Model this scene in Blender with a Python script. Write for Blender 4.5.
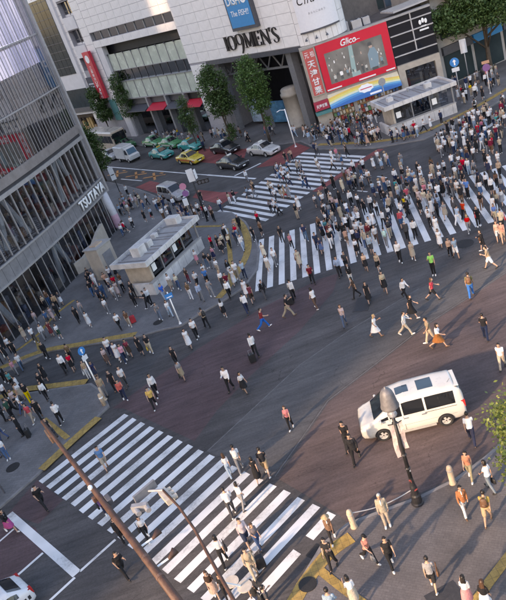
import bpy, bmesh, math, random
from mathutils import Vector, Matrix
random.seed(11)
for _o in list(bpy.data.objects): bpy.data.objects.remove(_o, do_unlink=True)
SC = bpy.context.scene
COL = SC.collection
R = math.radians
# ---------------------------------------------------------------- camera
CAM_H, PITCH, ROLL = 21.63, R(25.732), R(20.04)
_cd = bpy.data.cameras.new('camera'); _co = bpy.data.objects.new('camera', _cd); COL.objects.link(_co)
_cd.sensor_fit = 'HORIZONTAL'; _cd.sensor_width = 36.0; _cd.lens = 710.65/506*36.0
_cd.clip_start = 0.1; _cd.clip_end = 3000
_cp, _sp, _cr, _sr = math.cos(PITCH), math.sin(PITCH), math.cos(ROLL), math.sin(ROLL)
_fw = Vector((0,_cp,-_sp)); _u0 = Vector((0,_sp,_cp)); _r0 = Vector((1,0,0))
_rt = _r0*_cr-_u0*_sr; _up = _r0*_sr+_u0*_cr
_m = Matrix.Identity(4)
for i in range(3): _m[i][0], _m[i][1], _m[i][2] = _rt[i], _up[i], -_fw[i]
_m[2][3] = CAM_H
_co.matrix_world = _m
SC.camera = _co
SC.render.resolution_x, SC.render.resolution_y = 864, 1024
# ---------------------------------------------------------------- light
SUN_AZ, SUN_EL = 35.0, 22.0      # sunlight travels towards azimuth SUN_AZ (from +X), from SUN_EL above the horizon
W = bpy.data.worlds.new('World'); SC.world = W; W.use_nodes = True
_nt = W.node_tree; _nt.nodes.clear()
_sky = _nt.nodes.new('ShaderNodeTexSky'); _sky.sky_type = 'NISHITA'; _sky.sun_disc = False
_sky.sun_elevation = R(SUN_EL); _sky.sun_rotation = R(90-SUN_AZ+180)
_sky.dust_density = 1.6; _sky.ozone_density = 1.0
_bg = _nt.nodes.new('ShaderNodeBackground'); _bg.inputs[1].default_value = 0.15
_out = _nt.nodes.new('ShaderNodeOutputWorld')
_nt.links.new(_sky.outputs[0], _bg.inputs[0]); _nt.links.new(_bg.outputs[0], _out.inputs[0])
_sl = bpy.data.lights.new('sun','SUN'); _sl.energy = 2.0; _sl.angle = R(2.0); _sl.color = (1.0,0.78,0.56)
_so = bpy.data.objects.new('sun', _sl); COL.objects.link(_so)
_d = Vector((math.cos(R(SUN_AZ))*math.cos(R(SUN_EL)), math.sin(R(SUN_AZ))*math.cos(R(SUN_EL)), -math.sin(R(SUN_EL))))
_so.rotation_euler = _d.to_track_quat('-Z','Y').to_euler(); _so.location = (-60,-40,60)
SC.view_settings.view_transform = 'Standard'; SC.view_settings.look = 'None'
SC.view_settings.gamma = 1.0; SC.view_settings.exposure = 1.95; SC.view_settings.use_curve_mapping = False
SC.view_settings.use_white_balance = True; SC.view_settings.white_balance_temperature = 7500; SC.view_settings.white_balance_tint = 17

# ---------------------------------------------------------------- materials
MATS = {}
def nn(t, kind, **kw):
    n = t.nodes.new(kind)
    for k, v in kw.items(): setattr(n, k, v)
    return n
def M(name, col, rough=.65, metal=0., var=.12, scale=4., bump=0., bscale=None, emit=0., spec=.4, coat=0., mottle=None):
    """plain procedural material: colour broken up by two octaves of noise, optional fine relief"""
    if name in MATS: return MATS[name]
    m = bpy.data.materials.new(name); m.use_nodes = True; t = m.node_tree; b = t.nodes['Principled BSDF']
    b.inputs['Roughness'].default_value = rough; b.inputs['Metallic'].default_value = metal
    b.inputs['Specular IOR Level'].default_value = spec; b.inputs['Coat Weight'].default_value = coat
    b.inputs['Base Color'].default_value = (*col,1)
    if var > 0 or bump > 0:
        tc = nn(t,'ShaderNodeTexCoord')
    if var > 0:
        n1 = nn(t,'ShaderNodeTexNoise'); n1.inputs['Scale'].default_value = scale; n1.inputs['Detail'].default_value = 6
        n1.inputs['Roughness'].default_value = .65
        t.links.new(tc.outputs['Object'], n1.inputs['Vector'])
        mr = nn(t,'ShaderNodeMapRange'); mr.inputs[1].default_value=.3; mr.inputs[2].default_value=.7
        mr.inputs[3].default_value = 1-var; mr.inputs[4].default_value = 1+var*.6
        t.links.new(n1.outputs['Fac'], mr.inputs[0])
        mx = nn(t,'ShaderNodeVectorMath', operation='SCALE'); mx.inputs[0].default_value = col
        t.links.new(mr.outputs[0], mx.inputs['Scale']); t.links.new(mx.outputs[0], b.inputs['Base Color'])
        rr = nn(t,'ShaderNodeMapRange'); rr.inputs[3].default_value = max(.03,rough-.08); rr.inputs[4].default_value = min(1,rough+.1)
        t.links.new(n1.outputs['Fac'], rr.inputs[0]); t.links.new(rr.outputs[0], b.inputs['Roughness'])
    if bump > 0:
        n2 = nn(t,'ShaderNodeTexNoise'); n2.inputs['Scale'].default_value = bscale or scale*6; n2.inputs['Detail'].default_value = 4
        t.links.new(tc.outputs['Object'], n2.inputs['Vector'])
        bp = nn(t,'ShaderNodeBump'); bp.inputs['Strength'].default_value = bump; bp.inputs['Distance'].default_value = .02
        t.links.new(n2.outputs['Fac'], bp.inputs['Height']); t.links.new(bp.outputs[0], b.inputs['Normal'])
    if emit > 0:
        b.inputs['Emission Color'].default_value = (*col,1); b.inputs['Emission Strength'].default_value = emit
    MATS[name] = m; return m
def asphalt(name, col, stain=.25, grain=.22, tint=None):
    if name in MATS: return MATS[name]
    m = bpy.data.materials.new(name); m.use_nodes = True; t = m.node_tree; b = t.nodes['Principled BSDF']; L = t.links.new
    tc = nn(t,'ShaderNodeTexCoord')
    def noise(sc, det=5, rough=.6, dist=0., vec=None):
        n = nn(t,'ShaderNodeTexNoise'); n.inputs['Scale'].default_value=sc; n.inputs['Detail'].default_value=det
        n.inputs['Roughness'].default_value=rough; n.inputs['Distortion'].default_value=dist
        L(vec or tc.outputs['Object'], n.inputs['Vector']); return n.outputs['Fac']
    def rng(s, a, c, lo=.3, hi=.7):
        r = nn(t,'ShaderNodeMapRange'); r.inputs[1].default_value=lo; r.inputs[2].default_value=hi; r.inputs[3].default_value=a; r.inputs[4].default_value=c
        L(s, r.inputs[0]); return r.outputs[0]
    def mul(a, c):
        r = nn(t,'ShaderNodeMath', operation='MULTIPLY'); L(a, r.inputs[0])
        if isinstance(c,float): r.inputs[1].default_value=c
        else: L(c, r.inputs[1])
        return r.outputs[0]
    # tyre-worn streaks run along the traffic direction
    mp = nn(t,'ShaderNodeMapping'); mp.inputs['Rotation'].default_value=(0,0,R(-36)); mp.inputs['Scale'].default_value=(.10,1.1,1)
    L(tc.outputs['Object'], mp.inputs[0])
    mp2 = nn(t,'ShaderNodeMapping'); mp2.inputs['Rotation'].default_value=(0,0,R(62)); mp2.inputs['Scale'].default_value=(.12,1.3,1)
    L(tc.outputs['Object'], mp2.inputs[0])
    v = mul(rng(noise(.22,6,.6,.6), 1-stain, 1+stain), rng(noise(1.,4,.6,.2,mp.outputs[0]), 1-stain*.75, 1+stain*.6))
    v = mul(v, rng(noise(1.,4,.6,.2,mp2.outputs[0]), 1-stain*.45, 1+stain*.4))
    mp3 = nn(t,'ShaderNodeMapping'); mp3.inputs['Rotation'].default_value=(0,0,R(-36)); mp3.inputs['Scale'].default_value=(.55,5.,1); L(tc.outputs['Object'], mp3.inputs[0])
    v = mul(v, rng(noise(1.,5,.7,.3,mp3.outputs[0]), 1-grain*1.1, 1+grain*1.1))
    v = mul(v, rng(noise(9.,4,.75), 1-grain*.9, 1+grain*.9)); v = mul(v, rng(noise(40.,2,.7), 1-grain*1.3, 1+grain*1.3))
    # dark gum and oil spots
    vo = nn(t,'ShaderNodeTexVoronoi'); vo.inputs['Scale'].default_value=1.1; L(tc.outputs['Object'], vo.inputs['Vector'])
    v = mul(v, rng(vo.outputs['Distance'], .66, 1., .03, .055))
    # hairline cracks where voronoi edges meet a noise mask
    ve = nn(t,'ShaderNodeTexVoronoi', feature='DISTANCE_TO_EDGE'); ve.inputs['Scale'].default_value=.33
    nd = nn(t,'ShaderNodeTexNoise'); nd.inputs['Scale'].default_value=1.4; nd.inputs['Detail'].default_value=4; L(tc.outputs['Object'], nd.inputs['Vector'])
    va = nn(t,'ShaderNodeVectorMath', operation='ADD'); vs = nn(t,'ShaderNodeVectorMath', operation='SCALE'); vs.inputs['Scale'].default_value=.9
    L(nd.outputs['Color'], vs.inputs[0]); L(tc.outputs['Object'], va.inputs[0]); L(vs.outputs[0], va.inputs[1]); L(va.outputs[0], ve.inputs['Vector'])
    cr = rng(ve.outputs['Distance'], .55, 1., .0, .007)
    mask = rng(noise(.18,2), 0., 1., .52, .6)
    mxc = nn(t,'ShaderNodeMix'); mxc.inputs[2].default_value = 1.; L(mask, mxc.inputs[0]); L(cr, mxc.inputs[3])
    v = mul(v, mxc.outputs[0])
    sc = nn(t,'ShaderNodeVectorMath', operation='SCALE'); sc.inputs[0].default_value = col; L(v, sc.inputs['Scale'])
    L(sc.outputs[0], b.inputs['Base Color'])
    L(rng(noise(.5,4), .72, .92), b.inputs['Roughness']); b.inputs['Specular IOR Level'].default_value=.35
    bp = nn(t,'ShaderNodeBump'); bp.inputs['Strength'].default_value=.35; bp.inputs['Distance'].default_value=.01
    L(noise(60.,3,.7), bp.inputs['Height']); L(bp.outputs[0], b.inputs['Normal'])
    MATS[name] = m; return m
def paving(name, col, bw=.30, bh=.15, rot=0., mortar=.012, contrast=.10):
    if name in MATS: return MATS[name]
    m = bpy.data.materials.new(name); m.use_nodes = True; t = m.node_tree; b = t.nodes['Principled BSDF']; L = t.links.new
    tc = nn(t,'ShaderNodeTexCoord'); mp = nn(t,'ShaderNodeMapping'); mp.inputs['Rotation'].default_value=(0,0,R(rot)); L(tc.outputs['Object'], mp.inputs[0])
    br = nn(t,'ShaderNodeTexBrick'); br.inputs['Scale'].default_value=1.; br.inputs['Brick Width'].default_value=bw; br.inputs['Row Height'].default_value=bh
    br.inputs['Mortar Size'].default_value=mortar; br.inputs['Mortar Smooth'].default_value=.3
    br.inputs['Color1'].default_value=(*[c*(1+contrast) for c in col],1); br.inputs['Color2'].default_value=(*[c*(1-contrast) for c in col],1)
    br.inputs['Mortar'].default_value=(*[c*.74 for c in col],1); L(mp.outputs[0], br.inputs['Vector'])
    n = nn(t,'ShaderNodeTexNoise'); n.inputs['Scale'].default_value=.35; n.inputs['Detail'].default_value=7; n.inputs['Roughness'].default_value=.65; L(tc.outputs['Object'], n.inputs['Vector'])
    r = nn(t,'ShaderNodeMapRange'); r.inputs[1].default_value=.3; r.inputs[2].default_value=.7; r.inputs[3].default_value=.66; r.inputs[4].default_value=1.28; L(n.outputs['Fac'], r.inputs[0])
    n9 = nn(t,'ShaderNodeTexNoise'); n9.inputs['Scale'].default_value=14.; n9.inputs['Detail'].default_value=5; n9.inputs['Roughness'].default_value=.75; L(tc.outputs['Object'], n9.inputs['Vector'])
    r9 = nn(t,'ShaderNodeMapRange'); r9.inputs[1].default_value=.3; r9.inputs[2].default_value=.7; r9.inputs[3].default_value=.82; r9.inputs[4].default_value=1.18; L(n9.outputs['Fac'], r9.inputs[0])
    vo = nn(t,'ShaderNodeTexVoronoi'); vo.inputs['Scale'].default_value=1.6; L(tc.outputs['Object'], vo.inputs['Vector'])
    r2 = nn(t,'ShaderNodeMapRange'); r2.inputs[1].default_value=.03; r2.inputs[2].default_value=.05; r2.inputs[3].default_value=.6; r2.inputs[4].default_value=1.; L(vo.outputs['Distance'], r2.inputs[0])
    mm = nn(t,'ShaderNodeMath', operation='MULTIPLY'); m9 = nn(t,'ShaderNodeMath', operation='MULTIPLY'); L(r.outputs[0], m9.inputs[0]); L(r9.outputs[0], m9.inputs[1]); L(m9.outputs[0], mm.inputs[0]); L(r2.outputs[0], mm.inputs[1])
    sc = nn(t,'ShaderNodeVectorMath', operation='SCALE'); L(br.outputs['Color'], sc.inputs[0]); L(mm.outputs[0], sc.inputs['Scale']); L(sc.outputs[0], b.inputs['Base Color'])
    b.inputs['Roughness'].default_value=.8
    bp = nn(t,'ShaderNodeBump'); bp.inputs['Strength'].default_value=.4; bp.inputs['Distance'].default_value=.008; bp.invert=True
    L(br.outputs['Fac'], bp.inputs['Height']); L(bp.outputs[0], b.inputs['Normal'])
    MATS[name] = m; return m
def paint(name, col, worn=(.06,.06,.065), wear=.5):
    """road paint: traffic-worn, the asphalt showing through in flecks"""
    if name in MATS: return MATS[name]
    m = bpy.data.materials.new(name); m.use_nodes = True; t = m.node_tree; b = t.nodes['Principled BSDF']; L = t.links.new
    tc = nn(t,'ShaderNodeTexCoord')
    n = nn(t,'ShaderNodeTexNoise'); n.inputs['Scale'].default_value=7.; n.inputs['Detail'].default_value=8; n.inputs['Roughness'].default_value=.75; L(tc.outputs['Object'], n.inputs['Vector'])
    n2 = nn(t,'ShaderNodeTexNoise'); n2.inputs['Scale'].default_value=.6; n2.inputs['Detail'].default_value=5; L(tc.outputs['Object'], n2.inputs['Vector'])
    ad = nn(t,'ShaderNodeMath', operation='ADD'); L(n.outputs['Fac'], ad.inputs[0]); L(n2.outputs['Fac'], ad.inputs[1])
    r = nn(t,'ShaderNodeMapRange'); r.inputs[1].default_value=.76; r.inputs[2].default_value=.95; r.inputs[3].default_value=wear; r.inputs[4].default_value=0.; L(ad.outputs[0], r.inputs[0])
    r3 = nn(t,'ShaderNodeMapRange'); r3.inputs[1].default_value=.3; r3.inputs[2].default_value=.7; r3.inputs[3].default_value=.8; r3.inputs[4].default_value=1.1; L(n2.outputs['Fac'], r3.inputs[0])
    sc = nn(t,'ShaderNodeVectorMath', operation='SCALE'); sc.inputs[0].default_value=col; L(r3.outputs[0], sc.inputs['Scale'])
    mx = nn(t,'ShaderNodeMix', data_type='RGBA'); L(r.outputs[0], mx.inputs[0]); L(sc.outputs[0], mx.inputs[6]); mx.inputs[7].default_value=(*worn,1)
    L(mx.outputs[2], b.inputs['Base Color']); b.inputs['Roughness'].default_value=.7
    MATS[name] = m; return m
def glass(name, tint=(.5,.6,.65), refl=.25, rough=.03, clear=.75):
    """single-sheet window glass: tinted see-through plus a fresnel mirror"""
    if name in MATS: return MATS[name]
    m = bpy.data.materials.new(name); m.use_nodes = True; t = m.node_tree; L = t.links.new
    t.nodes.remove(t.nodes['Principled BSDF']); o = [n for n in t.nodes if n.type=='OUTPUT_MATERIAL'][0]
    tr = nn(t,'ShaderNodeBsdfTransparent'); tr.inputs[0].default_value=(*[c*clear for c in tint],1)
    gl = nn(t,'ShaderNodeBsdfGlossy'); gl.inputs['Roughness'].default_value=rough; gl.inputs['Color'].default_value=(.92,.95,1,1)
    fr = nn(t,'ShaderNodeFresnel'); fr.inputs['IOR'].default_value=1.5
    a = nn(t,'ShaderNodeMath', operation='ADD'); a.inputs[1].default_value=refl; a.use_clamp=True; L(fr.outputs[0], a.inputs[0])
    tc = nn(t,'ShaderNodeTexCoord'); n = nn(t,'ShaderNodeTexNoise'); n.inputs['Scale'].default_value=.5; L(tc.outputs['Object'], n.inputs['Vector'])
    bp = nn(t,'ShaderNodeBump'); bp.inputs['Strength'].default_value=.06; bp.inputs['Distance'].default_value=.1; L(n.outputs['Fac'], bp.inputs['Height']); L(bp.outputs[0], gl.inputs['Normal'])
    mx = nn(t,'ShaderNodeMixShader'); L(a.outputs[0], mx.inputs[0]); L(tr.outputs[0], mx.inputs[1]); L(gl.outputs[0], mx.inputs[2]); L(mx.outputs[0], o.inputs[0])
    MATS[name] = m; return m

# ---------------------------------------------------------------- mesh helpers
class MB:
    def __init__(s): s.v=[]; s.f=[]; s.m=[]; s.mi=0
    def add(s, vs, fs):
        o=len(s.v); s.v+= [tuple(v) for v in vs]; s.f+=[tuple(i+o for i in f) for f in fs]; s.m+=[s.mi]*len(fs); return s
    def box(s, x0,x1,y0,y1,z0,z1):
        x0,x1=min(x0,x1),max(x0,x1); y0,y1=min(y0,y1),max(y0,y1)
        return s.add([(x0,y0,z0),(x1,y0,z0),(x1,y1,z0),(x0,y1,z0),(x0,y0,z1),(x1,y0,z1),(x1,y1,z1),(x0,y1,z1)],
                     [(0,3,2,1),(4,5,6,7),(0,1,5,4),(1,2,6,5),(2,3,7,6),(3,0,4,7)])
    def bbox(s, x0,x1,y0,y1,z0,z1,b=.02):
        """box with chamfered vertical and top edges"""
        P=[(x0+b,y0),(x1-b,y0),(x1,y0+b),(x1,y1-b),(x1-b,y1),(x0+b,y1),(x0,y1-b),(x0,y0+b)]
        cx,cy=(x0+x1)/2,(y0+y1)/2
        Q=[(x+(b if x<cx else -b), y+(b if y<cy else -b)) for x,y in P]
        vs=[(x,y,z0) for x,y in P]+[(x,y,z1-b) for x,y in P]+[(x,y,z1) for x,y in Q]
        fs=[tuple(range(7,-1,-1)),tuple(range(16,24))]
        for k in (0,8):
            for i in range(8): j=(i+1)%8; fs.append((k+i,k+j,k+8+j,k+8+i))
        return s.add(vs,fs)
    def obox(s, c, half, rz=0., ry=0.):
        M3=Matrix.Rotation(rz,3,'Z')@Matrix.Rotation(ry,3,'Y'); c=Vector(c)
        vs=[c+M3@Vector((a*half[0],b*half[1],d*half[2])) for d in(-1,1) for a,b in((-1,-1),(1,-1),(1,1),(-1,1))]
        return s.add(vs,[(0,3,2,1),(4,5,6,7),(0,1,5,4),(1,2,6,5),(2,3,7,6),(3,0,4,7)])
    def prism(s, P, z0, z1):
        a=sum(P[i][0]*P[(i+1)%len(P)][1]-P[(i+1)%len(P)][0]*P[i][1] for i in range(len(P)))
        if a<0: P=P[::-1]
        n=len(P); vs=[(x,y,z0) for x,y in P]+[(x,y,z1) for x,y in P]
        return s.add(vs,[tuple(range(n-1,-1,-1)),tuple(range(n,2*n))]+[(i,(i+1)%n,n+(i+1)%n,n+i) for i in range(n)])
    def sheet(s, P, z):
        a=sum(P[i][0]*P[(i+1)%len(P)][1]-P[(i+1)%len(P)][0]*P[i][1] for i in range(len(P)))
        if a<0: P=P[::-1]
        return s.add([(x,y,z) for x,y in P],[tuple(range(len(P)))])
    def quad(s,*q): return s.add(q,[tuple(range(len(q)))])
    def tube(s, pts, rad, n=8, cap=True, flat=1.):
        pts=[Vector(p) for p in pts]; rad=rad if hasattr(rad,'__len__') else [rad]*len(pts)
        vs=[]; fs=[]; ref=None
        for i,p in enumerate(pts):
            d=(pts[min(i+1,len(pts)-1)]-pts[max(i-1,0)]).normalized()
            if ref is None: ref=Vector((1,0,0)) if abs(d.x)<.8 else Vector((0,1,0))
            a=(ref-d*ref.dot(d)).normalized(); b=d.cross(a); ref=a
            for k in range(n):
                t=2*math.pi*k/n; vs.append(p+(a*math.cos(t)+b*math.sin(t)*flat)*rad[i])
        for i in range(len(pts)-1):
            for k in range(n): j=(k+1)%n; fs.append((i*n+k,i*n+j,(i+1)*n+j,(i+1)*n+k))
        if cap: fs.append(tuple(range(n-1,-1,-1))); fs.append(tuple(range((len(pts)-1)*n,len(pts)*n)))
        return s.add(vs,fs)
    def lathe(s, prof, n=16, c=(0,0,0), axis='Z'):
        vs=[]; fs=[]
        for r,z in prof:
            for k in range(n):
                t=2*math.pi*k/n
                p=(r*math.cos(t),r*math.sin(t),z)
                if axis=='Y': p=(p[0],p[2],p[1])
                if axis=='X': p=(p[2],p[0],p[1])
                vs.append((p[0]+c[0],p[1]+c[1],p[2]+c[2]))
        for i in range(len(prof)-1):
            for k in range(n):
                j=(k+1)%n; q=(i*n+k,i*n+j,(i+1)*n+j,(i+1)*n+k); fs.append(q if axis!='Y' else q[::-1])
        fs.append(tuple(range(n-1,-1,-1))); fs.append(tuple(range((len(prof)-1)*n,len(prof)*n)))
        return s.add(vs,fs)
    def ball(s, c, r, n=10, m=7):
        vs=[];fs=[]; r=r if hasattr(r,'__len__') else (r,r,r)
        for i in range(m+1):
            a=math.pi*i/m
            for k in range(n):
                t=2*math.pi*k/n; vs.append((c[0]+r[0]*math.sin(a)*math.cos(t),c[1]+r[1]*math.sin(a)*math.sin(t),c[2]-r[2]*math.cos(a)))
        for i in range(m):
            for k in range(n): j=(k+1)%n; fs.append((i*n+k,i*n+j,(i+1)*n+j,(i+1)*n+k))
        return s.add(vs,fs)
    def mesh(s, name, mat=None, smooth=False):
        me=bpy.data.meshes.new(name); me.from_pydata(s.v,[],s.f)
        for mm in (mat if isinstance(mat,(list,tuple)) else [mat]):
            if mm: me.materials.append(mm)
        if any(s.m): me.polygons.foreach_set('material_index', s.m)
        if smooth: me.polygons.foreach_set('use_smooth',[True]*len(s.f))
        me.update(); return me
    def build(s, name, mat, parent=None, smooth=False, loc=None, rz=None):
        return mobj(name, s.mesh(name,mat,smooth), parent, loc, rz)
def mobj(name, me, parent=None, loc=None, rz=None):
    o=bpy.data.objects.new(name, me); COL.objects.link(o)
    if parent is not None: o.parent=parent
    if loc is not None: o.location=loc
    if rz is not None: o.rotation_euler=(0,0,rz)
    return o
def tag(o, label, cat, group=None):
    o['label']=label; o['category']=cat
    if group: o['group']=group
    return o
def struct(o): o['kind']='structure'; return o
def thing(name, label, cat, loc=(0,0,0), rz=0., group=None):
    o=bpy.data.objects.new(name,None); COL.objects.link(o); o.location=loc; o.rotation_euler=(0,0,rz); o.empty_display_size=.3
    return tag(o,label,cat,group)
def copy_tree(o, parent=None):
    c=o.copy(); COL.objects.link(c); c.parent=parent
    for ch in o.children: copy_tree(ch,c)
    return c
TXT={}
def text(name, body, mat, parent, origin, right, up, width=None, height=None, extrude=.02, shear=0., offset=0., align='LEFT', spacing=1.):
    """flat lettering as a mesh: origin = lower left corner, scaled to width x height"""
    key=(body,shear,offset,spacing)
    if key not in TXT:
        cu=bpy.data.curves.new('lettering','FONT'); cu.body=body; cu.shear=shear; cu.offset=offset; cu.space_character=spacing; cu.size=1; cu.resolution_u=3
        ob=bpy.data.objects.new('lettering',cu); T_=bpy.data.scenes.new('t'); T_.collection.objects.link(ob)
        T_.view_layers[0].update(); dg=T_.view_layers[0].depsgraph; me=bpy.data.meshes.new_from_object(ob.evaluated_get(dg))
        bpy.data.objects.remove(ob,do_unlink=True); bpy.data.scenes.remove(T_)
        xs=[v.co.x for v in me.vertices] or [0,1]; ys=[v.co.y for v in me.vertices] or [0,1]
        TXT[key]=(me,min(xs),max(xs),min(ys),max(ys))
    me,x0,x1,y0,y1=TXT[key]
    w,h=x1-x0,y1-y0
    sy=(height/h) if height else (width/w); sx=(width/w) if width else sy
    bm=bmesh.new(); bm.from_mesh(me)
    r=bmesh.ops.extrude_face_region(bm, geom=bm.faces[:])
    right=Vector(right).normalized(); up=Vector(up).normalized(); nrm=right.cross(up); og=Vector(origin)
    top={v for v in r['geom'] if isinstance(v,bmesh.types.BMVert)}
    for v in bm.verts:
        p=og+right*((v.co.x-x0)*sx)+up*((v.co.y-y0)*sy)+(nrm*extrude if v in top else Vector((0,0,0)))
        v.co=p
    bmesh.ops.recalc_face_normals(bm, faces=bm.faces[:])
    me2=bpy.data.meshes.new(name); bm.to_mesh(me2); bm.free(); me2.materials.clear(); me2.materials.append(mat)
    return mobj(name, me2, parent)
S1=[(-34.0, 47.6), (-19.38, 47.63), (-15.56, 48.44), (-11.51, 46.73), (-8.73, 45.6), (-6.55, 45.2), (-5.38, 44.77), (-3.9, 45.54), (-1.92, 46.31), (-0.25, 47.24), (1.14, 49.51), (1.91, 53.15), (2.06, 56.19), (1.81, 60.56), (0.95, 64.27), (-1.95, 67.95), (-3.85, 71.55), (-5.32, 76.3), (-8.2, 84.08), (-10.6, 89.49), (-22.0, 112.0), (-40.0, 150.0)]
S2=[(-34.0, 47.0), (-18.72, 44.03), (-14.88, 42.56), (-11.8, 41.29), (-10.89, 39.58), (-10.42, 37.65), (-14.51, 33.2), (-15.83, 31.96), (-24.0, 25.0), (-34.0, 18.0)]
S3=[(-4.2, 16.0), (-2.55, 19.4), (-0.77, 21.34), (0.51, 21.93), (2.14, 21.95), (3.58, 21.95), (5.3, 22.19), (6.9, 22.78), (8.12, 23.36), (13.0, 25.5), (22.0, 27.5), (22.0, 10.0), (-4.2, 10.0)]
S4=[(-40.0, 180.0), (-15.27, 125.1), (-8.06, 108.63), (-0.96, 95.92), (3.69, 87.36), (6.97, 83.3), (11.23, 79.7), (12.06, 74.19), (16.41, 67.81), (20.69, 65.0), (23.58, 65.82), (28.46, 67.42), (30.78, 68.69), (52.0, 80.0), (60.0, 110.0), (40.0, 180.0)]
CARPOS={'blk2': [3.11, 79.21, -62], 'blk1': [3.13, 87.01, -62], 'silver': [6.99, 80.08, -62], 'yel': [-1.33, 88.26, -62], 'teal2': [-0.75, 94.71, -62], 'teal1': [-4.89, 96.26, -62], 'g1': [-5.77, 105.18, -62], 'g2': [-3.34, 100.33, -62], 'truck': [-9.64, 101.57, -62], 'silvleft': [-12.53, 106.98, -62], 'bus': [-13.04, 115.19, -62], 'green3': [-10.23, 110.86, -62], 'mini': [-4.16, 75.43, -62]}
# ---------------------------------------------------------------- palette for the setting
A_ROAD = asphalt('asphalt', (.073,.067,.067), .28)
A_PURPLE = asphalt('purple_asphalt', (.094,.061,.064), .22)
A_LIGHT = asphalt('light_asphalt', (.086,.082,.083), .16)
A_SUNLIT = asphalt('sunlit_brown_asphalt', (.096,.070,.067), .2)  # warm brown tone paints the sunlight on the lower right roadway
A_RED = asphalt('red_asphalt', (.22,.060,.057), .3)
A_SIDE = asphalt('side_street_asphalt', (.066,.064,.066), .2)
P_L = paving('grey_paving', (.140,.134,.136), .4, .2, 20, .01, .07)
P_R = paving('brick_paving', (.118,.106,.106), .22, .11, 36, .008, .07)
P_F = paving('far_paving', (.145,.135,.133), .4, .2, 30, .01, .07)
KERB = M('kerb_concrete', (.20,.19,.19), .8, var=.3, scale=2, bump=.3)
WHITE_P = paint('white_road_paint', (.66,.655,.655), (.10,.096,.098), .42)
ORANGE_P = paint('orange_road_paint', (.50,.22,.07), wear=.8)
def tactile():
    m = bpy.data.materials.new('tactile_paving'); m.use_nodes = True; t = m.node_tree; b = t.nodes['Principled BSDF']; L = t.links.new
    tc = nn(t,'ShaderNodeTexCoord')
    br = nn(t,'ShaderNodeTexBrick'); br.offset=0.; br.inputs['Scale'].default_value=1.; br.inputs['Brick Width'].default_value=.3; br.inputs['Row Height'].default_value=.3; br.inputs['Mortar Size'].default_value=.008
    br.inputs['Color1'].default_value=(.43,.28,.075,1); br.inputs['Color2'].default_value=(.35,.235,.075,1); br.inputs['Mortar'].default_value=(.19,.135,.06,1)
    L(tc.outputs['Object'], br.inputs['Vector'])
    n = nn(t,'ShaderNodeTexNoise'); n.inputs['Scale'].default_value=3.; n.inputs['Detail'].default_value=7; n.inputs['Roughness'].default_value=.7; L(tc.outputs['Object'], n.inputs['Vector'])
    r = nn(t,'ShaderNodeMapRange'); r.inputs[1].default_value=.3; r.inputs[2].default_value=.7; r.inputs[3].default_value=.5; r.inputs[4].default_value=1.15; L(n.outputs['Fac'], r.inputs[0])
    s = nn(t,'ShaderNodeVectorMath', operation='SCALE'); L(br.outputs['Color'], s.inputs[0]); L(r.outputs[0], s.inputs['Scale']); L(s.outputs[0], b.inputs['Base Color'])
    v = nn(t,'ShaderNodeTexVoronoi'); v.inputs['Scale'].default_value=16.; v.inputs['Randomness'].default_value=0.; L(tc.outputs['Object'], v.inputs['Vector'])
    bp = nn(t,'ShaderNodeBump'); bp.inputs['Strength'].default_value=.6; bp.inputs['Distance'].default_value=.006; bp.invert=True; L(v.outputs['Distance'], bp.inputs['Height']); L(bp.outputs[0], b.inputs['Normal'])
    b.inputs['Roughness'].default_value=.75
    return m
TACT = tactile()
SIDE_Z = .10
# ---------------------------------------------------------------- ground
def sheet_obj(name, P, z, mat, parent=None):
    o=MB().sheet(P,z).build(name,mat,parent)
    if parent is None: struct(o)
    return o
sheet_obj('ground', [(-700,-500),(700,-500),(700,1200),(-700,1200)], -.008, A_ROAD)
sheet_obj('road', [(-120,-60),(120,-60),(120,240),(-120,240)], -.004, A_ROAD)
# resurfaced areas of the carriageway; the warm one is coloured as sunlit ground
sheet_obj('road_patch', [(-10.25,37.4),(-8.5,38.5),(-4.3,40.9),(.2,43.2),(4.9,44.4),(6.2,44.2),(5.2,41.9),(2.1,38.5),(-1.6,35.5),(-4.0,33.2),(-5.45,31.2),(-9.5,36.9)], .001, A_PURPLE)
sheet_obj('road_patch', [(-4.85,29.95),(1.25,34.7),(4.8,36.45),(9.9,38.3),(16.0,39.4),(24,40.2),(24,37.0),(15.3,36.9),(8.6,34.2),(1.8,30.6),(-1.9,26.4)], .001, A_LIGHT)
sheet_obj('road_patch', [(-1.75,26.1),(1.9,30.4),(8.7,34.0),(15.4,36.7),(26,36.8),(26,28.0),(13.2,25.7),(8.1,23.55),(6.9,22.95),(5.3,22.35),(3.6,22.15),(2.1,22.15),(.5,22.05),(.28,22.65)], .001, A_SUNLIT)
sheet_obj('bus_lane', [(-15.85,30.85),(-14.5,32.9),(-12.75,30.3),(-13.95,29.1)], .001, A_PURPLE)
sheet_obj('bus_lane', [(-15.98,30.6),(-14.05,28.9),(-13.35,26.95),(-24,18.9),(-26,22.9)], .001, A_PURPLE)
sheet_obj('red_lane', [(-2.3,73.6),(.3,67.75),(1.2,68.6),(2.4,69.8),(.6,72.0),(-1.5,75.6)], .001, A_RED)
sheet_obj('red_lane', [(-6.9,86.6),(-3.0,78.2),(-4.2,76.4),(-5.4,78.2),(-8.8,86.0)], .001, A_RED)
sheet_obj('red_lane', [(10.8,79.9),(11.6,76.0),(8.0,73.6),(5.3,75.9),(8.5,78.6)], .001, A_RED)
sheet_obj('red_lane', [(.2,94.6),(5.6,85.2),(4.0,78.4),(-.2,86.6),(-2.4,91.6)], .001, A_RED)
sheet_obj('red_lane', [(16.65,67.4),(17.1,66.7),(9.0,61.5),(8.55,62.2)], .0025, A_RED)
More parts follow.
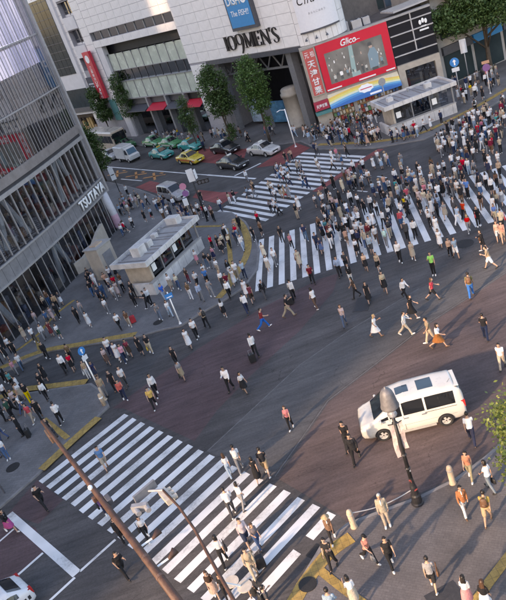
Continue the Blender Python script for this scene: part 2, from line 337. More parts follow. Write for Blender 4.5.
# ---------------------------------------------------------------- pavements with kerbs
def offset_poly(P, d):
    n=len(P); a=sum(P[i][0]*P[(i+1)%n][1]-P[(i+1)%n][0]*P[i][1] for i in range(n)); sg=1 if a>0 else -1
    out=[]
    for i in range(n):
        p0,p1,p2=Vector(P[i-1]),Vector(P[i]),Vector(P[(i+1)%n])
        e1=(p1-p0).normalized(); e2=(p2-p1).normalized()
        n1=Vector((-e1.y,e1.x))*sg; n2=Vector((-e2.y,e2.x))*sg
        b=(n1+n2); b=b/max(.5,b.length_squared/2) if b.length>1e-6 else n1
        out.append((p1.x+b.x*d/1., p1.y+b.y*d/1.))
    return out
def pavement(name, P, mat):
    kb=MB().prism(P,-.05,SIDE_Z-.004)
    o=struct(MB().prism(offset_poly(P,.16),-.04,SIDE_Z).build(name,mat))
    kb.build('kerb',KERB,o)
    return o
pavement('pavement_left', S1, P_L); pavement('pavement_corner', S2, P_L)
pavement('pavement_right', S3, P_R); pavement('pavement_far', S4, P_F)
sheet_obj('side_street', [(-33.8,47.4),(-19.4,47.3),(-15.6,48.15),(-11.5,46.5),(-8.7,45.35),(-6.6,45.0),(-5.4,44.7),(-8.2,39.8),(-10.15,37.7),(-10.75,39.7),(-11.7,41.5),(-14.9,42.85),(-18.7,44.2),(-33.8,47.2)], .0012, A_SIDE)
# pale sealed joints between the resurfaced areas
JOINT=M('joint_sealer',(.13,.125,.128),.7,var=.4,scale=3)
# tactile strips
def strip(name, pts, w, z, mat, parent=None):
    L_=[]; Rr=[]; n=len(pts)
    for i,p in enumerate(pts):
        a=Vector(pts[max(i-1,0)]); b=Vector(pts[min(i+1,n-1)]); d=(b-a).normalized(); q=Vector((-d.y,d.x))*w/2
        L_.append((p[0]+q.x,p[1]+q.y)); Rr.append((p[0]-q.x,p[1]-q.y))
    m=MB()
    m.prism(L_+Rr[::-1], z-.012, z)
    o=m.build(name,mat,parent)
    if parent is None: struct(o)
    return o
def smooth_pts(P,k=4):
    out=[]
    for i in range(len(P)-1):
        p0=Vector(P[max(i-1,0)]);p1=Vector(P[i]);p2=Vector(P[i+1]);p3=Vector(P[min(i+2,len(P)-1)])
        for j in range(k):
            t=j/k; q=.5*((2*p1)+(p2-p0)*t+(2*p0-5*p1+4*p2-p3)*t*t+(3*p1-p0-3*p2+p3)*t**3); out.append((q.x,q.y))
    return out+[tuple(P[-1])]
TZ=SIDE_Z+.006
for pts,w in [
 ([(-26,48.4),(-19.5,48.6),(-17.57,48.93),(-15.55,48.73),(-13.48,47.85),(-11.48,47.17),(-8.69,46.01)],.6),
 ([(-18.56,50.6),(-17.11,52.06),(-15.82,54.92),(-14.29,56.68)],.32),
 ([(-17.0,51.7),(-16.45,49.3)],.32),
 ([(-24,44.6),(-18.66,43.97),(-17.19,43.93),(-14.88,42.92),(-12.15,41.7)],.6),
 ([(-14.30,33.55),(-12.64,35.28),(-11.08,36.78)],.6),
 ([(-14.81,38.89),(-12.95,35.75)],.35),
 ([(-3.52,64.65),(-.43,61.58)],.35),
 ([(-.09,60.36),(-.31,56.34),(-.74,51.65),(-1.12,49.32)],.4),
 ([(1.05,62.2),(1.38,59.3),(1.3,55.67),(.85,53.24),(.25,51.56),(-.45,50.1),(-1.2,48.6),(-2.3,46.95)],.6),
 ([(-3.4,18.1),(-2.37,19.14),(-1.73,19.84),(-.55,20.75),(.45,21.1)],.6),
 ([(-1.16,20.1),(-.48,18.79),(.9,16.4)],.35),
 ([(3.2,16.2),(4.23,16.93),(5.27,17.62),(9,20.1)],.35),
 ([(12.5,75.7),(14.7,72.7),(16.98,69.8),(19.12,68.0),(21.38,67.1),(23.5,67.6),(29.1,69.6),(40,75.4)],.6)]:
    strip('tactile_strip', smooth_pts(pts) if len(pts)>2 else pts, w, TZ, TACT); TZ+=.0015
# ---------------------------------------------------------------- painted markings
def crossing(name, a0, a1, b0, b1, sdir, pitch, width, wear_mat, cut=None):
    """stripes of direction sdir between the end line a0-a1 and the end line b0-b1"""
    root=struct(thing(name,'x','x'));
    del root['label'], root['category']
    d=Vector((math.cos(R(sdir)),math.sin(R(sdir)))); n=Vector((d.y,-d.x))
    A0,A1,B0,B1=map(Vector,(a0,a1,b0,b1))
    if n.dot(A1-A0)<0: n=-n
    base=n.dot(A0); end=max(n.dot(A1),n.dot(B1))
    def hit(P,Q,off):
        e=Q-P; t=(off-n.dot(P))/n.dot(e); return P+e*t
    k=0
    while base+k*pitch+width<=end+.3:
        o0=base+k*pitch; o1=o0+width; k+=1
        q=[hit(A0,A1,o0),hit(A0,A1,o1),hit(B0,B1,o1),hit(B0,B1,o0)]
        if cut: q=cut(k-1,q,d)
        if not q: continue
        segs=q if isinstance(q[0],list) else [q]
        for sg in segs:
            m=MB()
            j=[random.uniform(-.02,.02) for _ in range(4)]
            m.sheet([(p.x+d.x*jj,p.y+d.y*jj) for p,jj in zip(sg,j)], .0045)
            m.build('stripe', wear_mat, root)
    return root
def cut1(k,q,d):
    # the last stripes stop short of the drain at the kerb corner
    if k==18:
        return [[q[0],q[1],q[2]-d*2.3,q[3]-d*2.3],[q[2]-d*1.5,q[3]-d*1.5,q[3],q[2]]]
    return q if k<18 else None
crossing('zebra_crossing_near', (-14.40,32.72),(-3.92,18.0), (-9.5,36.35),(.60,22.05), 36.1, .905,.45, WHITE_P, cut1)
crossing('zebra_crossing_far', (10.6,75.3),(.2,66.6), (16.6,67.5),(3.0,58.7), -62.3, .9,.45, WHITE_P)
crossing('zebra_crossing_middle', (.35,46.05),(24.5,42.3), (2.15,55.3),(27.2,51.5), 78.8, .88,.45, WHITE_P)
crossing('zebra_crossing_side', (25.0,63.6),(33.5,66.2), (30.6,68.2),(34.0,72.0), 30.0, 1.3,.5, WHITE_P)
def line(pts,w,mat=WHITE_P,name='road_marking'): 
    L_=[];Rr=[]
    o=strip_flat(name,pts,w,.0047,mat); return struct(o)
def strip_flat(name,pts,w,z,mat):
    n=len(pts); L_=[];Rr=[]
    for i,p in enumerate(pts):
        a=Vector(pts[max(i-1,0)]); b=Vector(pts[min(i+1,n-1)]); d=(b-a).normalized(); q=Vector((-d.y,d.x))*w/2
        L_.append((p[0]+q.x,p[1]+q.y)); Rr.append((p[0]-q.x,p[1]-q.y))
    return MB().sheet(L_+Rr[::-1],z).build(name,mat)
line([(-15.80,30.75),(-11.55,24.70)],.45,name='stop_line')
line([(-24,15.4),(-12.7,23.7),(-11.62,24.52)],.15); line([(-11.40,24.78),(-9.75,25.98)],.15)
line([(-24,19.3),(-14.4,26.1),(-13.42,26.86)],.15); line([(-26,21.4),(-15.9,28.9),(-15.3,29.4)],.12)
line([(0,80.0),(4.6,72.1)],.3); line([(2.75,75.8),(6.0,77.0)],.3)
line([(-22,118.4),(-12.3,101.3),(-2.0,83.4),(.0,80.0)],.2)
line([(-10.8,92.7),(-7.9,87.9)],.18)
line([(12.5,64.4),(13.0,62.6)],.16); line([(13.2,62.2),(13.8,60.7)],.16); line([(14.2,60.0),(14.7,58.8)],.16)
line([(11.8,58.3),(12.4,57.2)],.16); line([(12.7,56.8),(13.2,55.8)],.16)
# orange lane lettering, worn, lying along the far carriageway
for cx,cy in ((-11.3,96.4),(-8.6,91.9),(-6.2,88.0)):
    u=Vector((.47,-.88)); v=Vector((.88,.47)); c=Vector((cx,cy))
    for a,b in (((-1.6,-.9),(1.6,.7)),((-1.6,.7),(1.6,-.9)),((-.2,.9),(.6,.9))):
        p=c+u*a[0]+v*a[1]; q=c+u*b[0]+v*b[1]
        line([(p.x,p.y),(q.x,q.y)],.32,ORANGE_P)
strip_j=[([(-4.85,29.98),(1.25,34.73),(4.8,36.48),(9.9,38.33)],.07),([(-1.85,26.3),(1.85,30.5),(8.65,34.1),(15.35,36.8)],.05)]
for pts,w in strip_j: struct(strip_flat('road_joint',pts,w,.0036,JOINT))
# manholes and drains
IRON = M('cast_iron', (.045,.043,.043), .55, .5, .3, 14, .5)
DARKPL = M('steel_cover', (.045,.044,.048), .6, .1, .3, 6, .4)
def manhole(x,y,z,r,label,n=20):
    m=MB(); m.lathe([(r,z-.01),(r,z+.006),(r*.93,z+.006),(r*.92,z+.002),(r*.86,z+.002),(r*.85,z+.006),(.01,z+.006)],n)
    o=m.build('manhole_cover',IRON,None,False); o.location=(x,y,0); tag(o,label,'manhole')
manhole(-1.75,19.62,SIDE_Z+.026,.36,'round dark manhole cover set in the yellow tactile strip')
manhole(-16.2,34.8,SIDE_Z,.42,'round brown manhole cover on the lower left corner pavement')
manhole(-7.0,46.6,SIDE_Z,.38,'oval manhole cover on pavement below the white kiosk')
manhole(14.45,41.9,.004,.62,'large dark manhole cover at the end of the middle crossing')
m=MB(); m.box(-.34,.34,-.34,.34,-.01,.007)
for k in range(7): m.box(-.28,.28,-.3+k*.09,-.26+k*.09,.007,.012)
tag(m.build('drain_grate',IRON,None,loc=(-1.05,21.05,.004),rz=R(36)),'square drain grate between the last zebra stripes','drain')
m=MB(); m.box(-.85,.85,-.5,.5,-.01,.006); 
for a in (-.84,.76): m.box(a,a+.08,-.49,.49,.006,.01)
tag(m.build('steel_plate',DARKPL,None,loc=(6.35,38.9,.004),rz=R(62)),'dark rectangular steel plate in the open roadway','plate')
m=MB(); m.box(-.6,.6,-.5,.5,-.01,.006); m.box(-.58,.58,-.04,.04,.006,.01)
tag(m.build('access_cover',DARKPL,None,loc=(2.75,17.0,SIDE_Z+.002),rz=R(10)),'dark square access cover in the lower right pavement','cover')
# ---------------------------------------------------------------- building materials
STONE = M('white_stone', (.80,.76,.74), .55, var=.10, scale=1.2, bump=.08, bscale=8)
STONE_J = M('stone_backing', (.36,.34,.36), .8, var=.15)
STONE_W = M('white_wall', (.66,.64,.65), .6, var=.10, scale=.8)
CONC = M('concrete', (.36,.34,.33), .75, var=.2, scale=1.5, bump=.2)
BEIGE = M('beige_stone', (.42,.37,.32), .6, var=.15, scale=2)
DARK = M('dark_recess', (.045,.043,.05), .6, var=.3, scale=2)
DKGREY = M('dark_grey_steel', (.10,.10,.115), .5, .3, .2, 3)
GREYST = M('grey_steel', (.30,.30,.32), .45, .4, .15, 3)
ALU = M('aluminium', (.38,.365,.37), .42, .3, .15, 3)
GLASS_Q = glass('shop_glass', (.80,.82,.86), .08, .02, .9)
GLASS_U = glass('curtain_glass', (.50,.52,.60), .20, .03, .8)
GLASS_D = glass('dark_glass', (.16,.18,.22), .22, .04, .8)
FGL = M('facade_glass', (.028,.042,.046), .12, var=.3, scale=.4, spec=.5)
FROST = M('frosted_glass', (.50,.55,.47), .25, var=.2, scale=.6, spec=.6)
REDS = M('red_sign', (.55,.025,.05), .4, var=.08, scale=2, spec=.5)
REDB = M('red_board', (.66,.012,.04), .35, var=.05, scale=1, spec=.5)
WHITEL = M('white_lettering', (.82,.82,.82), .45, var=.04)
BLACKL = M('black_lettering', (.018,.016,.018), .35, var=.1)
BLUEB = M('blue_board', (.030,.23,.50), .4, var=.08)
TEAL = M('teal_canopy', (.07,.22,.22), .6, var=.15)
WARM = M('warm_goods', (.34,.22,.13), .7, var=.4, scale=9)
INNER = M('shop_interior', (.15,.125,.115), .8, var=.3, scale=1)
PALEW = M('pale_wall', (.46,.44,.44), .7, var=.15, scale=1)
def panels(parent, x0,x1,z0,z1, pw,ph, y, mat=STONE, jit=.5, holes=(), name='stone_panel', stag=.0, facing=1):
    """stone cladding: each slab its own object with shared mesh, joints 2 cm"""
    g=.022
    nx=max(1,round((x1-x0)/pw)); nz=max(1,round((z1-z0)/ph)); w=(x1-x0)/nx; h=(z1-z0)/nz
    meshes=[]
    for k in range(3):
        m=MB(); th=.05+.004*k
        if facing>0: m.bbox(-w/2+g,w/2-g,0,th,0,h-2*g,.008)
        else: m.bbox(-w/2+g,w/2-g,-th,0,0,h-2*g,.008)
        meshes.append(m.mesh(name,mat))
    for i in range(nx):
        for j in range(nz):
            cx=x0+(i+.5)*w; cz=z0+j*h
            if any(a<cx<b and c<cz+h/2<d for a,b,c,d in holes): continue
            mobj(name, random.choice(meshes), parent, (cx,y,cz+g))
# ================================================================ 109 MEN'S department store
F1=thing('department_store','white stone department store with black lettering above a tall open portal','building',(12.64,82.94,0),R(122.57))
XR,XL=-3.05,51.0
m=MB(); m.box(XR,XL,-18,-7.0,.05,34); m.build('core_wall',INNER,F1)
m=MB()
m.box(XR,18.4,-7,-.06,9.8,34)                    # block over the portal
m.box(18.4,41.2,-7,-.06,14.4,15.45); m.box(18.4,41.2,-7,-.06,16.65,34)
m.box(41.2,43.8,-7,-.06,.05,34); m.box(47.6,XL,-7,-.06,.05,34)
for a,b in ((.05,6.0),(9.2,11.4),(13.6,15.4),(17.7,19.8),(22.0,24.2),(26.4,34)): m.box(43.8,47.6,-7,-.06,a,b)
m.box(14.8,18.4,-7,-.06,.05,9.8)                 # pier between portal and bank
m.build('wall',STONE_J,F1)
panels(F1,XR,18.4,9.86,24.26,2.3,1.2,-.06)
panels(F1,18.4,41.2,16.70,24.26,2.3,1.08,-.06)
panels(F1,18.4,41.2,14.42,15.42,2.3,1.0,-.06)
panels(F1,14.85,18.35,3.4,9.6,1.75,1.24,-.06)
panels(F1,41.25,43.75,3.4,24.2,2.5,1.3,-.06)
panels(F1,47.65,50.95,3.4,24.2,1.65,1.3,-.06)
for a,b in ((11.4,13.6),(15.4,17.7),(19.8,22.0)):
    w=MB(); w.box(44.0,47.4,-.75,-.70,a+.1,b-.1); wo=w.build('window',GLASS_D,F1)
    q=MB(); q.box(45.6,45.75,-.70,-.6,a+.1,b-.1); q.box(44.0,47.4,-.70,-.6,a+.75,a+.85); q.build('frame',DKGREY,wo)
    q=MB(); q.box(43.82,47.58,-.7,-.64,a+.003,a+.30); q.build('sill',STONE_W,wo)
# balcony parapets in front of the side windows
for a in (15.38,19.78,24.18):
    s=MB(); s.box(43.85,47.55,-.05,.12,a-1.9,a-.03); s.build('parapet',STONE_W,F1)
# strip windows
n=9
for i in range(n):
    x0=18.6+i*(22.4/n); x1=x0+22.4/n-.12
    w=MB(); w.box(x0,x1,-.46,-.42,15.5,16.6); wo=w.build('window',GLASS_D,F1)
    q=MB(); q.box(x1,x1+.12,-.5,-.30,15.45,16.65); q.build('mullion',GREYST,wo)
m=MB(); m.box(18.4,41.2,-3,-2.9,15.45,16.65); m.build('pane_backing',PALEW,F1)
# recessed glazed bank front: two tiers of frosted panes with a dark ribbon between
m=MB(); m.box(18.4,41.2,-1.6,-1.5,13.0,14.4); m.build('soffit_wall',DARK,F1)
for z0,z1 in ((10.5,13.0),(6.15,8.85)):
    n=9
    for i in range(n):
        x0=18.6+i*(20.7/n); x1=x0+20.7/n-.06
        w=MB(); w.box(x0,x1,-.62,-.56,z0,z1); w.build('pane',FROST,F1)
        q=MB(); q.box(x1,x1+.06,-.64,-.46,z0,z1); q.build('glazing_bar',ALU,F1)
        if z0>10:
            q=MB(); q.box(x1-.25,x1-.05,-.46,-.30,z1-.05,z1+.12); q.build('spotlight',DKGREY,F1)
m=MB(); m.box(18.4,39.4,-.95,-.88,8.85,10.5); m.build('ribbon_glass',GLASS_D,F1)
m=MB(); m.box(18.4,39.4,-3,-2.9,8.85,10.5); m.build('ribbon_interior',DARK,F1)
for i in range(11):
    q=MB(); q.box(18.6+i*2,18.7+i*2,-.88,-.8,8.85,10.5); q.build('mullion',DKGREY,F1)
m=MB(); m.box(18.4,41.2,-1.1,-.42,8.78,8.85); m.box(18.4,41.2,-1.1,-.42,10.5,10.57); m.box(18.4,41.2,-1.1,-.40,6.0,6.15); m.build('ledge',GREYST,F1)
m=MB(); m.box(39.4,41.2,-.9,-.1,.1,14.4); m.build('side_pier',STONE_W,F1)
# ground floor shops of the bank side
m=MB(); m.box(18.4,39.4,-3.2,-3.0,.1,6.0); m.build('shop_back_wall',INNER,F1)
for i,(x0,x1) in enumerate(((18.6,22.6),(23.0,27.4),(27.8,32.6),(33,38.8))):
    q=MB(); q.box(x1,x1+.4,-3,-.3,.1,6.0); q.build('pillar',GREYST,F1)
    q=MB(); q.box(x0,x1,-1.2,-1.15,.1,4.4); q.build('shop_window',GLASS_D,F1)
    q=MB(); q.add([(x0,-1.1,4.9),(x1,-1.1,4.9),(x1,.5,4.2),(x0,.5,4.2),(x0,-1.1,5.0),(x1,-1.1,5.0),(x1,.5,4.3),(x0,.5,4.3)],[(0,3,2,1),(4,5,6,7),(0,1,5,4),(1,2,6,5),(2,3,7,6),(3,0,4,7)])
    q.build('awning',REDS if i in(0,2) else DKGREY,F1)
    q=MB(); q.box(x0,x1,-1.1,-.9,5.02,5.9); q.build('shop_sign',DKGREY if i else BLACKL,F1)
q=MB(); q.box(41.5,43.5,-.05,.10,3.0,6.4); q.build('teal_panel',TEAL,F1)
# the open portal: columns, lattice girder, dark back wall with posters
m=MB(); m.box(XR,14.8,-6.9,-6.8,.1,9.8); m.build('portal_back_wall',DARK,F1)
for cx in (.35,7.9,14.2):
    q=MB(); q.box(cx-.45,cx+.45,-2.0,-1.0,.1,9.8); q.build('column',GREYST,F1)
q=MB(); q.box(XR,14.8,-1.4,-.08,9.25,9.78); q.build('lintel',DKGREY,F1)
q=MB()
q.box(XR,14.8,-2.5,-2.25,7.15,7.4); q.box(XR,14.8,-2.5,-2.25,9.0,9.25)
q.build('girder_chord',GREYST,F1)
for i in range(14):
    x=XR+.3+i*1.25; u=i%2
    q=MB(); q.tube([(x,-2.37,7.3 if u else 9.1),(x+1.25,-2.37,9.1 if u else 7.3)],.10,6); q.build('girder_brace',GREYST,F1)
POST=[((9.2,12.6),(.6,4.6),M('poster_pale_blue',(.36,.46,.58),.6,var=.35,scale=1.5)),((5.8,8.8),(.4,3.0),M('poster_blue',(.10,.30,.50),.6,var=.4,scale=2)),((3.4,5.6),(.6,4.2),M('poster_grey',(.42,.42,.46),.6,var=.4,scale=1.8)),((9.4,12.2),(4.9,6.8),M('poster_dark',(.12,.12,.15),.5,var=.4,scale=2))]
for (a,b),(c,d),mt in POST:
    q=MB(); q.box(a,b,-2.9,-2.8,c,d); q.box(a-.08,b+.08,-3.0,-2.9,c-.08,d+.08); q.build('poster_board',mt,F1)
q=MB(); q.lathe([(1.15,.1),(1.15,.35),(1.05,.4),(1.05,3.9),(1.2,3.95),(1.2,4.35),(1.05,4.4),(1.05,4.8),(.9,4.95),(.01,5.0)],24,(3.0,-2.0,0)); q.build('round_kiosk',BEIGE,F1,True)
# lettering 109MEN'S in a high-contrast serif, each glyph built from strokes
def glyphs():
    def st(p,w): return (p,w)
    T,t=.20,.06
    G={}
    serif=lambda x,y,w=.34: ([(x-w/2,y),(x+w/2,y)],.05)
    G['1']=(.34,[([(.17,.0),(.17,1.)],T),serif(.17,.02,.34),serif(.17,.98,.34)])
    def oval(cx,cy,rx,ry,th=.17,n=22):
        pts=[];ws=[]
        for k in range(n+1):
            a=2*math.pi*k/n; pts.append((cx+rx*math.cos(a),cy+ry*math.sin(a))); ws.append(.05+th*abs(math.cos(a))**1.5)
        return (pts,ws)
    G['0']=(.86,[oval(.43,.5,.36,.50)])
    nine=[(.74,.62),(.72,.4),(.66,.15),(.55,-.12),(.40,-.34)]
    G['9']=(.86,[oval(.40,.66,.33,.36),(nine,[.20,.18,.15,.11,.06])])
    G['M']=(1.06,[([(.15,0),(.17,1)],t),([(.17,1),(.52,.05)],T*.85),([(.52,.05),(.88,1)],t),([(.88,1),(.90,0)],T),serif(.15,.02,.28),serif(.13,.98,.22),serif(.90,.02,.30),serif(.92,.98,.22)])
    G['E']=(.66,[([(.15,0),(.15,1)],T),([(.15,.98),(.58,.98)],t),([(.15,.02),(.60,.02)],t),([(.15,.52),(.46,.52)],t),([(.58,.98),(.58,.80)],.05),([(.60,.02),(.60,.22)],.05),([(.46,.62),(.46,.42)],.05)])
    G['N']=(.92,[([(.14,0),(.14,1)],t),([(.14,1),(.78,.0)],T*.9),([(.78,0),(.78,1)],t),serif(.14,.02,.26),serif(.12,.98,.24),serif(.78,.98,.26)])
    G["'"]=(.22,[([(.11,1.05),(.07,.78)],[.14,.04])])
    s=[(.50,.80),(.44,.94),(.30,1.0),(.16,.94),(.10,.78),(.18,.62),(.32,.50),(.46,.38),(.52,.22),(.44,.06),(.28,.0),(.12,.06),(.06,.22)]
    G['S']=(.62,[(s,[.05,.05,.06,.08,.13,.18,.20,.18,.13,.08,.06,.05,.05])])
    return G
GL=glyphs()
def stroke_text(body,parent,x_left,z,h,width,y,mat,name='letter',d=-1):
    tot=sum(GL[c][0] for c in body); sx=width/tot; cur=0
    for c in body:
        adv,sts=GL[c]; m=MB()
        for si,(pts,w) in enumerate(sts):
            ws=w if isinstance(w,list) else [w]*len(pts); n=len(pts); Lp=[];Rp=[]
            for i in range(n):
                a=Vector(pts[max(i-1,0)]);b=Vector(pts[min(i+1,n-1)]);dd=(b-a); dd=Vector((dd.x*sx,dd.y*h)).normalized(); nr=Vector((-dd.y,dd.x))*ws[i]*.5
                px,pz=(cur+pts[i][0])*sx,pts[i][1]*h
                Lp.append((px+nr.x*1.0*sx,pz+nr.y*h*.55)); Rp.append((px-nr.x*1.0*sx,pz-nr.y*h*.55))
            yy=.16+si*.004
            vs=[];
            for P in (Lp,Rp):
                for q in (0,yy): vs+=[(x_left+d*p[0],y+q,z+p[1]) for p in P]
            fs=[]
            for i in range(n-1):
                fs+= [(n+i,n+i+1,3*n+i+1,3*n+i),(i,i+1,n+i+1,n+i),(2*n+i,3*n+i,3*n+i+1,2*n+i+1)]
            fs+=[(0,n,3*n,2*n),(n-1,2*n-1,4*n-1,3*n-1)]
            m.add(vs,fs)
        m.build(name,mat,parent); cur+=adv
stroke_text("109MEN'S",F1,9.5,10.65,1.65,9.9,.04,BLACKL)
# blue billboard
BB=thing('blue_billboard','blue billboard with white lettering hung above the black letters','billboard',(0,0,0)); BB.matrix_world=Matrix.Translation((12.64,82.94,0))@Matrix.Rotation(R(122.57),4,'Z')
q=MB(); q.box(2.2,6.7,.02,.55,12.75,18.2); q.build('frame',DKGREY,BB)
q=MB(); q.box(2.42,6.48,.55,.60,13.1,17.95); q.build('face',BLUEB,BB)
text('lettering','DISH',WHITEL,BB,(6.3,.605,15.55),(-1,0,0),(0,0,1),2.5,.95,.02,offset=.03)
q=MB(); q.lathe([(.46,.605),(.46,.64),(.01,.64)],20,(3.2,0,16.05),'Y'); q.build('disc',WHITEL,BB)
q=MB(); q.lathe([(.2,.645),(.2,.66),(.01,.66)],16,(3.2,0,16.05),'Y'); q.build('disc_mark',BLUEB,BB)
text('lettering','The FISH!!',WHITEL,BB,(6.0,.605,14.35),(-1,0,0),(0,0,1),3.2,.62,.02,shear=.15)
q=MB(); q.box(3.9,6.3,.605,.62,17.0,17.6); q.build('top_stripe',WHITEL,BB)
# red vertical bank sign
RS=thing('bank_sign','tall red vertical bank sign with white characters on white wall','sign',(0,0,0)); RS.matrix_world=BB.matrix_world.copy()
q=MB(); q.bbox(42.55,44.75,.25,.75,6.9,14.3,.03); q.build('panel',REDS,RS)
q=MB(); q.box(43.2,43.5,.07,.25,8,8.3); q.box(43.2,43.5,.07,.25,12.6,12.9); q.build('bracket',GREYST,RS)
for i,c in enumerate('三菱東京UFJ銀行'):
    zt=12.1-i*.58
    text('lettering',c,WHITEL,RS,(44.05,.755,zt-.5),(-1,0,0),(0,0,1),.72,.48,.015)
q=MB()
for k in range(3):
    a=R(90+120*k); 
q.lathe([(.62,.755),(.62,.775),(.46,.775),(.46,.757),(.30,.757),(.30,.78),(.01,.78)],20,(43.65,0,13.2),'Y'); q.build('emblem',WHITEL,RS,False)
SS=thing('shop_sign','dark blue shop sign beside the red bank sign','sign',(0,0,0)); SS.matrix_world=BB.matrix_world.copy()
q=MB(); q.bbox(44.95,47.5,.0+.14,.4,8.2,10.4,.02); q.build('panel',M('navy_sign',(.02,.03,.07),.4),SS)
q=MB(); q.box(45.4,47.1,.405,.42,9.25,9.45); q.box(45.4,46.6,.405,.42,8.8,8.95); q.build('lettering_bars',M('pale_lettering',(.5,.55,.6),.5),SS)

# ================================================================ red billboard building with white drum
B0=(15.2,79.55)
F2=thing('corner_shop_building','low corner building with white stone drum and dark glazed upper floors','building',(B0[0],B0[1],0),R(-5))
m=MB(); m.box(-.9,13.2,.35,16,.05,9.35); m.build('core_wall',INNER,F2)
m=MB(); m.box(-1.25,.42,-.15,.36,.05,9.7); m.build('pillar',BEIGE,F2)
m=MB(); m.box(.42,8.5,.0,.36,4.0,9.45); m.build('backing_wall',CONC,F2)
m=MB(); m.box(-1.2,13.3,-.28,.42,9.452,9.66); m.build('parapet_coping',ALU,F2)
# drum
def arc(cx,cy,r,a0,a1,n): return [(cx+r*math.cos(R(a0+(a1-a0)*i/n)),cy+r*math.sin(R(a0+(a1-a0)*i/n))) for i in range(n+1)]
DC=(17.02,82.13); DR=3.2
DRUM=F2
inv=F2.matrix_world.inverted()
_mw=Matrix.Translation((B0[0],B0[1],0))@Matrix.Rotation(R(-5),4,'Z'); _iv=_mw.inverted()
dc=_iv@Vector((DC[0],DC[1],0))
P=arc(dc.x,dc.y,DR-.06,217,385,28)
m=MB(); m.prism(P+[(dc.x,dc.y+3)],9.67,19.5); m.build('drum_wall',STONE_J,F2)
for i in range(14):
    a0=217.6+i*12; a1=a0+12
    for j in range(8):
        z0=9.72+j*1.2; q=arc(dc.x,dc.y,DR-.06,a0+.4,a1-.4,3); q2=arc(dc.x,dc.y,DR,a0+.4,a1-.4,3)
        if i>9: continue
        m=MB(); m.prism(q2+q[::-1],z0+.02,z0+1.18); m.build('stone_panel',STONE,F2)
# white curved billboard on the drum
WB=thing('white_billboard','white curved billboard with black script on the stone drum','billboard',(0,0,0)); WB.matrix_world=_mw.copy()
q2=arc(dc.x,dc.y,DR+.30,232,306,16); q1=arc(dc.x,dc.y,DR+.02,232,306,16)
m=MB(); m.prism(q2+q1[::-1],11.15,17.5); m.build('panel',M('billboard_white',(.72,.71,.74),.45,var=.05),WB)
q2=arc(dc.x,dc.y,DR+.36,231.4,306.6,16); q1=arc(dc.x,dc.y,DR+.01,231.4,306.6,16)
m=MB(); m.prism(q2+q1[::-1],11.0,11.15); m.build('frame',DKGREY,WB)
def onarc(name,body,mat,parent,a,z,w,h,rr,shear=0.):
    c,s=math.cos(R(a)),math.sin(R(a)); right=Vector((-s,c,0)); p=Vector((dc.x+rr*c,dc.y+rr*s,z))-right*w/2
    return text(name,body,mat,parent,p,right,(0,0,1),w,h,.015,shear)
for k,(ch,w,h) in enumerate((('C',.75,.95),('h',.5,.95),('a',.45,.6),('r',.32,.55),('m',.6,.55))):
    onarc('lettering',ch,BLACKL,WB,246+k*10.5,13.85,w,h,DR+.31,.3)
for k,ch in enumerate('あなたに出会う'):
    onarc('lettering',ch,M('grey_lettering',(.30,.29,.33),.6),WB,256+k*4.6,12.75,.19,.22,DR+.31)
# floodlights on arms under the billboard
for k,a in enumerate((240,258,276)):
    c,s=math.cos(R(a)),math.sin(R(a)); wx,wy=DC[0]+(DR)*math.cos(R(a-5)),DC[1]+DR*math.sin(R(a-5)); ux,uy=math.cos(R(a-5)),math.sin(R(a-5))
    t=thing('floodlight',('left','middle','right')[k]+' black floodlight under the white curved billboard','lamp',(wx,wy,10.4),R(a-5),'floodlights on the drum')
    q=MB(); q.tube([(-.05,0,.1),(.35,0,.1),(.5,0,.0)],.03,6); q.build('arm',DKGREY,t)
    q=MB(); q.lathe([(.06,.0),(.16,-.22),(.13,-.24),(.01,-.24)],10,(.5,0,.05)); q.build('lamp_head',DKGREY,t)
# red screen board
RB=thing('red_billboard','big red billboard framing a grey video screen','billboard',(0,0,0)); RB.matrix_world=_mw.copy()
m=MB()
m.box(.45,8.42,-.32,-.02,4.32,5.0); m.box(.45,8.42,-.32,-.02,8.36,9.448); m.box(.45,1.16,-.32,-.02,5.0,8.36); m.box(7.62,8.42,-.32,-.02,5.0,8.36)
m.build('red_frame',REDB,RB)
def screen_mat():
    m=bpy.data.materials.new('glowing_panel'); m.use_nodes=True; t=m.node_tree; b=t.nodes['Principled BSDF']; L=t.links.new
    tc=nn(t,'ShaderNodeTexCoord'); n=nn(t,'ShaderNodeTexNoise'); n.inputs['Scale'].default_value=.8; n.inputs['Detail'].default_value=5; L(tc.outputs['Object'],n.inputs['Vector'])
    cr=nn(t,'ShaderNodeValToRGB'); cr.color_ramp.elements[0].position=.3; cr.color_ramp.elements[0].color=(.022,.023,.025,1); cr.color_ramp.elements[1].position=.75; cr.color_ramp.elements[1].color=(.055,.057,.06,1)
    L(n.outputs['Fac'],cr.inputs[0]); b.inputs['Base Color'].default_value=(.02,.02,.02,1); L(cr.outputs[0],b.inputs['Emission Color']); b.inputs['Emission Strength'].default_value=1.; b.inputs['Roughness'].default_value=.3
    return m
m=MB(); m.box(1.16,7.62,-.26,-.05,5.0,8.36); SCR=m.build('screen',screen_mat(),RB)
def em(name,c,s=.26): return M(name,c,.4,var=0,emit=s)
E1=em('screen_teal',(.14,.21,.22)); E2=em('screen_pale',(.26,.27,.27)); E3=em('screen_denim',(.10,.15,.19)); E4=em('screen_skin',(.22,.17,.15)); E5=em('screen_dark',(.04,.045,.05)); E6=em('screen_white',(.42,.43,.45))
def decal(mat,pts,yy=-.268,name='screen_image'):
    q=MB(); q.quad(*[(x,yy,z) for x,z in pts]); return q.build(name,mat,SCR)
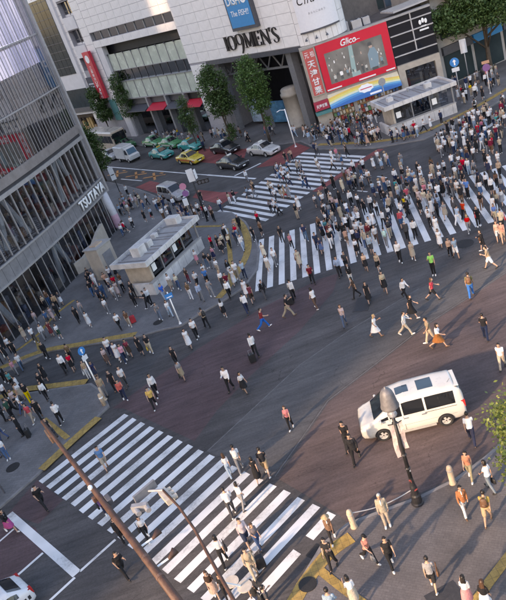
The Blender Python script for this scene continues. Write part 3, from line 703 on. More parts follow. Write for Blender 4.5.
decal(E1,[(3.6,5.0),(4.15,5.0),(4.3,8.36),(3.9,8.36)]); decal(E1,[(3.7,5.0),(4.6,5.0),(4.55,5.5),(3.8,5.4)],-.270)
decal(E3,[(5.7,5.25),(6.7,5.15),(6.85,6.6),(6.6,7.35),(6.15,7.4),(5.75,6.8)]); decal(E4,[(6.05,7.35),(6.4,7.35),(6.42,7.75),(6.0,7.75)],-.270); decal(E5,[(5.9,7.6),(6.45,7.62),(6.35,7.98),(6.0,7.95)],-.272)
decal(E5,[(5.9,5.0),(6.6,5.0),(6.6,5.3),(5.9,5.3)],-.272)
random.seed(5)
for k in range(34):
    x=random.uniform(1.4,7.3); z=random.uniform(5.2,7.9); s=random.uniform(.05,.16)
    decal(random.choice((E2,E2,E6,E5,E4)),[(x-s*.5,z-s),(x+s*.5,z-s),(x+s*.4,z+s),(x-s*.4,z+s)],-.274-.0003*k)
for k,(x,h,mt,mh) in enumerate(((1.75,.9,E2,E4),(2.5,1.0,E6,E5),(3.2,.8,E3,E4),(4.9,.95,E5,E4),(5.3,.75,E2,E5),(7.1,.9,E3,E4))):
    yy=-.2865-.0006*k; z=5.05+.12*(k%3); w=h*.17
    decal(E5,[(x-w*.8,z),(x-w*.1,z),(x,z+h*.45),(x+w*.2,z),(x+w*.9,z),(x+w*.6,z+h*.5),(x-w*.6,z+h*.5)],yy); decal(mt,[(x-w*.8,z+h*.42),(x+w*.8,z+h*.42),(x+w,z+h*.78),(x+w*.5,z+h*.85),(x-w*.5,z+h*.85),(x-w,z+h*.78)],yy-.0002)
    decal(mh,[(x+w*.42*math.cos(a_*.785),z+h*.93+w*.45*math.sin(a_*.785)) for a_ in range(8)],yy-.0004)
for x in (): decal(E6,[(x,5.05),(x+.22,5.05),(x+.18,5.5),(x+.04,5.5)],-.286)
# script logo over the screen
text('logo','Glico',WHITEL,RB,(3.15,-.325,8.50),(1,0,0),(0,0,1),1.75,.72,.02,shear=.28,offset=.025)
q=MB(); q.tube([(4.75,-.335,8.62),(5.05,-.335,8.72),(5.3,-.335,8.70)],.035,6); q.build('logo_swash',WHITEL,RB)
for a,b in ((.55,2.2),(4.2,6.1),(7.3,8.3)):
    q=MB(); q.box(a,b,-.335,-.322,4.42,4.56); q.build('small_lettering',WHITEL,RB)
# rainbow awning under the screen
AW=thing('rainbow_awning','rainbow striped banner awning below the red billboard','awning',(0,0,0)); AW.matrix_world=_mw.copy()
BANDS=[(.66,.60,.46),(.75,.52,.12),(.70,.62,.18),(.62,.66,.50),(.14,.38,.60),(.05,.22,.50),(.03,.14,.40)]
NB=28
def awp(u,v): # u along, v 0 top..1 bottom
    return (.35+u*8.15,-.04-v*.95,4.0-v*1.45)
for k,c in enumerate(BANDS):
    m=MB(); mt=M(f'awning_band_{"abcdefg"[k]}',c,.6,var=.06)
    for i in range(NB):
        u0,u1=i/NB,(i+1)/NB
        def bv(u,k):   # curved rainbow bands
            e=.42*(1-math.sin(math.pi*min(1,u*.75+.12)))
            return min(1,max(0,(k/len(BANDS))*(1-.25*u)+e*(.9) - .12*(1-u)))
        vv=[bv(u0,k) if k else 0, bv(u1,k) if k else 0, bv(u1,k+1) if k<len(BANDS)-1 else 1, bv(u0,k+1) if k<len(BANDS)-1 else 1]
        a,b,c2,d=awp(u0,vv[0]),awp(u1,vv[1]),awp(u1,vv[2]),awp(u0,vv[3])
        if vv[3]-vv[0]<.002 and vv[2]-vv[1]<.002: continue
        m.add([a,b,c2,d,*[(p[0],p[1]+.05,p[2]-.02) for p in (a,b,c2,d)]],[(3,2,1,0),(4,5,6,7),(0,1,5,4),(2,3,7,6)])
    if m.f: m.build('band',mt,AW)
m=MB()
pts=[]
for k in range(16):
    a=2*math.pi*k/16; x,y,z=awp(.53+.11*math.cos(a)*(1 if k%2 else .86),.40+.30*math.sin(a)*(1 if k%2 else .86)); pts.append((x,y-.02,z+.012))
m.quad(*pts); m.build('starburst',WHITEL,AW)
m=MB(); a=awp(.45,.38);b=awp(.61,.38);c=awp(.61,.44);d=awp(.45,.44); m.quad(*[(p[0],p[1]-.03,p[2]+.02) for p in(a,b,c,d)]); m.build('starburst_lettering',REDS,AW)
m=MB(); a=awp(.56,.80);b=awp(.72,.80);c=awp(.72,.93);d=awp(.56,.93); m.quad(*[(p[0],p[1]-.012,p[2]+.008) for p in(a,b,c,d)]); m.build('small_lettering',WHITEL,AW)
# chestnut shop sign, four characters
CS=thing('chestnut_sign','red vertical sign with four white characters beside the screen','sign',(0,0,0)); CS.matrix_world=_mw.copy()
m=MB(); m.bbox(-1.02,.22,-.36,-.155,4.4,9.35,.02); m.build('panel',M('faded_red',(.55,.10,.09),.45,var=.1),CS)
m=MB(); m.box(-1.10,-1.02,-.38,-.155,4.34,9.4); m.box(.22,.30,-.38,-.155,4.34,9.4); m.box(-1.02,.22,-.38,-.155,4.32,4.4); m.build('frame',BEIGE,CS)
for i,ch in enumerate('天津甘栗'):
    text('lettering',ch,WHITEL,CS,(-.82,-.37,7.35-i*.95),(1,0,0),(0,0,1),.84,.80,.015,offset=.02)
for i,ch in enumerate('元祖'):
    text('lettering',ch,WHITEL,CS,(-.92+i*.62,-.37,8.5),(1,0,0),(0,0,1),.46,.6,.015)
S5=thing('shop_name_board','small red shop board with white characters over the teal canopy','sign',(0,0,0)); S5.matrix_world=_mw.copy()
m=MB(); m.bbox(-1.35,.30,-.62,-.16,2.72,3.7,.02); m.build('panel',M('deep_red',(.38,.03,.06),.5,var=.1),S5)
text('lettering','天津甘栗',WHITEL,S5,(-1.15,-.63,2.98),(1,0,0),(0,0,1),1.25,.42,.012,offset=.02)
m=MB(); m.box(-1.4,.4,-1.0,-.16,2.3,2.6); m.build('canopy',TEAL,S5)
# shop front goods under the awning
m=MB(); m.box(.45,8.4,.30,.345,.1,3.9); m.build('shop_front',WARM,F2)
random.seed(21)
GOODS=[M('goods_'+n,c,.6,var=.3,scale=6) for n,c in (('cream',(.55,.48,.38)),('ochre',(.48,.32,.14)),('red',(.45,.08,.06)),('white',(.62,.60,.58)),('green',(.12,.25,.12)),('blue',(.10,.18,.35)))]
for i in range(22):
    for j in range(4):
        x=.6+i*.35; z=.35+j*.52
        m=MB(); w=random.uniform(.22,.31); m.bbox(x,x+w,-.25+j*.12,.28,z,z+random.uniform(.25,.45),.015); m.build('goods_box',random.choice(GOODS),F2)
m=MB(); m.box(3.0,3.4,-.12,.28,.1,3.9); m.build('pillar',CONC,F2)
# dark glazed part with pale ribs, beige shop below
m=MB(); m.box(8.55,13.3,-.02,.3,4.5,9.44); m.build('dark_glazing',M('dark_glazing',(.012,.013,.018),.12,var=.2,scale=1,spec=.7),F2)
for z in (5.4,6.5,7.6,8.7):
    q=MB(); q.box(8.55,13.32,-.16,-.02,z,z+.12); q.build('rib',PALEW,F2)
q=MB(); q.box(11.0,11.12,-.14,-.021,5.52,9.44); q.build('rib_post',PALEW,F2)
# emblem on dark glazing: white trefoil with three bars
q=MB()
for a in (-.35,0,.35): q.ball((12.25+a*.9,-.22,8.05+.25*(1-abs(a)*1.4)),(.15,.02,.26),8,6)
q.box(11.95,12.55,-.24,-.19,7.72,7.78); q.box(12.0,12.5,-.24,-.19,7.63,7.68); q.build('emblem',WHITEL,F2)
q=MB(); q.box(11.75,12.75,-.23,-.18,7.28,7.46); q.build('emblem_lettering',WHITEL,F2)
m=MB(); m.box(8.55,13.3,-.35,.34,3.85,4.5); m.box(8.55,9.3,-.35,.34,.05,3.85); m.box(12.7,13.3,-.35,.34,.05,3.85); m.build('shop_surround',BEIGE,F2)
m=MB(); m.box(9.3,12.7,.05,.1,.1,3.85); m.build('shop_glass',GLASS_Q,F2)
for i in range(9):
    m=MB(); x=9.45+i*.36; m.bbox(x,x+.28,.25,.33,.5,.5+random.uniform(.9,2.6),.01); m.build('display_item',random.choice(GOODS),F2)
# roof plant behind the red board
for k,(x,y,w,d,h) in enumerate(((4.4,2.4,.9,.8,1.1),(5.7,2.0,1.1,.9,1.0),(6.9,2.6,.8,.8,.9),(3.6,1.2,.6,.6,.7))):
    p=_mw@Vector((x,y,9.35)); t=thing('rooftop_unit',('pale rooftop unit nearest the drum','tallest pale rooftop unit behind the red board','right pale rooftop unit behind the red board','small pale rooftop unit at the parapet')[k],'air conditioner',p,R(-5))
    q=MB(); q.bbox(-w/2,w/2,-d/2,d/2,.08,h,.04); q.build('casing',PALEW,t)
    q=MB(); q.lathe([(.28,h),(.28,h+.06),(.2,h+.06),(.2,h+.02),(.01,h+.02)],14); q.build('fan_ring',DKGREY,t)
    q=MB()
    for a in range(5): q.box(-w/2-.015,-w/2,-d/2+.08,d/2-.08,.2+a*.14,.27+a*.14)
    q.box(-w/2+.05,-w/2+.12,-d/2,d/2,0,.08); q.box(w/2-.12,w/2-.05,-d/2,d/2,0,.08); q.build('louvre',DKGREY,t)
# taller blue-glass office block behind
OB=thing('office_block','dark blue glazed office block rising behind the red billboard','building',(20.5,88.2,0),R(-5))
m=MB(); m.box(0,22,0,14,.05,34); m.build('wall',M('office_wall',(.055,.06,.075),.5,var=.2),OB)
for i in range(11):
    for j in range(6):
        z=9.6+j*2.6
        m=MB(); m.box(.2+i*2.0,2.0+i*2.0,-.06,-.01,z,z+2.1); m.build('window',FGL if (i+j)%3 else M('office_glass_blue',(.05,.08,.12),.15,var=.3,scale=.5),OB)
    m=MB(); m.box(.05+i*2.0,.2+i*2.0,-.18,0,9.4,25.2); m.build('mullion',DKGREY,OB)
# pale flat canopy over the dark glazing
CN=thing('roof_canopy','pale flat roof canopy above the dark glazed corner','canopy',(26.6,79.6,0),R(8))
m=MB(); m.box(-2.2,6.5,-.8,2.4,9.95,10.1); m.build('slab',PALEW,CN)
for k in range(5):
    q=MB(); q.box(-2.2,6.5,-.75+k*.7,-.65+k*.7,10.1,10.18); q.build('rib',ALU,CN)
q=MB(); q.tube([(-1.5,.6,9.66),(-1.5,.6,9.95)],.06,6); q.tube([(4.8,.9,9.2),(4.8,.9,9.95)],.06,6); q.build('strut',GREYST,CN)
# shops further right behind the tree
RBd=thing('side_shop_building','grey shop building behind the big tree at right','building',(29.2,80.2,0),R(14))
m=MB(); m.box(0,26,0,12,.05,11); m.build('wall',CONC,RBd)
for i in range(6):
    m=MB(); m.box(.4+i*4.2,4.2+i*4.2,-.06,-.01,.2,3.4); m.build('shop_window',FGL,RBd)
    m=MB(); m.box(.3+i*4.2,4.3+i*4.2,-.4,-.01,3.5,4.4); m.build('shop_sign',random.choice([REDS,WHITEL,BLUEB,TEAL,DKGREY]),RBd)
    m=MB(); m.box(.5+i*4.2,4.0+i*4.2,-.05,-.01,5.2,7.2); m.build('window',FGL,RBd)

# ================================================================ far building left of the bank
FB=thing('far_department_store','white far building with one tall dark glass strip','building',(-17.5,128,0),R(126))
m=MB(); m.box(-5.6,30,-14,-.5,4.6,40); m.build('wall',STONE_W,FB)
m=MB(); m.box(-5.6,30,-14,-3.0,.05,4.6); m.build('shop_back_wall',INNER,FB)
for i in range(4):
    m=MB(); x0=-4.4+i*1.46; m.box(x0,x0+1.38,-.5,-.42,11.4,23.5); m.build('glass_strip_pane',FGL,FB)
    for k in range(9):
        q=MB(); q.box(x0,x0+1.38,-.42,-.37,12.6+k*1.3,12.68+k*1.3); q.build('glazing_bar',DKGREY,FB)
m=MB(); m.box(-5.4,3.2,-.5,-.38,5.6,8.9); m.build('shop_glass',FGL,FB)
m=MB(); m.box(-5.0,2.0,-.37,-.3,5.0,5.8); m.build('shop_sign',DKGREY,FB)
for i in range(12):
    m=MB(); x=-5.3+i*.9; m.bbox(x,x+.7,-2.6,-2.2,.2,.2+random.uniform(1.2,3.4),.02); m.build('display_item',random.choice(GOODS[:2]+[WARM,INNER]),FB)
for i in range(6):
    for j in range(5):
        m=MB(); m.box(5+i*4,8+i*4,-.5,-.44,8+j*5,10.4+j*5); m.build('window',FGL,FB)
m=MB(); m.box(-4.3,1.2,-.44,-.36,23.5,25.5); m.build('white_sign',WHITEL,FB)
q=MB(); q.box(-3.6,-.2,-.355,-.34,23.8,24.0); q.build('red_stripe',REDS,FB)

# ================================================================ glass-fronted building on the left
QF=thing('glass_building','glass fronted shop building with aluminium mullions and white lettered band','building',(-10.4,72.7,0),R(245.4))
XL=30.8; SP=1.0; NB_=30
m=MB(); m.box(.3,XL,-16,-7,.1,36); m.build('interior_wall',INNER,QF)
m=MB(); m.box(.3,XL,-7,-.35,5.62,5.8); m.build('floor_slab',INNER,QF)
m=MB(); m.box(.3,XL,-7,-.35,10.3,10.9); m.build('floor_slab',CONC,QF)
for z in (15.15,20.1,25.1,30.1):
    m=MB(); m.box(.3,XL,-7,-.5,z-.25,z); m.build('floor_slab',CONC,QF)
m=MB(); m.box(-.12,.3,-16,.04,.1,36); m.build('end_wall',M('end_wall',(.30,.29,.31),.5,var=.15),QF)
m=MB(); m.box(-.16,.16,.04,.34,4.0,36); m.build('corner_post',ALU,QF)
# lettered band
m=MB(); m.box(.16,XL,-.32,.22,4.1,5.60); m.build('band',M('band_panel',(.24,.235,.25),.4,.2,.25,1.2),QF)
m=MB(); m.box(.16,XL,.22,.34,4.05,4.2); m.box(.16,XL,.22,.34,5.5,5.64); m.build('band_edge',ALU,QF)
for i in range(NB_):
    q=MB(); q.box(SP*i+.59,SP*i+.61,.221,.230,4.2,5.5); q.build('band_joint',DKGREY,QF)
text('lettering','TSUTAYA',WHITEL,QF,(6.55,.30,4.42),(-1,0,0),(0,0,1),6.0,.98,.12,offset=.02)
# second spandrel
m=MB(); m.box(.16,XL,-.32,.12,9.80,10.15); m.build('spandrel',ALU,QF)
m=MB(); m.box(.16,XL,-.30,.10,10.45,11.25); m.build('spandrel_upper',M('spandrel_panel',(.27,.24,.235),.45,.2,.25,1.5),QF)
m=MB(); m.box(.16,XL,-.3,-.02,10.15,10.45); m.build('spandrel_gap',DARK,QF)
def mull(w,d,z0,z1): return MB().bbox(-w/2,w/2,-.03,d,z0,z1,.008).mesh('mullion',ALU)
mg,mm_,mu=mull(.06,.05,.1,4.05),mull(.08,.10,5.64,9.8),mull(.045,.04,11.25,35)
MH=mull(.025,.03,11.25,35)
for i in range(NB_):
    x=SP*(i+1)-.4
    for me in (mg,mm_,mu): mobj('mullion',me,QF,(x,0,0))
    if i%1==0: mobj('mullion',MH,QF,(x+SP*.5,0,0))
def pane(h,mt): return MB().quad((SP-.02,-.03,0),(.02,-.03,0),(.02,-.03,h),(SP-.02,-.03,h)).mesh('pane',mt)
PG=[(.15,3.88,GLASS_Q),(5.66,4.12,GLASS_Q),(11.27,3.83,GLASS_U),(15.25,4.8,GLASS_U),(20.2,4.85,GLASS_U),(25.2,9.5,GLASS_U)]
for z,h,mt in PG:
    me=pane(h,mt)
    for i in range(NB_): mobj('pane',me,QF,(SP*i-.4,0,z)) if i else mobj('pane',MB().quad((.58,-.03,0),(.17,-.03,0),(.17,-.03,h),(.58,-.03,h)).mesh('pane',mt),QF,(0,0,z))
for z in (15.1,20.05,25.05):
    q=MB(); q.box(.16,XL,-.1,.10,z,z+.12); q.build('transom',ALU,QF)
# glowing panel added behind the upper panes, its lilac streaks painting reflected sky
def sky_glow():
    m=bpy.data.materials.new('lilac_sky_glow'); m.use_nodes=True; t=m.node_tree; b=t.nodes['Principled BSDF']; L=t.links.new
    tc=nn(t,'ShaderNodeTexCoord'); mp=nn(t,'ShaderNodeMapping'); mp.inputs['Scale'].default_value=(.55,1,.10); mp.inputs['Rotation'].default_value=(0,R(9),0); L(tc.outputs['Object'],mp.inputs[0])
    n=nn(t,'ShaderNodeTexNoise'); n.inputs['Scale'].default_value=1.; n.inputs['Detail'].default_value=4; n.inputs['Distortion'].default_value=.5; L(mp.outputs[0],n.inputs['Vector'])
    cr=nn(t,'ShaderNodeValToRGB'); e=cr.color_ramp.elements; e[0].position=.34; e[0].color=(.16,.18,.30,1); e[1].position=.66; e[1].color=(.62,.62,.74,1); e2=e.new(.5); e2.color=(.33,.35,.50,1)
    L(n.outputs['Fac'],cr.inputs[0]); b.inputs['Base Color'].default_value=(.1,.1,.12,1); L(cr.outputs[0],b.inputs['Emission Color']); b.inputs['Emission Strength'].default_value=.85
    return m
m=MB(); m.box(.5,22,-.62,-.55,17.75,30); m.build('glowing_panel',sky_glow(),QF)
m=MB(); m.box(.9,2.6,-.54,-.53,15.6,17.7); m.build('blue_poster',M('blue_poster',(.02,.10,.22),.5,var=.4,scale=2),QF)
# panels behind the office panes, painted as reflected buildings, cut to different heights
random.seed(52); REFL=[M('reflection_'+n,c,.7,var=.25,scale=2) for n,c in (('navy',(.035,.045,.075)),('brown',(.13,.09,.075)),('dark',(.03,.03,.036)),('grey',(.16,.16,.19)),('tan',(.22,.16,.12)))]
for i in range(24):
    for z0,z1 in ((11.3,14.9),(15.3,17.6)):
        m=MB(); a=z0 if random.random()<.7 else z0+random.uniform(.3,1.4); m.box(SP*i+.65,SP*i+1.55,-.62-.01*(i%3),-.58,a,z1); m.build('pane_backing',random.choices(REFL,[3,4,4,3,2])[0],QF)
# white V braces inside, book shelves and goods on two floors
WHB=M('white_brace',(.55,.57,.60),.5,var=.06)
for x,dx,z0,z1 in ((3.2,1.6,5.8,10.2),(6.6,-1.5,5.8,10.2),(13.2,1.6,5.8,10.2),(16.6,-1.5,5.8,10.2),(9.6,1.3,.1,4.1),(12.2,-1.3,.1,4.1),(19.5,1.3,.1,4.1)):
    q=MB(); q.tube([(x,-1.1,z0),(x+dx,-1.1,z1)],[.34,.30],8,flat=.55); q.build('brace',WHB,QF)
random.seed(31)
SHELF=[M('shelf_'+n,c,.7,var=.4,scale=5) for n,c in (('brown',(.30,.18,.12)),('dark',(.05,.045,.05)),('red',(.40,.09,.06)),('cream',(.55,.47,.38)),('grey',(.30,.30,.33)),('blue',(.10,.14,.26)),('tan',(.45,.28,.16)))]
for z,n in ((5.82,80),(.12,60)):
    for k in range(n):
        x=random.uniform(.8,24); y=random.uniform(-5,-.95); w=random.uniform(.2,.8); h=random.uniform(.4,1.8)
        m=MB(); m.bbox(x,x+w,y,y+random.uniform(.25,.6),z,z+h,.02); m.build('shop_fitting',random.choice(SHELF),QF)
# pillar at the corner entrance and stone stair walls
PK=M('pink_poster',(.55,.34,.42),.6,var=.3,scale=1.2)
m=MB(); m.tube([(.9,.25,.1),(.9,.25,2.0),(1.0,.0,4.1)],[.42,.42,.55],14); m.build('entrance_pillar',M('pale_pillar',(.46,.46,.50),.5,var=.1),QF,True)
m=MB(); m.lathe([(.43,.35),(.435,.4),(.435,1.7),(.43,1.75)],14,(.9,.25,0)); m.build('pillar_poster',PK,QF,True)
SW=thing('stair_enclosure','curved beige stone stair wall beside the glass building','wall',(0,0,0))
pts=[(-14.6,62.6),(-13.6,63.2),(-12.7,64.6),(-12.1,66.6),(-11.7,68.6)]
hs=[1.1,1.2,1.5,2.0,2.1]
m=MB(); n=len(pts); vs=[]
for (x,y),h in zip(pts,hs):
    for off in (0,.35): vs+=[(x+off*.9,y-off*.42,.1),(x+off*.9,y-off*.42,.1+h)]
fs=[]
for i in range(n-1):
    a=i*4;b=a+4; fs+=[(a,b,b+1,a+1),(a+2,a+3,b+3,b+2),(a+1,b+1,b+3,a+3)]
fs+=[(0,1,3,2),(4*n-4,4*n-2,4*n-1,4*n-3)]
m.add(vs,fs); m.build('wall',BEIGE,SW)
LB=thing('lift_enclosure','beige stone lift enclosure between the glass building and white kiosk','kiosk',(-11.15,59.6,.1),R(54))
m=MB(); m.bbox(-1.0,1.0,-.75,.75,0,2.9,.05); m.build('wall',BEIGE,LB)
m=MB(); m.box(-1.08,1.08,-.83,.83,2.9,3.0); m.build('roof',CONC,LB)
m=MB(); m.box(-.55,.55,-.79,-.752,.1,2.3); m.build('door',GREYST,LB); m=MB(); m.box(-.5,.5,-.3,.4,3.0,3.12); m.build('roof_hatch',M('tan_hatch',(.45,.34,.26),.6),LB)
# the glass front bows gently outwards: bend every part of it along its length
def bow(x): return .75*math.sin(math.pi*min(1,max(0,x/27)))
for o in list(QF.children):
    if o.location.x: o.location.y+=bow(o.location.x+.3); continue
    if o.name.startswith(('interior_wall','end_wall','corner_post')): continue
    xs=[v.co.x for v in o.data.vertices]; bm=bmesh.new(); bm.from_mesh(o.data)
    if max(xs)-min(xs)>2:
        x=math.floor(min(xs)/1.4)*1.4+1.4
        while x<max(xs)-.05:
            if x>min(xs)+.05: bmesh.ops.bisect_plane(bm,geom=bm.verts[:]+bm.edges[:]+bm.faces[:],plane_co=(x,0,0),plane_no=(1,0,0))
            x+=1.4
    for v in bm.verts: v.co.y+=bow(v.co.x)
    bm.to_mesh(o.data); bm.free()
# ================================================================ unseen blocks behind the viewer, towers added for the shade and shadow bands
TW=M('unseen_tower_wall',(.30,.29,.30),.6,var=.2,scale=.2)
dS=Vector((math.cos(R(SUN_AZ)),math.sin(R(SUN_AZ)))); nS=Vector((-dS.y,dS.x))
def tower(s0,s1,t0,t1,h,label,win=True):
    c=dS*((t0+t1)/2)+nS*((s0+s1)/2)
    b=thing('unseen_tower',label,'building',(c.x,c.y,0),R(SUN_AZ))
    L2,W2=(t1-t0)/2,(s1-s0)/2
    m=MB(); m.box(-L2,L2,-W2,W2,0,h); m.build('wall',TW,b)
    m=MB(); m.box(-L2-.2,L2+.2,-W2-.2,W2+.2,h,h+.8); m.build('parapet',CONC,b)
    nz=int(h//4)
    if win:
        for k in range(nz):
            m=MB(); m.box(-L2+1,L2-1,-W2-.06,-W2-.01,1.5+k*4,3.6+k*4); m.box(L2+.01,L2+.06,-W2+1,W2-1,1.5+k*4,3.6+k*4); m.build('window_band',GLASS_D,b)
    return b
tower(24.3,80.0,-95,-45,92,'wide unseen tower added behind the viewer to shade the left half')
tower(82.4,175,-95,-45,92,'second wide unseen tower added behind the viewer for shade further left')
tower(80.0,82.4,-90,-50,58,'low unseen filler below the light gap between the two added towers',False)
tower(19.8,20.5,-70,-60,46,'slim unseen tower added behind the viewer for a shadow band',False)
tower(15.0,15.5,-80,-74,52,'slim added unseen tower behind the viewer',False)
tower(9.6,10.4,-60,-52,44,'narrow unseen tower added behind the viewer for a shadow band',False)
tower(-40,-16,-70,-46,40,'low unseen block added behind the viewer to the right')
# ================================================================ white roofed kiosks (subway entrances)
WHT=M('white_painted',(.58,.555,.545),.6,var=.34,scale=.9,bump=.1)
ROOFG=M('roof_membrane',(.34,.33,.33),.8,var=.22,scale=1.2,bump=.2)
TANP=M('tan_panel',(.45,.38,.31),.6,var=.2,scale=2)
BLUES=M('sign_blue',(.03,.20,.50),.4,var=.08)
POLEG=M('pole_grey',(.34,.34,.36),.5,.3,.2,5)
POLEB=M('pole_black',(.030,.030,.034),.45,.3,.25,6)
RUST=M('brown_pole',(.095,.052,.040),.6,.15,.45,3.5,.35,20)
TANB=M('bollard_stone',(.46,.36,.27),.7,var=.2,scale=5,bump=.2)
def kiosk(name,label,loc,rz,L_,D_,H_,skew=0.,units=()):
    """flat white canopy with a fascia round a recessed roof, on glazed walls with a low white parapet; local x along the long side, -y to the street"""
    t=thing(name,label,'kiosk',loc,rz)
    o=[(0,0),(L_,0),(L_,D_),(0,D_)] if not skew else [(0,skew),(skew,0),(L_,0),(L_,D_),(0,D_)]
    inn=offset_poly(o,.14); n=len(o)
    m=MB(); vs=[]; fs=[]
    for P,z0,z1 in ((o,H_-.42,H_),(inn,H_-.42,H_)):
        for x,y in P: vs+=[(x,y,z0),(x,y,z1)]
    for i in range(n):
        j=(i+1)%n; a,b=2*i,2*j; c,d=2*n+2*i,2*n+2*j
        fs+=[(a,b,b+1,a+1),(d,c,c+1,d+1),(a+1,b+1,d+1,c+1),(b,a,c,d)]
    m.add(vs,fs); m.build('fascia',WHT,t)
    m=MB(); m.prism(inn,H_-.34,H_-.20); rf=m.build('roof',ROOFG,t)
    for k,(x,y,w,d,h) in enumerate(units):
        q=MB(); q.bbox(x,x+w,y,y+d,H_-.2,H_-.2+h,.04); q.build('rooftop_box',WHT,rf)
    # ribs across the roof
    for k in range(int(L_//1.2)):
        q=MB(); q.box(.7+k*1.2,.78+k*1.2,.3,D_-.3,H_-.2,H_-.13); q.build('roof_rib',GREYST,rf)
    b=[(.9,.7),(L_-.6,.7),(L_-.6,D_-.5),(.9,D_-.5)]
    m=MB()
    m.box(.9,L_-.6,D_-.7,D_-.5,0,H_-.42); m.build('back_wall',TANP,t)
    m=MB(); m.box(.9,1.1,.7,D_-.7,0,H_-.42); m.build('side_wall',TANP,t)
    nb=max(2,int((L_-1.9)//1.5)); w=(L_-1.9)/nb
    for i in range(nb):
        q=MB(); q.box(1.1+i*w+.05,1.1+(i+1)*w-.05,.80,.84,1.05,H_-.42); q.build('pane',GLASS_D if i%2 else GLASS_Q,t)
        q=MB(); q.box(1.1+i*w-.05,1.1+i*w+.05,.72,.88,1.0,H_-.42); q.build('post',GREYST,t)
        if i%2==0:
            q=MB(); q.box(1.3+i*w,1.3+i*w+.5,.74,.79,1.5,2.1); q.build('notice',WHITEL,t)
    m=MB(); m.box(.2,L_-.3,.35,.60,0,1.0); m.build('parapet_wall',WHT,t)
    m=MB(); m.box(.15,L_-.25,.30,.65,1.0,1.08); m.build('parapet_cap',CONC,t)
    m=MB(); m.box(.2,.45,.6,D_-.9,0,1.0); m.build('parapet_return',WHT,t)
    for k in range(3):      # conduit and vents on the roof
        q=MB(); q.tube([(1.0+k*2.2,D_-.5,H_-.12),(2.4+k*2.2,D_-.6-.2*k,H_-.12),(2.6+k*2.2,.5,H_-.12)],.035,6); q.build('conduit',GREYST,rf)
        q=MB(); q.lathe([(.09,H_-.2),(.09,H_+.05),(.15,H_+.06),(.13,H_+.14),(.01,H_+.16)],10,(1.9+k*2.0,D_-1.0,0)); q.build('vent',GREYST,rf)
    for k in range(int(L_//1.0)):
        q=MB(); q.box(.98+k*1.0,1.0+k*1.0,-.004,0,H_-.42,H_-.002); q.build('fascia_joint',DKGREY,t)
        q=MB(); q.box(.98+k*1.0,1.0+k*1.0,.346,.35,.02,1.0); q.build('parapet_joint',DKGREY,t)
    for x in (L_-.4,):
        q=MB(); q.tube([(x,.5,0),(x,.5,H_-.42)],.09,8); q.build('post',GREYST,t)
    return t
kiosk('subway_kiosk','white flat roofed kiosk on the pavement before the glass building',(-6.75,51.1,.1),R(53.8),8.2,3.7,3.0,0,((1.4,1.5,1.0,.9,.8),(2.9,1.7,.7,.8,.55),(6.9,1.4,.8,1.2,.7),(4.6,2.2,.5,.5,.4)))
kiosk('subway_canopy','long white roofed subway canopy near the dark glazed shop',(18.55,68.75,.1),R(2),7.7,4.3,3.2,0,((1.2,2.0,.6,.6,.4),(5.2,1.8,.7,.5,.5)))
# ================================================================ poles and signs
def disc_sign(parent,z,r,mat,d=(0,-1),off=.09,name='sign_disc'):
    q=MB(); n=20; dx,dy=d; px,py=-dy,dx
    vs=[]
    for o_ in (off,off+.025):
        for k in range(n):
            a=2*math.pi*k/n; vs.append((dx*o_+px*r*math.cos(a),dy*o_+py*r*math.cos(a),z+r*math.sin(a)))
    fs=[tuple(range(n)),tuple(range(2*n-1,n-1,-1))]+[(i,n+i,n+(i+1)%n,(i+1)%n) for i in range(n)]
    q.add(vs,fs); return q.build(name,mat,parent)
def plate_sign(parent,z0,z1,w,mat,d=(0,-1),off=.09,name='sign_plate'):
    dx,dy=d; px,py=-dy,dx; q=MB(); vs=[]
    for o_ in (off,off+.03):
        for a,z in ((-w/2,z0),(w/2,z0),(w/2,z1),(-w/2,z1)): vs.append((dx*o_+px*a,dy*o_+py*a,z))
    q.add(vs,[(0,1,2,3),(7,6,5,4),(0,4,5,1),(1,5,6,2),(2,6,7,3),(3,7,4,0)]); return q.build(name,mat,parent)
def post(name,label,cat,x,y,z,h,r=.045,mat=POLEG,base=True):
    t=thing(name,label,cat,(x,y,z))
    q=MB(); q.tube([(0,0,0),(0,0,h)],[r,r*.9],10); q.build('pole',mat,t,True)
    if base:
        q=MB(); q.lathe([(r*2.2,0),(r*2.2,.03),(r*1.3,.06),(r*1.3,.16),(r,.18)],12); q.build('base_collar',mat,t)
    return t
def arrow(parent,z,r,d,off):
    dx,dy=d; px,py=-dy,dx; q=MB(); w=r*.16
    def P(a,b): return (dx*off+px*a,dy*off+py*a,z+b)
    q.quad(P(-w,-.62*r),P(w,-.62*r),P(w,.15*r),P(-w,.15*r)); q.quad(P(-.42*r,.12*r),P(.42*r,.12*r),P(0,.66*r)); return q.build('arrow',WHITEL,parent)
SIGW0=M('sign_white',(.62,.63,.66),.5,var=.08)
t=post('street_sign','white pole with blue plates on pavement below the kiosk','sign',-5.37,45.12,.1,2.6,.05,WHITEL)
plate_sign(t,2.12,2.5,.55,BLUES,(.2,-.98),.07); plate_sign(t,2.22,2.28,.4,WHITEL,(.2,-.98),.105,'lettering_bar')
t=post('arrow_sign','white pole with round blue arrow sign at the lower left corner','sign',-10.95,39.3,.1,3.5,.05,WHITEL)
disc_sign(t,3.35,.27,BLUES,(.75,-.66)); arrow(t,3.35,.27,(.75,-.66),.12); plate_sign(t,2.7,3.0,.42,SIGW0,(.75,-.66))
t=post('short_post','short grey post beside the blue arrow sign','bollard',-10.75,38.55,.1,.95,.08,TANB)
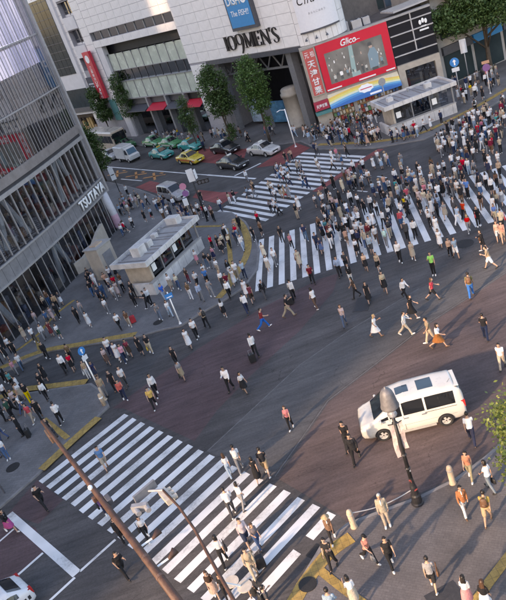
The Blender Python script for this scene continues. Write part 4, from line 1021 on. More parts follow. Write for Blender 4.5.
t=thing('gate_post','thick grey bollard at the kerb of the lower left corner','bollard',(-10.75,37.95,.1)); q=MB(); q.lathe([(.13,0),(.13,.75),(.1,.85),(.01,.88)],12); q.build('shaft',TANB,t,True); q=MB(); q.lathe([(.135,.55),(.135,.65)],12); q.build('band',WHITEL,t)
SIGW=M('sign_white',(.62,.63,.66),.5,var=.08); PINK=M('sign_pink',(.48,.20,.30),.5,var=.1); VIOL=M('sign_violet',(.22,.10,.26),.5,var=.1)
t=post('signal_pole','dark signal pole with white name board behind the white kiosk','traffic light',-1.47,64.21,.1,4.9,.075,POLEB)
plate_sign(t,4.1,5.3,.62,SIGW,(-.1,-.99),.1,'name_board'); plate_sign(t,4.3,5.2,.30,SIGW,(.75,-.66),.6,'side_board')
q=MB(); q.obox((.9,-.3,3.85),(.55,.12,.2),R(-20)); hd=q.build('signal_head',POLEB,t)
for k in range(3):
    q=MB(); q.lathe([(.13,0),(.13,.1),(.1,.1),(.1,.02),(.01,.02)],12,(.55+.33*k,-.13-.11*k-.25,3.85),'Y'); q.build('lens_hood',DKGREY,hd)
q=MB(); q.tube([(0,0,3.9),(.5,-.15,3.9)],.04,6); q.build('arm',POLEB,t)
t=post('sign_pole','dark pole with pink and violet round signs behind the white kiosk','sign',-2.49,64.11,.1,4.3,.06,POLEB)
d1=(-.1,-.99)
disc_sign(t,4.0,.32,PINK,d1); disc_sign(t,3.3,.30,VIOL,d1); q=MB(); q.box(-.5,-.05,-.2,.2,2.2,2.8); q.build('control_box',SIGW,t)
t=post('white_pole','slim white pole on the far pavement before the portal','pole',10.44,78.4,.0,4.4,.07,WHITEL)
q=MB(); q.tube([(0,0,4.3),(-.6,-.4,4.55),(-1.0,-.6,4.5)],.04,6); q.build('arm',WHITEL,t)
t=post('banner_pole','pole with tall white lantern board beside the glass building','sign',-10.64,84.94,.1,3.4,.05,POLEB)
plate_sign(t,1.9,3.5,.6,SIGW,(.2,-.98),.06,'board'); plate_sign(t,2.5,2.6,.4,POLEB,(.2,-.98),.095,'lettering_bar')
t=post('arrow_sign','tall pole with round blue arrow sign right of the subway canopy','sign',27.51,71.93,.1,4.6,.06,POLEG)
disc_sign(t,4.3,.46,BLUES,(-.3,-.95)); arrow(t,4.3,.46,(-.3,-.95),.12); plate_sign(t,3.35,3.75,.75,SIGW,(-.3,-.95))
t=post('round_sign','pole with violet round sign on pavement by the big tree','sign',30.53,71.6,.1,3.3,.055,SIGW)
disc_sign(t,2.75,.38,VIOL,(-.3,-.95)); plate_sign(t,3.15,3.45,.75,M('sign_orange',(.50,.28,.18),.5),(-.3,-.95))
t=post('round_sign','pole with grey backed round sign beside the rainbow awning','sign',21.0,76.28,.1,4.3,.06,POLEG)
disc_sign(t,3.95,.42,POLEG,(.1,-.99))
t=post('hanging_sign','pole with two tall white boards under the big tree','sign',31.0,77.7,.1,5.0,.06,POLEG)
plate_sign(t,3.5,5.0,.7,SIGW,(-.3,-.95)); q=plate_sign(t,3.6,4.9,.35,SIGW,(-.3,-.95),.5)
# ornate street lamp in the foreground
t=thing('street_lamp','black ornate street lamp with grey bell shade beside the minivan','lamp',(3.46,21.62,.1))
q=MB(); q.lathe([(.26,0),(.26,.06),(.21,.1),(.20,.45),(.16,.52),(.14,.9),(.11,1.0),(.085,1.4)],14); q.build('base',POLEB,t)
q=MB(); q.tube([(0,0,1.4),(0,0,4.75)],[.085,.065],12); q.build('pole',POLEB,t,True)
for z in (1.9,2.6,4.2): 
    q=MB(); q.lathe([(.075,z-.06),(.12,z),(.075,z+.06)],12); q.build('ring',POLEB,t)
random.seed(77); STK=[M('sticker_'+n,c,.5,var=.25,scale=20) for n,c in (('white',(.6,.6,.58)),('yellow',(.55,.45,.15)),('red',(.45,.08,.07)),('blue',(.12,.22,.42)))]
for k in range(11):
    z=random.uniform(.55,2.9); a=random.uniform(0,6.28); rr=(.17 if z<.9 else .095)+.004; w=random.uniform(.25,.5); h=random.uniform(.06,.14); q=MB()
    q.quad(*[((rr+(.05 if z<.5 else 0))*math.cos(a+u),(rr)*math.sin(a+u),z+v) for u,v in ((-w,0),(w,0),(w,h),(-w,h))]); q.build('sticker',random.choice(STK),t)
for sx,h in ((-1,1.6),(1,1.3)):
    q=MB(); q.tube([(sx*.08,0,4.15),(sx*.28,0,4.2)],.02,6); q.build('banner_arm',POLEB,t)
    q=MB(); pts=[]
    vs=[];fs=[]
    for i in range(6):
        z=4.15-i*h/5
        for dx in (.09,.27): vs.append((sx*dx+.02*math.sin(i*1.3),.03*math.sin(i*1.7+dx*9),z))
        for dx in (.09,.27): vs.append((sx*dx+.02*math.sin(i*1.3),.03*math.sin(i*1.7+dx*9)+.012,z))
    for i in range(5): a=i*4; fs+=[(a,a+1,a+5,a+4),(a+3,a+2,a+6,a+7),(a,a+4,a+6,a+2),(a+1,a+3,a+7,a+5)]
    q.add(vs,fs); q.build('banner',M('banner_cloth',(.55,.44,.42),.8,var=.3,scale=4),t)
q=MB(); q.tube([(0,0,4.75),(0,.02,5.0)],[.065,.05],10); q.lathe([(.16,4.55),(.19,4.62),(.16,4.72),(.10,4.80)],14); q.build('neck',POLEG,t)
q=MB(); q.lathe([(.35,4.98),(.36,5.03),(.325,5.14),(.30,5.32),(.275,5.50),(.235,5.66),(.17,5.78),(.09,5.84),(.04,5.86),(.035,5.91),(.01,5.93)],20); q.build('bell_shade',M('lamp_grey',(.17,.165,.175),.5,.2,.35,6,.3),t,True)
q=MB(); q.lathe([(.22,4.88),(.30,4.97),(.01,4.98)],16); q.build('diffuser',M('lamp_diffuser',(.5,.48,.45),.3),t)
for k,(x,y,lb) in enumerate(((.70,21.55,'tan stone bollard by the yellow strip at the near kerb'),(5.12,21.95,'tan stone bollard right of the street lamp'),(8.4,22.6,'tan stone bollard at the right edge under the leaves'))):
    b=thing('bollard',lb,'bollard',(x,y,.1),0,'stone bollards along the kerb'); q=MB(); q.lathe([(.15,0),(.15,.05),(.125,.1),(.125,.82),(.10,.92),(.05,.97),(.01,.98)],14); q.build('shaft',TANB,b,True); q=MB(); q.lathe([(.128,.70),(.135,.72),(.135,.76),(.128,.78)],14); q.build('ring',CONC,b)
ch=thing('chain','pale chain slung from the near bollard to the street lamp','chain',(.70,21.55,.1)); dx,dy=3.46-.70,21.62-21.55; sc=MB()
m=MB(); pts=[(dx*i/16,dy*i/16,.78-.22*math.sin(math.pi*i/16)) for i in range(17)]; m.tube(pts,.022,6); m.build('links',M('chain_steel',(.45,.43,.42),.4,.5),ch)
# guard rail at the lower left corner
t=thing('guard_rail','dark grey guard rail along the lower left pavement edge','railing',(-16.3,32.6,.1))
u=Vector((-.86,-.51)); 
for k in range(6):
    p=u*(k*1.5); q=MB(); q.tube([(p.x,p.y,0),(p.x,p.y,.9)],.045,8); q.build('post',DKGREY,t)
for z in (.45,.62,.85):
    q=MB(); e=u*7.5; q.tube([(0,0,z),(e.x,e.y,z)],.03,6); q.build('rail',DKGREY,t)
t=thing('barrier','grey barrier frame standing on the lower left corner pavement','railing',(-16.9,36.1,.1)); u=Vector((-.35,-.94))
for k in range(3):
    p=u*(k*.9); q=MB(); q.tube([(p.x,p.y,0),(p.x,p.y,1.0)],.035,8); q.build('post',DKGREY,t)
for z in (.5,1.0):
    e=u*1.8; q=MB(); q.tube([(0,0,z),(e.x,e.y,z)],.03,6); q.build('rail',DKGREY,t)
# brown mast arm across the near crossing
A0=Vector((-3.55,11.25)); A1=Vector((-8.75,22.7)); da=(A1-A0); LA=da.length; ang=math.atan2(da.y,da.x)
t=thing('mast_arm','long rusty brown signal mast arm reaching over the near crossing','traffic light',(A0.x,A0.y,0),ang)
q=MB(); q.tube([(0,0,0),(0,0,8.2),(.12,0,8.75),(.5,0,8.98)],[.15,.125,.12,.118],14); q.build('mast',RUST,t,True)
q=MB(); q.tube([(.5,0,8.98),(LA*.35,0,9.02),(LA*.7,0,9.02),(LA,0,9.0)],[.115,.10,.082,.06],14); q.build('arm',RUST,t,True)
for x in (2.2,3.1,4.4,6.0,7.6,9.2):
    q=MB(); q.tube([(x-.05,0,9.01),(x+.05,0,9.01)],(.122-.0045*x),12); q.build('clamp',M('clamp_rust',(.16,.10,.08),.5,.4,.3,8),t)
for k,(x,s) in enumerate(((2.6,-1),(3.6,-1))):
    q=MB(); q.tube([(x,0,9.0),(x,s*.45,9.0)],.03,6); q.build('bracket',WHITEL,t)
    q=MB(); q.tube([(x-.02,s*.42,9.0),(x+.02,s*.52,9.0),(x+.08,s*.68,9.02)],[.035,.06,.11],10); q.build('horn_speaker',RUST,t,True)
q=MB(); q.lathe([(.01,0),(.05,.02),(.07,.07),(.07,.12),(.05,.15),(.01,.17)],12,(7.0,.06,9.06)); q.build('dome_camera',WHITEL,t,True)
q=MB(); q.bbox(6.0,6.35,-.24,-.08,8.9,9.1,.02); q.build('control_box',DKGREY,t)
q=MB(); q.bbox(6.6,6.75,.07,.2,8.86,9.02,.02); q.build('camera',RUST,t)
q=MB(); q.tube([(LA-.3,0,9.0),(LA-.3,0,8.55)],.04,6); q.build('hanger',RUST,t)
q=MB(); q.bbox(LA-.5,LA+.25,-.09,.09,8.25,8.55,.03); hd=q.build('signal_head',M('signal_brown',(.10,.065,.05),.5,var=.3),t)
for k in range(3):
    q=MB(); q.tube([(LA-.37+.25*k,-.09,8.40),(LA-.37+.25*k,-.22,8.40)],.095,12); q.build('lens_hood',POLEB,hd)
# curved signal arm
t=thing('curved_signal_arm','slim curved brown signal arm with pale signal heads over the crossing','traffic light',(-2.6,12.0,0))
pl=[(0,0,0),(0,0,4.6),(-.25,.8,5.35),(-.75,2.5,5.75),(-1.23,4.15,5.95),(-1.7,5.9,6.0),(-2.15,7.2,6.0),(-2.7,8.4,6.0)]
q=MB(); q.tube(pl,[.09,.085,.075,.065,.055,.048,.045,.04],10); q.build('arm',RUST,t,True)
CREAM=M('signal_cream',(.52,.45,.38),.5,var=.2,scale=4)
q=MB(); q.obox((-2.62,8.15,5.88),(.15,.38,.11),R(24)); hd=q.build('signal_head',CREAM,t)
for k in range(3):
    u=Vector((-.407,.914))*(k-1)*.25; q=MB(); q.tube([(-2.62+u.x+.11,8.15+u.y+.05,5.88),(-2.62+u.x+.27,8.15+u.y+.12,5.86)],.095,12); q.build('lens_hood',CREAM,hd)
q=MB(); q.tube([(-2.7,8.4,6.0),(-3.5,8.75,6.0)],.045,8); q.build('side_arm',POLEG,t)
q=MB(); q.obox((-3.35,8.6,6.05),(.48,.05,.17),R(35)); q.build('back_plate',M('plate_grey',(.26,.26,.28),.5,.3,.2),t)
q=MB(); q.obox((-3.6,8.05,5.9),(.30,.09,.14),R(-15)); hd2=q.build('signal_head',POLEG,t)
for k in range(2):
    q=MB(); q.tube([(-3.75+.36*k,8.0,5.9),(-3.75+.36*k+.1,7.75,5.88)],.10,10); q.build('lens_hood',POLEG,hd2)
q=MB(); q.tube([(-1.05,3.55,5.8),(-.75,4.0,5.0)],.03,6); q.build('sign_bracket',WHITEL,t)
for k,(x,y) in enumerate(((-1.0,4.3),(-.62,3.95))):
    q=MB(); q.lathe([(.24,0),(.24,.03),(.01,.03)],18,(x,y,4.95)); q.build('round_sign',CREAM,t)
q=MB(); q.obox((-.15,1.05,4.6),(.45,.03,.12),R(-35)); q.build('blue_sign',M('pale_blue_sign',(.35,.48,.60),.5),t)
# ================================================================ vehicles (local: +x front, wheels on z=0)
TYRE=M('tyre',(.022,.022,.024),.8,var=.2); RIM=M('alloy_rim',(.52,.51,.50),.35,.25,.1); CGL=M('car_glass',(.012,.014,.018),.06,var=0,spec=.8)
CHROME=M('chrome',(.5,.5,.5),.2,.9,0); BLKP=M('black_plastic',(.02,.02,.022),.5,var=.1); HEADL=M('headlight',(.62,.64,.66),.15,var=.05,spec=.8); TAILL=M('taillight',(.40,.03,.03),.25,var=.05)
def car_paint(name,c): return M('car_paint_'+name,c,.28,var=.06,scale=1.5,coat=.6,spec=.5)
def wheel_mesh(r,w):
    a=MB(); a.lathe([(r*.62,-w/2),(r*.93,-w/2),(r,-w*.38),(r,w*.38),(r*.93,w/2),(r*.62,w/2),(r*.62,-w/2)],22,(0,0,0),'Y')
    b=MB(); b.lathe([(r*.64,-w*.42),(r*.64,w*.40),(r*.60,w*.43),(r*.57,w*.37),(.01,w*.37)],22,(0,0,0),'Y')
    for s in range(5):
        for sd in (1,):
            an=2*math.pi*s/5; c,sn=math.cos(an),math.sin(an); px,pz=-sn,c
            P=[(r*.1,-.04),(r*.58,-.055),(r*.58,.055),(r*.1,.04)]
            vs=[(c*u+px*v,w*.44,sn*u+pz*v) for u,v in P]+[(c*u+px*v,w*.28,sn*u+pz*v) for u,v in P]
            b.add(vs,[(3,2,1,0),(4,5,6,7),(0,1,5,4),(1,2,6,5),(2,3,7,6),(3,0,4,7)])
    return a.mesh('tyre',TYRE,True),b.mesh('rim',RIM)
WM={}
def car(name,label,cat,x,y,rz,st,paint,wheels,r=.31,tw=.2,side=(),ws=None,rg=None,roof_glass=(),taxi=None,group=None,z=.001,wmat=None,stripe=None,front_bar=True):
    """st: stations (x, zbottom, zbelt, halfwidth, zroof, halfroof) from front to rear"""
    t=thing(name,label,cat,(x,y,z),R(rz),group)
    st=sorted(st,key=lambda s:-s[0])
    def at(xx):
        if xx>=st[0][0]: return st[0]
        for a,b in zip(st,st[1:]):
            if b[0]<=xx<=a[0]:
                f=(a[0]-xx)/(a[0]-b[0]) if a[0]!=b[0] else 0; return tuple(a[i]+(b[i]-a[i])*f for i in range(6))
        return st[-1]
    def ring(s):
        X,zb,zl,w,zr,wr=s; h=zl-zb
        return [(w*.86,zb),(w*.97,zb+h*.14),(w,zb+h*.42),(w*.995,zb+h*.72),(w*.965,zl),(wr+(w*.965-wr)*.10,zl+(zr-zl)*.88),(wr*.93,zr-.02),(wr*.70,zr+.008),(wr*.35,zr+.018)]
    xs=sorted({s[0] for s in st}|{st[0][0]-(st[0][0]-st[-1][0])*i/26 for i in range(27)},reverse=True)
    m=MB(); vs=[]; fs=[]; n=None
    for X in xs:
        rg_=ring(at(X)); full=[(X,yy,zz) for yy,zz in rg_]+[(X,-yy,zz) for yy,zz in rg_[::-1]]; n=len(full); vs+=full
    for i in range(len(xs)-1):
        for k in range(n): j=(k+1)%n; fs.append((i*n+k,(i+1)*n+k,(i+1)*n+j,i*n+j))
    fs.append(tuple(range(n))); fs.append(tuple(range((len(xs)-1)*n+n-1,(len(xs)-1)*n-1,-1)))
    m.add(vs,fs); body=m.build('body',paint,t,True)
    def sidept(X,v,sg,o):
        q=ring(at(X)); a,b=q[4],q[5]; return (X,sg*(a[0]+(b[0]-a[0])*v+o),a[1]+(b[1]-a[1])*v)
    for sg in (1,-1):
        for (xa,xb,va,vb) in side:
            N=4; vs=[];fs=[]
            for i in range(N+1):
                X=xa+(xb-xa)*i/N; vs+=[sidept(X,va,sg,.010),sidept(X,vb,sg,.012),sidept(X,va,sg,-.02),sidept(X,vb,sg,-.02)]
            for i in range(N): a=i*4; fs+=[(a,a+1,a+5,a+4),(a+1,a+3,a+7,a+5),(a,a+4,a+6,a+2)]
            fs+=[(0,2,3,1),(4*N,4*N+1,4*N+3,4*N+2)]
            q=MB(); q.add(vs,fs); q.build('window',wmat or CGL,t)
    def toppatch(nm,xa,xb,f,mat,o=.014,f0=None):
        N=5; vs=[];fs=[]
        for i in range(N+1):
            X=xa+(xb-xa)*i/N; s=at(X); q=ring(s); P=[(-1,q[6]),(-.72,q[7]),(-.36,q[8]),(.36,q[8]),(.72,q[7]),(1,q[6])]
            for sg,pt in P: vs.append((X+(o if nm=='windscreen' else (-o if nm=='rear_window' else 0)),(1 if sg>0 else -1)*pt[0]*f,pt[1]+o))
        for i in range(N):
            for k in range(5): a=i*6+k; fs.append((a,a+1,a+7,a+6))
        q=MB(); q.add(vs,fs); return q.build(nm,mat,t)
    if ws: toppatch('windscreen',ws[0],ws[1],1.0,wmat or CGL)
    if rg: toppatch('rear_window',rg[0],rg[1],.97,wmat or CGL)
    for a,b,f in roof_glass: toppatch('sunroof',a,b,f,M('sunroof_glass',(.035,.06,.085),.08,var=0,spec=.7),.010)
    key=(r,tw)
    if key not in WM: WM[key]=wheel_mesh(r,tw)
    for wx in wheels:
        w=at(wx)[3]
        for sg in (1,-1):
            wo=thing('wheel','x','x'); del wo['label'],wo['category']; wo.parent=t; wo.location=(wx,sg*(w-tw*.38),r); wo.rotation_euler=(0,0,0 if sg>0 else math.pi)
            mobj('tyre',WM[key][0],wo); mobj('rim',WM[key][1],wo)
            q=MB(); k=18; rr=r*1.16; arc_=[(rr*math.cos(math.pi*i/k),rr*math.sin(math.pi*i/k)) for i in range(k+1)]
            vs=[(a_,0.,b_) for a_,b_ in arc_]+[(0,0,-r*.35)]
            q.add([(a_+0,.004*sg,b_) for a_,_,b_ in vs],[tuple(range(k+1))+(k+1,)]); ao=q.build('wheel_arch',BLKP,t); ao.location=(wx,sg*(w*1.003),r)
    f,b=st[0],st[-1]
    fx=st[1][0]; s1=at(fx)
    for sg in (1,-1):
        X0,X1=st[0][0]-.06,st[0][0]-.42; q=MB(); vs=[]
        for X in (X0,(X0+X1)/2,X1):
            g=ring(at(X)); vs+=[(X+.03,sg*(g[3][0]+.012),g[3][1]+.0),(X+.03,sg*(g[4][0]+.012),g[4][1]-.02),(X+.05,sg*g[4][0]*.62,g[4][1]-.0),(X+.06,sg*g[3][0]*.62,g[3][1])]
        fs=[(0,1,5,4),(4,5,9,8),(0,3,2,1)]
        q.add(vs,fs); q.build('headlight',HEADL,t)
        X=b[0]; g=ring(at(X+.05)); q=MB(); q.box(X-.02,X+.16,sg*(g[4][0]-.20),sg*(g[4][0]+.014),g[3][1]-.05,g[4][1]+.10); q.build('taillight',TAILL,t)
        g=ring(at(ws[0]-.12)) if ws else ring(s1); q=MB(); X=(ws[0]-.25) if ws else fx; q.bbox(X-.05,X+.06,min(sg*(g[4][0]+.02),sg*(g[4][0]+.22)),max(sg*(g[4][0]+.02),sg*(g[4][0]+.22)),g[4][1]+.02,g[4][1]+.18,.02); q.build('mirror',paint,t)
    if front_bar:
        g=at(st[0][0]-.03); q=MB(); q.box(st[0][0]-.04,st[0][0]+.02,-g[3]*.52,g[3]*.52,g[1]+(g[2]-g[1])*.52,g[1]+(g[2]-g[1])*.86); q.build('grille',BLKP,t)
        q=MB(); q.box(st[0][0]+.0,st[0][0]+.03,-.17,.17,g[1]+.08,g[1]+.20); q.build('number_plate',WHITEL,t)
        g=at(st[-1][0]+.03); q=MB(); q.box(st[-1][0]-.025,st[-1][0]+.02,-.17,.17,g[1]+.28,g[1]+.42); q.build('number_plate',WHITEL,t)
    for xa,xb,_,_ in side[:-1]:
        pass
    if taxi:
        X=0.; s=at(-.1); q=MB(); q.bbox(-.2,.02,-.28,.28,s[4]+.02,s[4]+.17,.03); q.build('roof_lamp',taxi,t)
    if stripe:
        for sg in (1,-1):
            q=MB(); vs=[];N=8
            for i in range(N+1):
                X=st[1][0]-.1+(st[-2][0]-st[1][0]+.2)*i/N; g=ring(at(X)); vs+=[(X,sg*(g[2][0]+.008),g[2][1]),(X,sg*(g[3][0]+.008),g[3][1])]
            q.add(vs,[(2*i,2*i+1,2*i+3,2*i+2) for i in range(N)]); q.build('side_stripe',stripe,t)
    # door seams
    for sd in (1,-1):
        for X in [s[1] for s in side[:2]]:
            q=MB(); g0=ring(at(X-.06)); q.quad(*[(X-.06+dx,sd*(g0[i][0]+.004),g0[i][1]) for dx,i in ((0,1),(.018,1),(.018,2),(.018,4),(0,4),(0,2))]); q.build('door_seam',BLKP,t)
    return t
MINIVAN=[(2.42,.32,.72,.70,.76,.52),(2.33,.24,.90,.83,.95,.62),(2.05,.2,1.0,.90,1.06,.74),(1.72,.2,1.05,.915,1.16,.80),(.78,.2,1.08,.92,1.82,.74),(.1,.2,1.09,.92,1.93,.75),(-1.4,.2,1.10,.92,1.94,.75),(-2.1,.22,1.10,.91,1.90,.73),(-2.33,.28,1.08,.88,1.74,.70),(-2.42,.34,1.05,.84,1.45,.70)]
vc=((3.5+6.4)/2,(26.0+25.5)/2); vh=170.
van_c=(vc[0]+.9*math.sin(R(10)),vc[1]+.9*math.cos(R(10)))
car('minivan','white minivan with tinted windows and two sunroofs turning in the crossing','van',van_c[0],van_c[1],vh,MINIVAN,car_paint('pearl_white',(.55,.535,.505)),(1.45,-1.45),.335,.22,
    side=((1.40,1.05,.06,.38),(.98,.42,.06,.86),(.34,-.62,.06,.92),(-.72,-2.02,.06,.92)),ws=(1.68,.82),rg=(-2.14,-2.38),roof_glass=((.45,-.15,.52),(-.55,-1.25,.70)))
SEDAN=[(2.33,.30,.62,.70,.66,.50),(2.25,.22,.74,.81,.80,.62),(1.2,.2,.86,.84,.94,.70),(.95,.2,.88,.845,.98,.72),(.35,.2,.90,.845,1.40,.60),(-.1,.2,.90,.845,1.46,.60),(-.75,.2,.90,.845,1.44,.60),(-1.45,.2,.90,.84,1.02,.68),(-1.6,.2,.90,.84,.98,.70),(-2.2,.24,.84,.81,.92,.66),(-2.32,.30,.74,.76,.80,.58)]
SS_=((.82,.12,.08,.86),(.04,-.72,.08,.90),(-.80,-1.22,.10,.72))
def taxi(key,label,c,pn,lamp,stripe=None):
    x,y,a=CARPOS[key]
    return car('taxi',label,'taxi',x,y,a,SEDAN,car_paint(pn,c),(1.4,-1.38),.31,.19,SS_,(.97,.38),(-.80,-1.45),taxi=lamp,stripe=stripe,group='taxis waiting in the far lanes')
LAMPW=M('taxi_lamp',(.6,.6,.58),.3); LAMPY=M('taxi_lamp_yellow',(.6,.4,.08),.3)
taxi('blk2','black taxi nearest the far crossing',(.022,.022,.026),'black',LAMPW)
taxi('blk1','black taxi on the red lane behind the other black taxi',(.024,.024,.028),'black2',LAMPW)
taxi('silver','silver white taxi first in line beside the far crossing',(.50,.48,.47),'silver',LAMPW)
taxi('yel','yellow orange taxi beside the two teal taxis',(.60,.44,.05),'yellow',LAMPW,M('stripe_orange',(.5,.12,.04),.4))
taxi('teal2','teal taxi behind the black taxis in the far lane',(.03,.34,.31),'teal',LAMPY)
taxi('teal1','teal taxi following the yellow taxi',(.03,.30,.28),'teal2',LAMPY)
taxi('g2','green taxi behind the teal taxi at the far kerb',(.05,.27,.10),'green',LAMPW,M('stripe_pale',(.55,.55,.45),.4))
taxi('g1','green taxi last in the kerbside line',(.045,.24,.09),'green2',LAMPW,MATS['stripe_pale'])
taxi('green3','dark green car half hidden behind the white truck',(.03,.15,.06),'green3',LAMPW)
x,y,a=CARPOS['silvleft']
car('sedan','grey white sedan beside the corner of the glass building','car',x,y,a,SEDAN,car_paint('greywhite',(.40,.40,.41)),(1.4,-1.38),.31,.19,SS_,(.97,.38),(-.80,-1.45))
WAGON=[(2.25,.3,.66,.70,.70,.5),(2.15,.22,.82,.80,.88,.62),(1.45,.2,.94,.84,1.04,.72),(1.2,.2,.96,.85,1.10,.74),(.5,.2,.98,.85,1.66,.68),(0,.2,.98,.85,1.76,.68),(-1.5,.2,.99,.85,1.76,.68),(-2.05,.22,.99,.84,1.68,.66),(-2.22,.3,.95,.80,1.30,.66)]
WS_=((1.0,.42,.06,.75),(.34,-.7,.06,.92),(-.8,-1.9,.06,.90))
x,y,a=CARPOS['mini']
car('minivan','grey minivan with pale roof parked behind the white kiosk','van',x,y,a,WAGON,car_paint('grey',(.28,.27,.28)),(1.35,-1.35),.32,.2,WS_,(1.18,.54),(-2.0,-2.2))
# white car leaving at lower left
car('hatchback','white car cut by the lower left edge driving away','car',-15.3,23.2,216,[(2.1,.3,.62,.68,.66,.5),(2.0,.22,.76,.80,.82,.6),(1.1,.2,.88,.84,.96,.7),(.85,.2,.90,.845,1.02,.72),(.2,.2,.92,.845,1.44,.62),(-.3,.2,.92,.845,1.50,.62),(-1.2,.2,.93,.845,1.44,.62),(-1.75,.22,.93,.83,1.10,.66),(-2.0,.26,.90,.80,.96,.66),(-2.1,.32,.78,.76,.84,.6)],car_paint('white',(.62,.62,.64)),(1.3,-1.28),.31,.19,((.72,.02,.08,.88),(-.06,-.95,.08,.9),(-1.02,-1.5,.10,.7)),(.86,.24),(-1.24,-1.76),stripe=M('stripe_dark',(.03,.03,.035),.4))
# white box truck
x,y,a=CARPOS['truck']
t=thing('box_truck','small white box truck beside the corner tree','truck',(x,y,.001),R(a))
PW=car_paint('truck_white',(.60,.60,.60))
q=MB(); q.bbox(-2.3,.75,-.88,.88,.55,2.25,.06); q.build('cargo_box',PW,t)
q=MB(); P=[(.8,.4),(2.2,.4),(2.25,.95),(2.0,1.15),(1.55,1.95),(1.35,2.05),(.8,2.05)]
vs=[(x_,.82 if z_<1.1 else .74,z_) for x_,z_ in P]+[(x_,-.82 if z_<1.1 else -.74,z_) for x_,z_ in P]; n=len(P)
q.add(vs,[tuple(range(n-1,-1,-1)),tuple(range(n,2*n))]+[(i,(i+1)%n,n+(i+1)%n,n+i) for i in range(n)]); q.build('cab',PW,t)
q=MB(); q.quad((2.02,.70,1.18),(2.02,-.70,1.18),(1.60,-.64,1.90),(1.60,.64,1.90)); q.build('windscreen',M('blue_windscreen',(.05,.13,.20),.1,var=0),t)
for s in (1,-1):
    q=MB(); q.quad((1.0,s*.835,1.2),(1.85,s*.835,1.2),(1.5,s*.765,1.85),(1.0,s*.765,1.85)); q.build('window',CGL,t)
    q=MB(); q.box(2.2,2.27,s*.45,s*.78,.6,.85); q.build('headlight',HEADL,t)
    for wx in (1.5,-1.4):
        wo=thing('wheel','x','x'); del wo['label'],wo['category']; wo.parent=t; wo.location=(wx,s*.76,.31); wo.rotation_euler=(0,0,0 if s>0 else math.pi); mobj('tyre',WM[(.31,.19)][0],wo); mobj('rim',WM[(.31,.19)][1],wo)
q=MB(); q.box(-2.2,2.2,-.6,.6,.3,.55); q.build('chassis',BLKP,t)
# city bus
x,y,a=CARPOS['bus']
t=thing('city_bus','cream city bus with dark windows at the far kerb','bus',(x,y,.001),R(a))
q=MB(); q.bbox(-5.2,5.2,-1.2,1.2,.35,3.0,.12); q.build('body',car_paint('bus_cream',(.52,.42,.33)),t)
q=MB(); q.bbox(-5.1,5.1,-1.1,1.1,3.0,3.1,.05); q.build('roof',car_paint('bus_roof',(.58,.52,.46)),t)
for s in (1,-1):
    for k in range(7):
        q=MB(); x0=-4.9+k*1.4; q.box(x0,x0+1.3,s*1.205,s*1.215,1.35,2.5); q.build('window',CGL,t)
    for wx in (3.4,-2.8):
        wo=thing('wheel','x','x'); del wo['label'],wo['category']; wo.parent=t; wo.location=(wx,s*1.08,.45); wo.rotation_euler=(0,0,0 if s>0 else math.pi); wo.scale=(1.45,1.2,1.45); mobj('tyre',WM[(.31,.19)][0],wo); mobj('rim',WM[(.31,.19)][1],wo)
q=MB(); q.box(5.205,5.215,-1.05,1.05,1.15,2.75); q.build('windscreen',CGL,t)
for s in (1,-1):
    q=MB(); q.box(5.2,5.23,s*.7,s*1.05,.6,.85); q.build('headlight',HEADL,t)
    q=MB(); q.bbox(5.25,5.4,min(s*1.1,s*1.3),max(s*1.1,s*1.3),2.1,2.6,.03); q.build('mirror',BLKP,t)

# extra fittings on the near minivan: handles, sill, mouldings, wipers, rear spoiler, aerial
V_=[o for o in COL.objects if o.name=='minivan'][0]; SILL=M('sill_grey',(.30,.29,.28),.5)
for sg in (1,-1):
    for X in (.28,-.55):
        q=MB(); q.bbox(X-.12,X+.10,min(sg*.922,sg*.955),max(sg*.922,sg*.955),.98,1.02,.008); q.build('door_handle',CHROME,V_)
    q=MB(); q.bbox(-1.0,1.0,min(sg*.86,sg*.925),max(sg*.86,sg*.925),.21,.30,.015); q.build('sill',SILL,V_)
    q=MB(); q.box(-2.0,.45,sg*.918,sg*.926,.62,.635); q.build('door_crease',SILL,V_)
    q=MB(); q.box(-2.05,-.6,sg*.914,sg*.924,1.035,1.05); q.build('slide_rail',BLKP,V_)
    q=MB(); q.tube([(1.70,sg*.15,1.21),(1.45,sg*.55,1.36)],.012,5); q.build('wiper',BLKP,V_)
q=MB(); q.bbox(-2.34,-2.14,-.62,.62,1.85,1.885,.015); q.build('rear_spoiler',MATS['car_paint_pearl_white'],V_)
q=MB(); q.tube([(-1.9,.3,1.92),(-2.05,.3,2.1)],.008,5); q.build('aerial',BLKP,V_)
q=MB(); q.box(2.36,2.43,-.60,.60,.34,.44); q.build('lower_grille',BLKP,V_)
# ================================================================ trees
BARK=M('bark',(.085,.065,.05),.85,var=.35,scale=6,bump=.6)
def leaf_mat(name,c1,c2):
    m=bpy.data.materials.new(name); m.use_nodes=True; t=m.node_tree; b=t.nodes['Principled BSDF']; L=t.links.new
    gi=nn(t,'ShaderNodeNewGeometry'); cr=nn(t,'ShaderNodeValToRGB'); cr.color_ramp.elements[0].color=(*c1,1); cr.color_ramp.elements[1].color=(*c2,1)
    L(gi.outputs['Random Per Island'],cr.inputs[0]); L(cr.outputs[0],b.inputs['Base Color']); b.inputs['Roughness'].default_value=.5
    b.inputs['Transmission Weight'].default_value=0.
    tl=nn(t,'ShaderNodeBsdfTranslucent'); L(cr.outputs[0],tl.inputs[0]); ms=nn(t,'ShaderNodeMixShader'); ms.inputs[0].default_value=.3
    o=[n for n in t.nodes if n.type=='OUTPUT_MATERIAL'][0]; L(b.outputs[0],ms.inputs[1]); L(tl.outputs[0],ms.inputs[2]); L(ms.outputs[0],o.inputs[0])
    return m
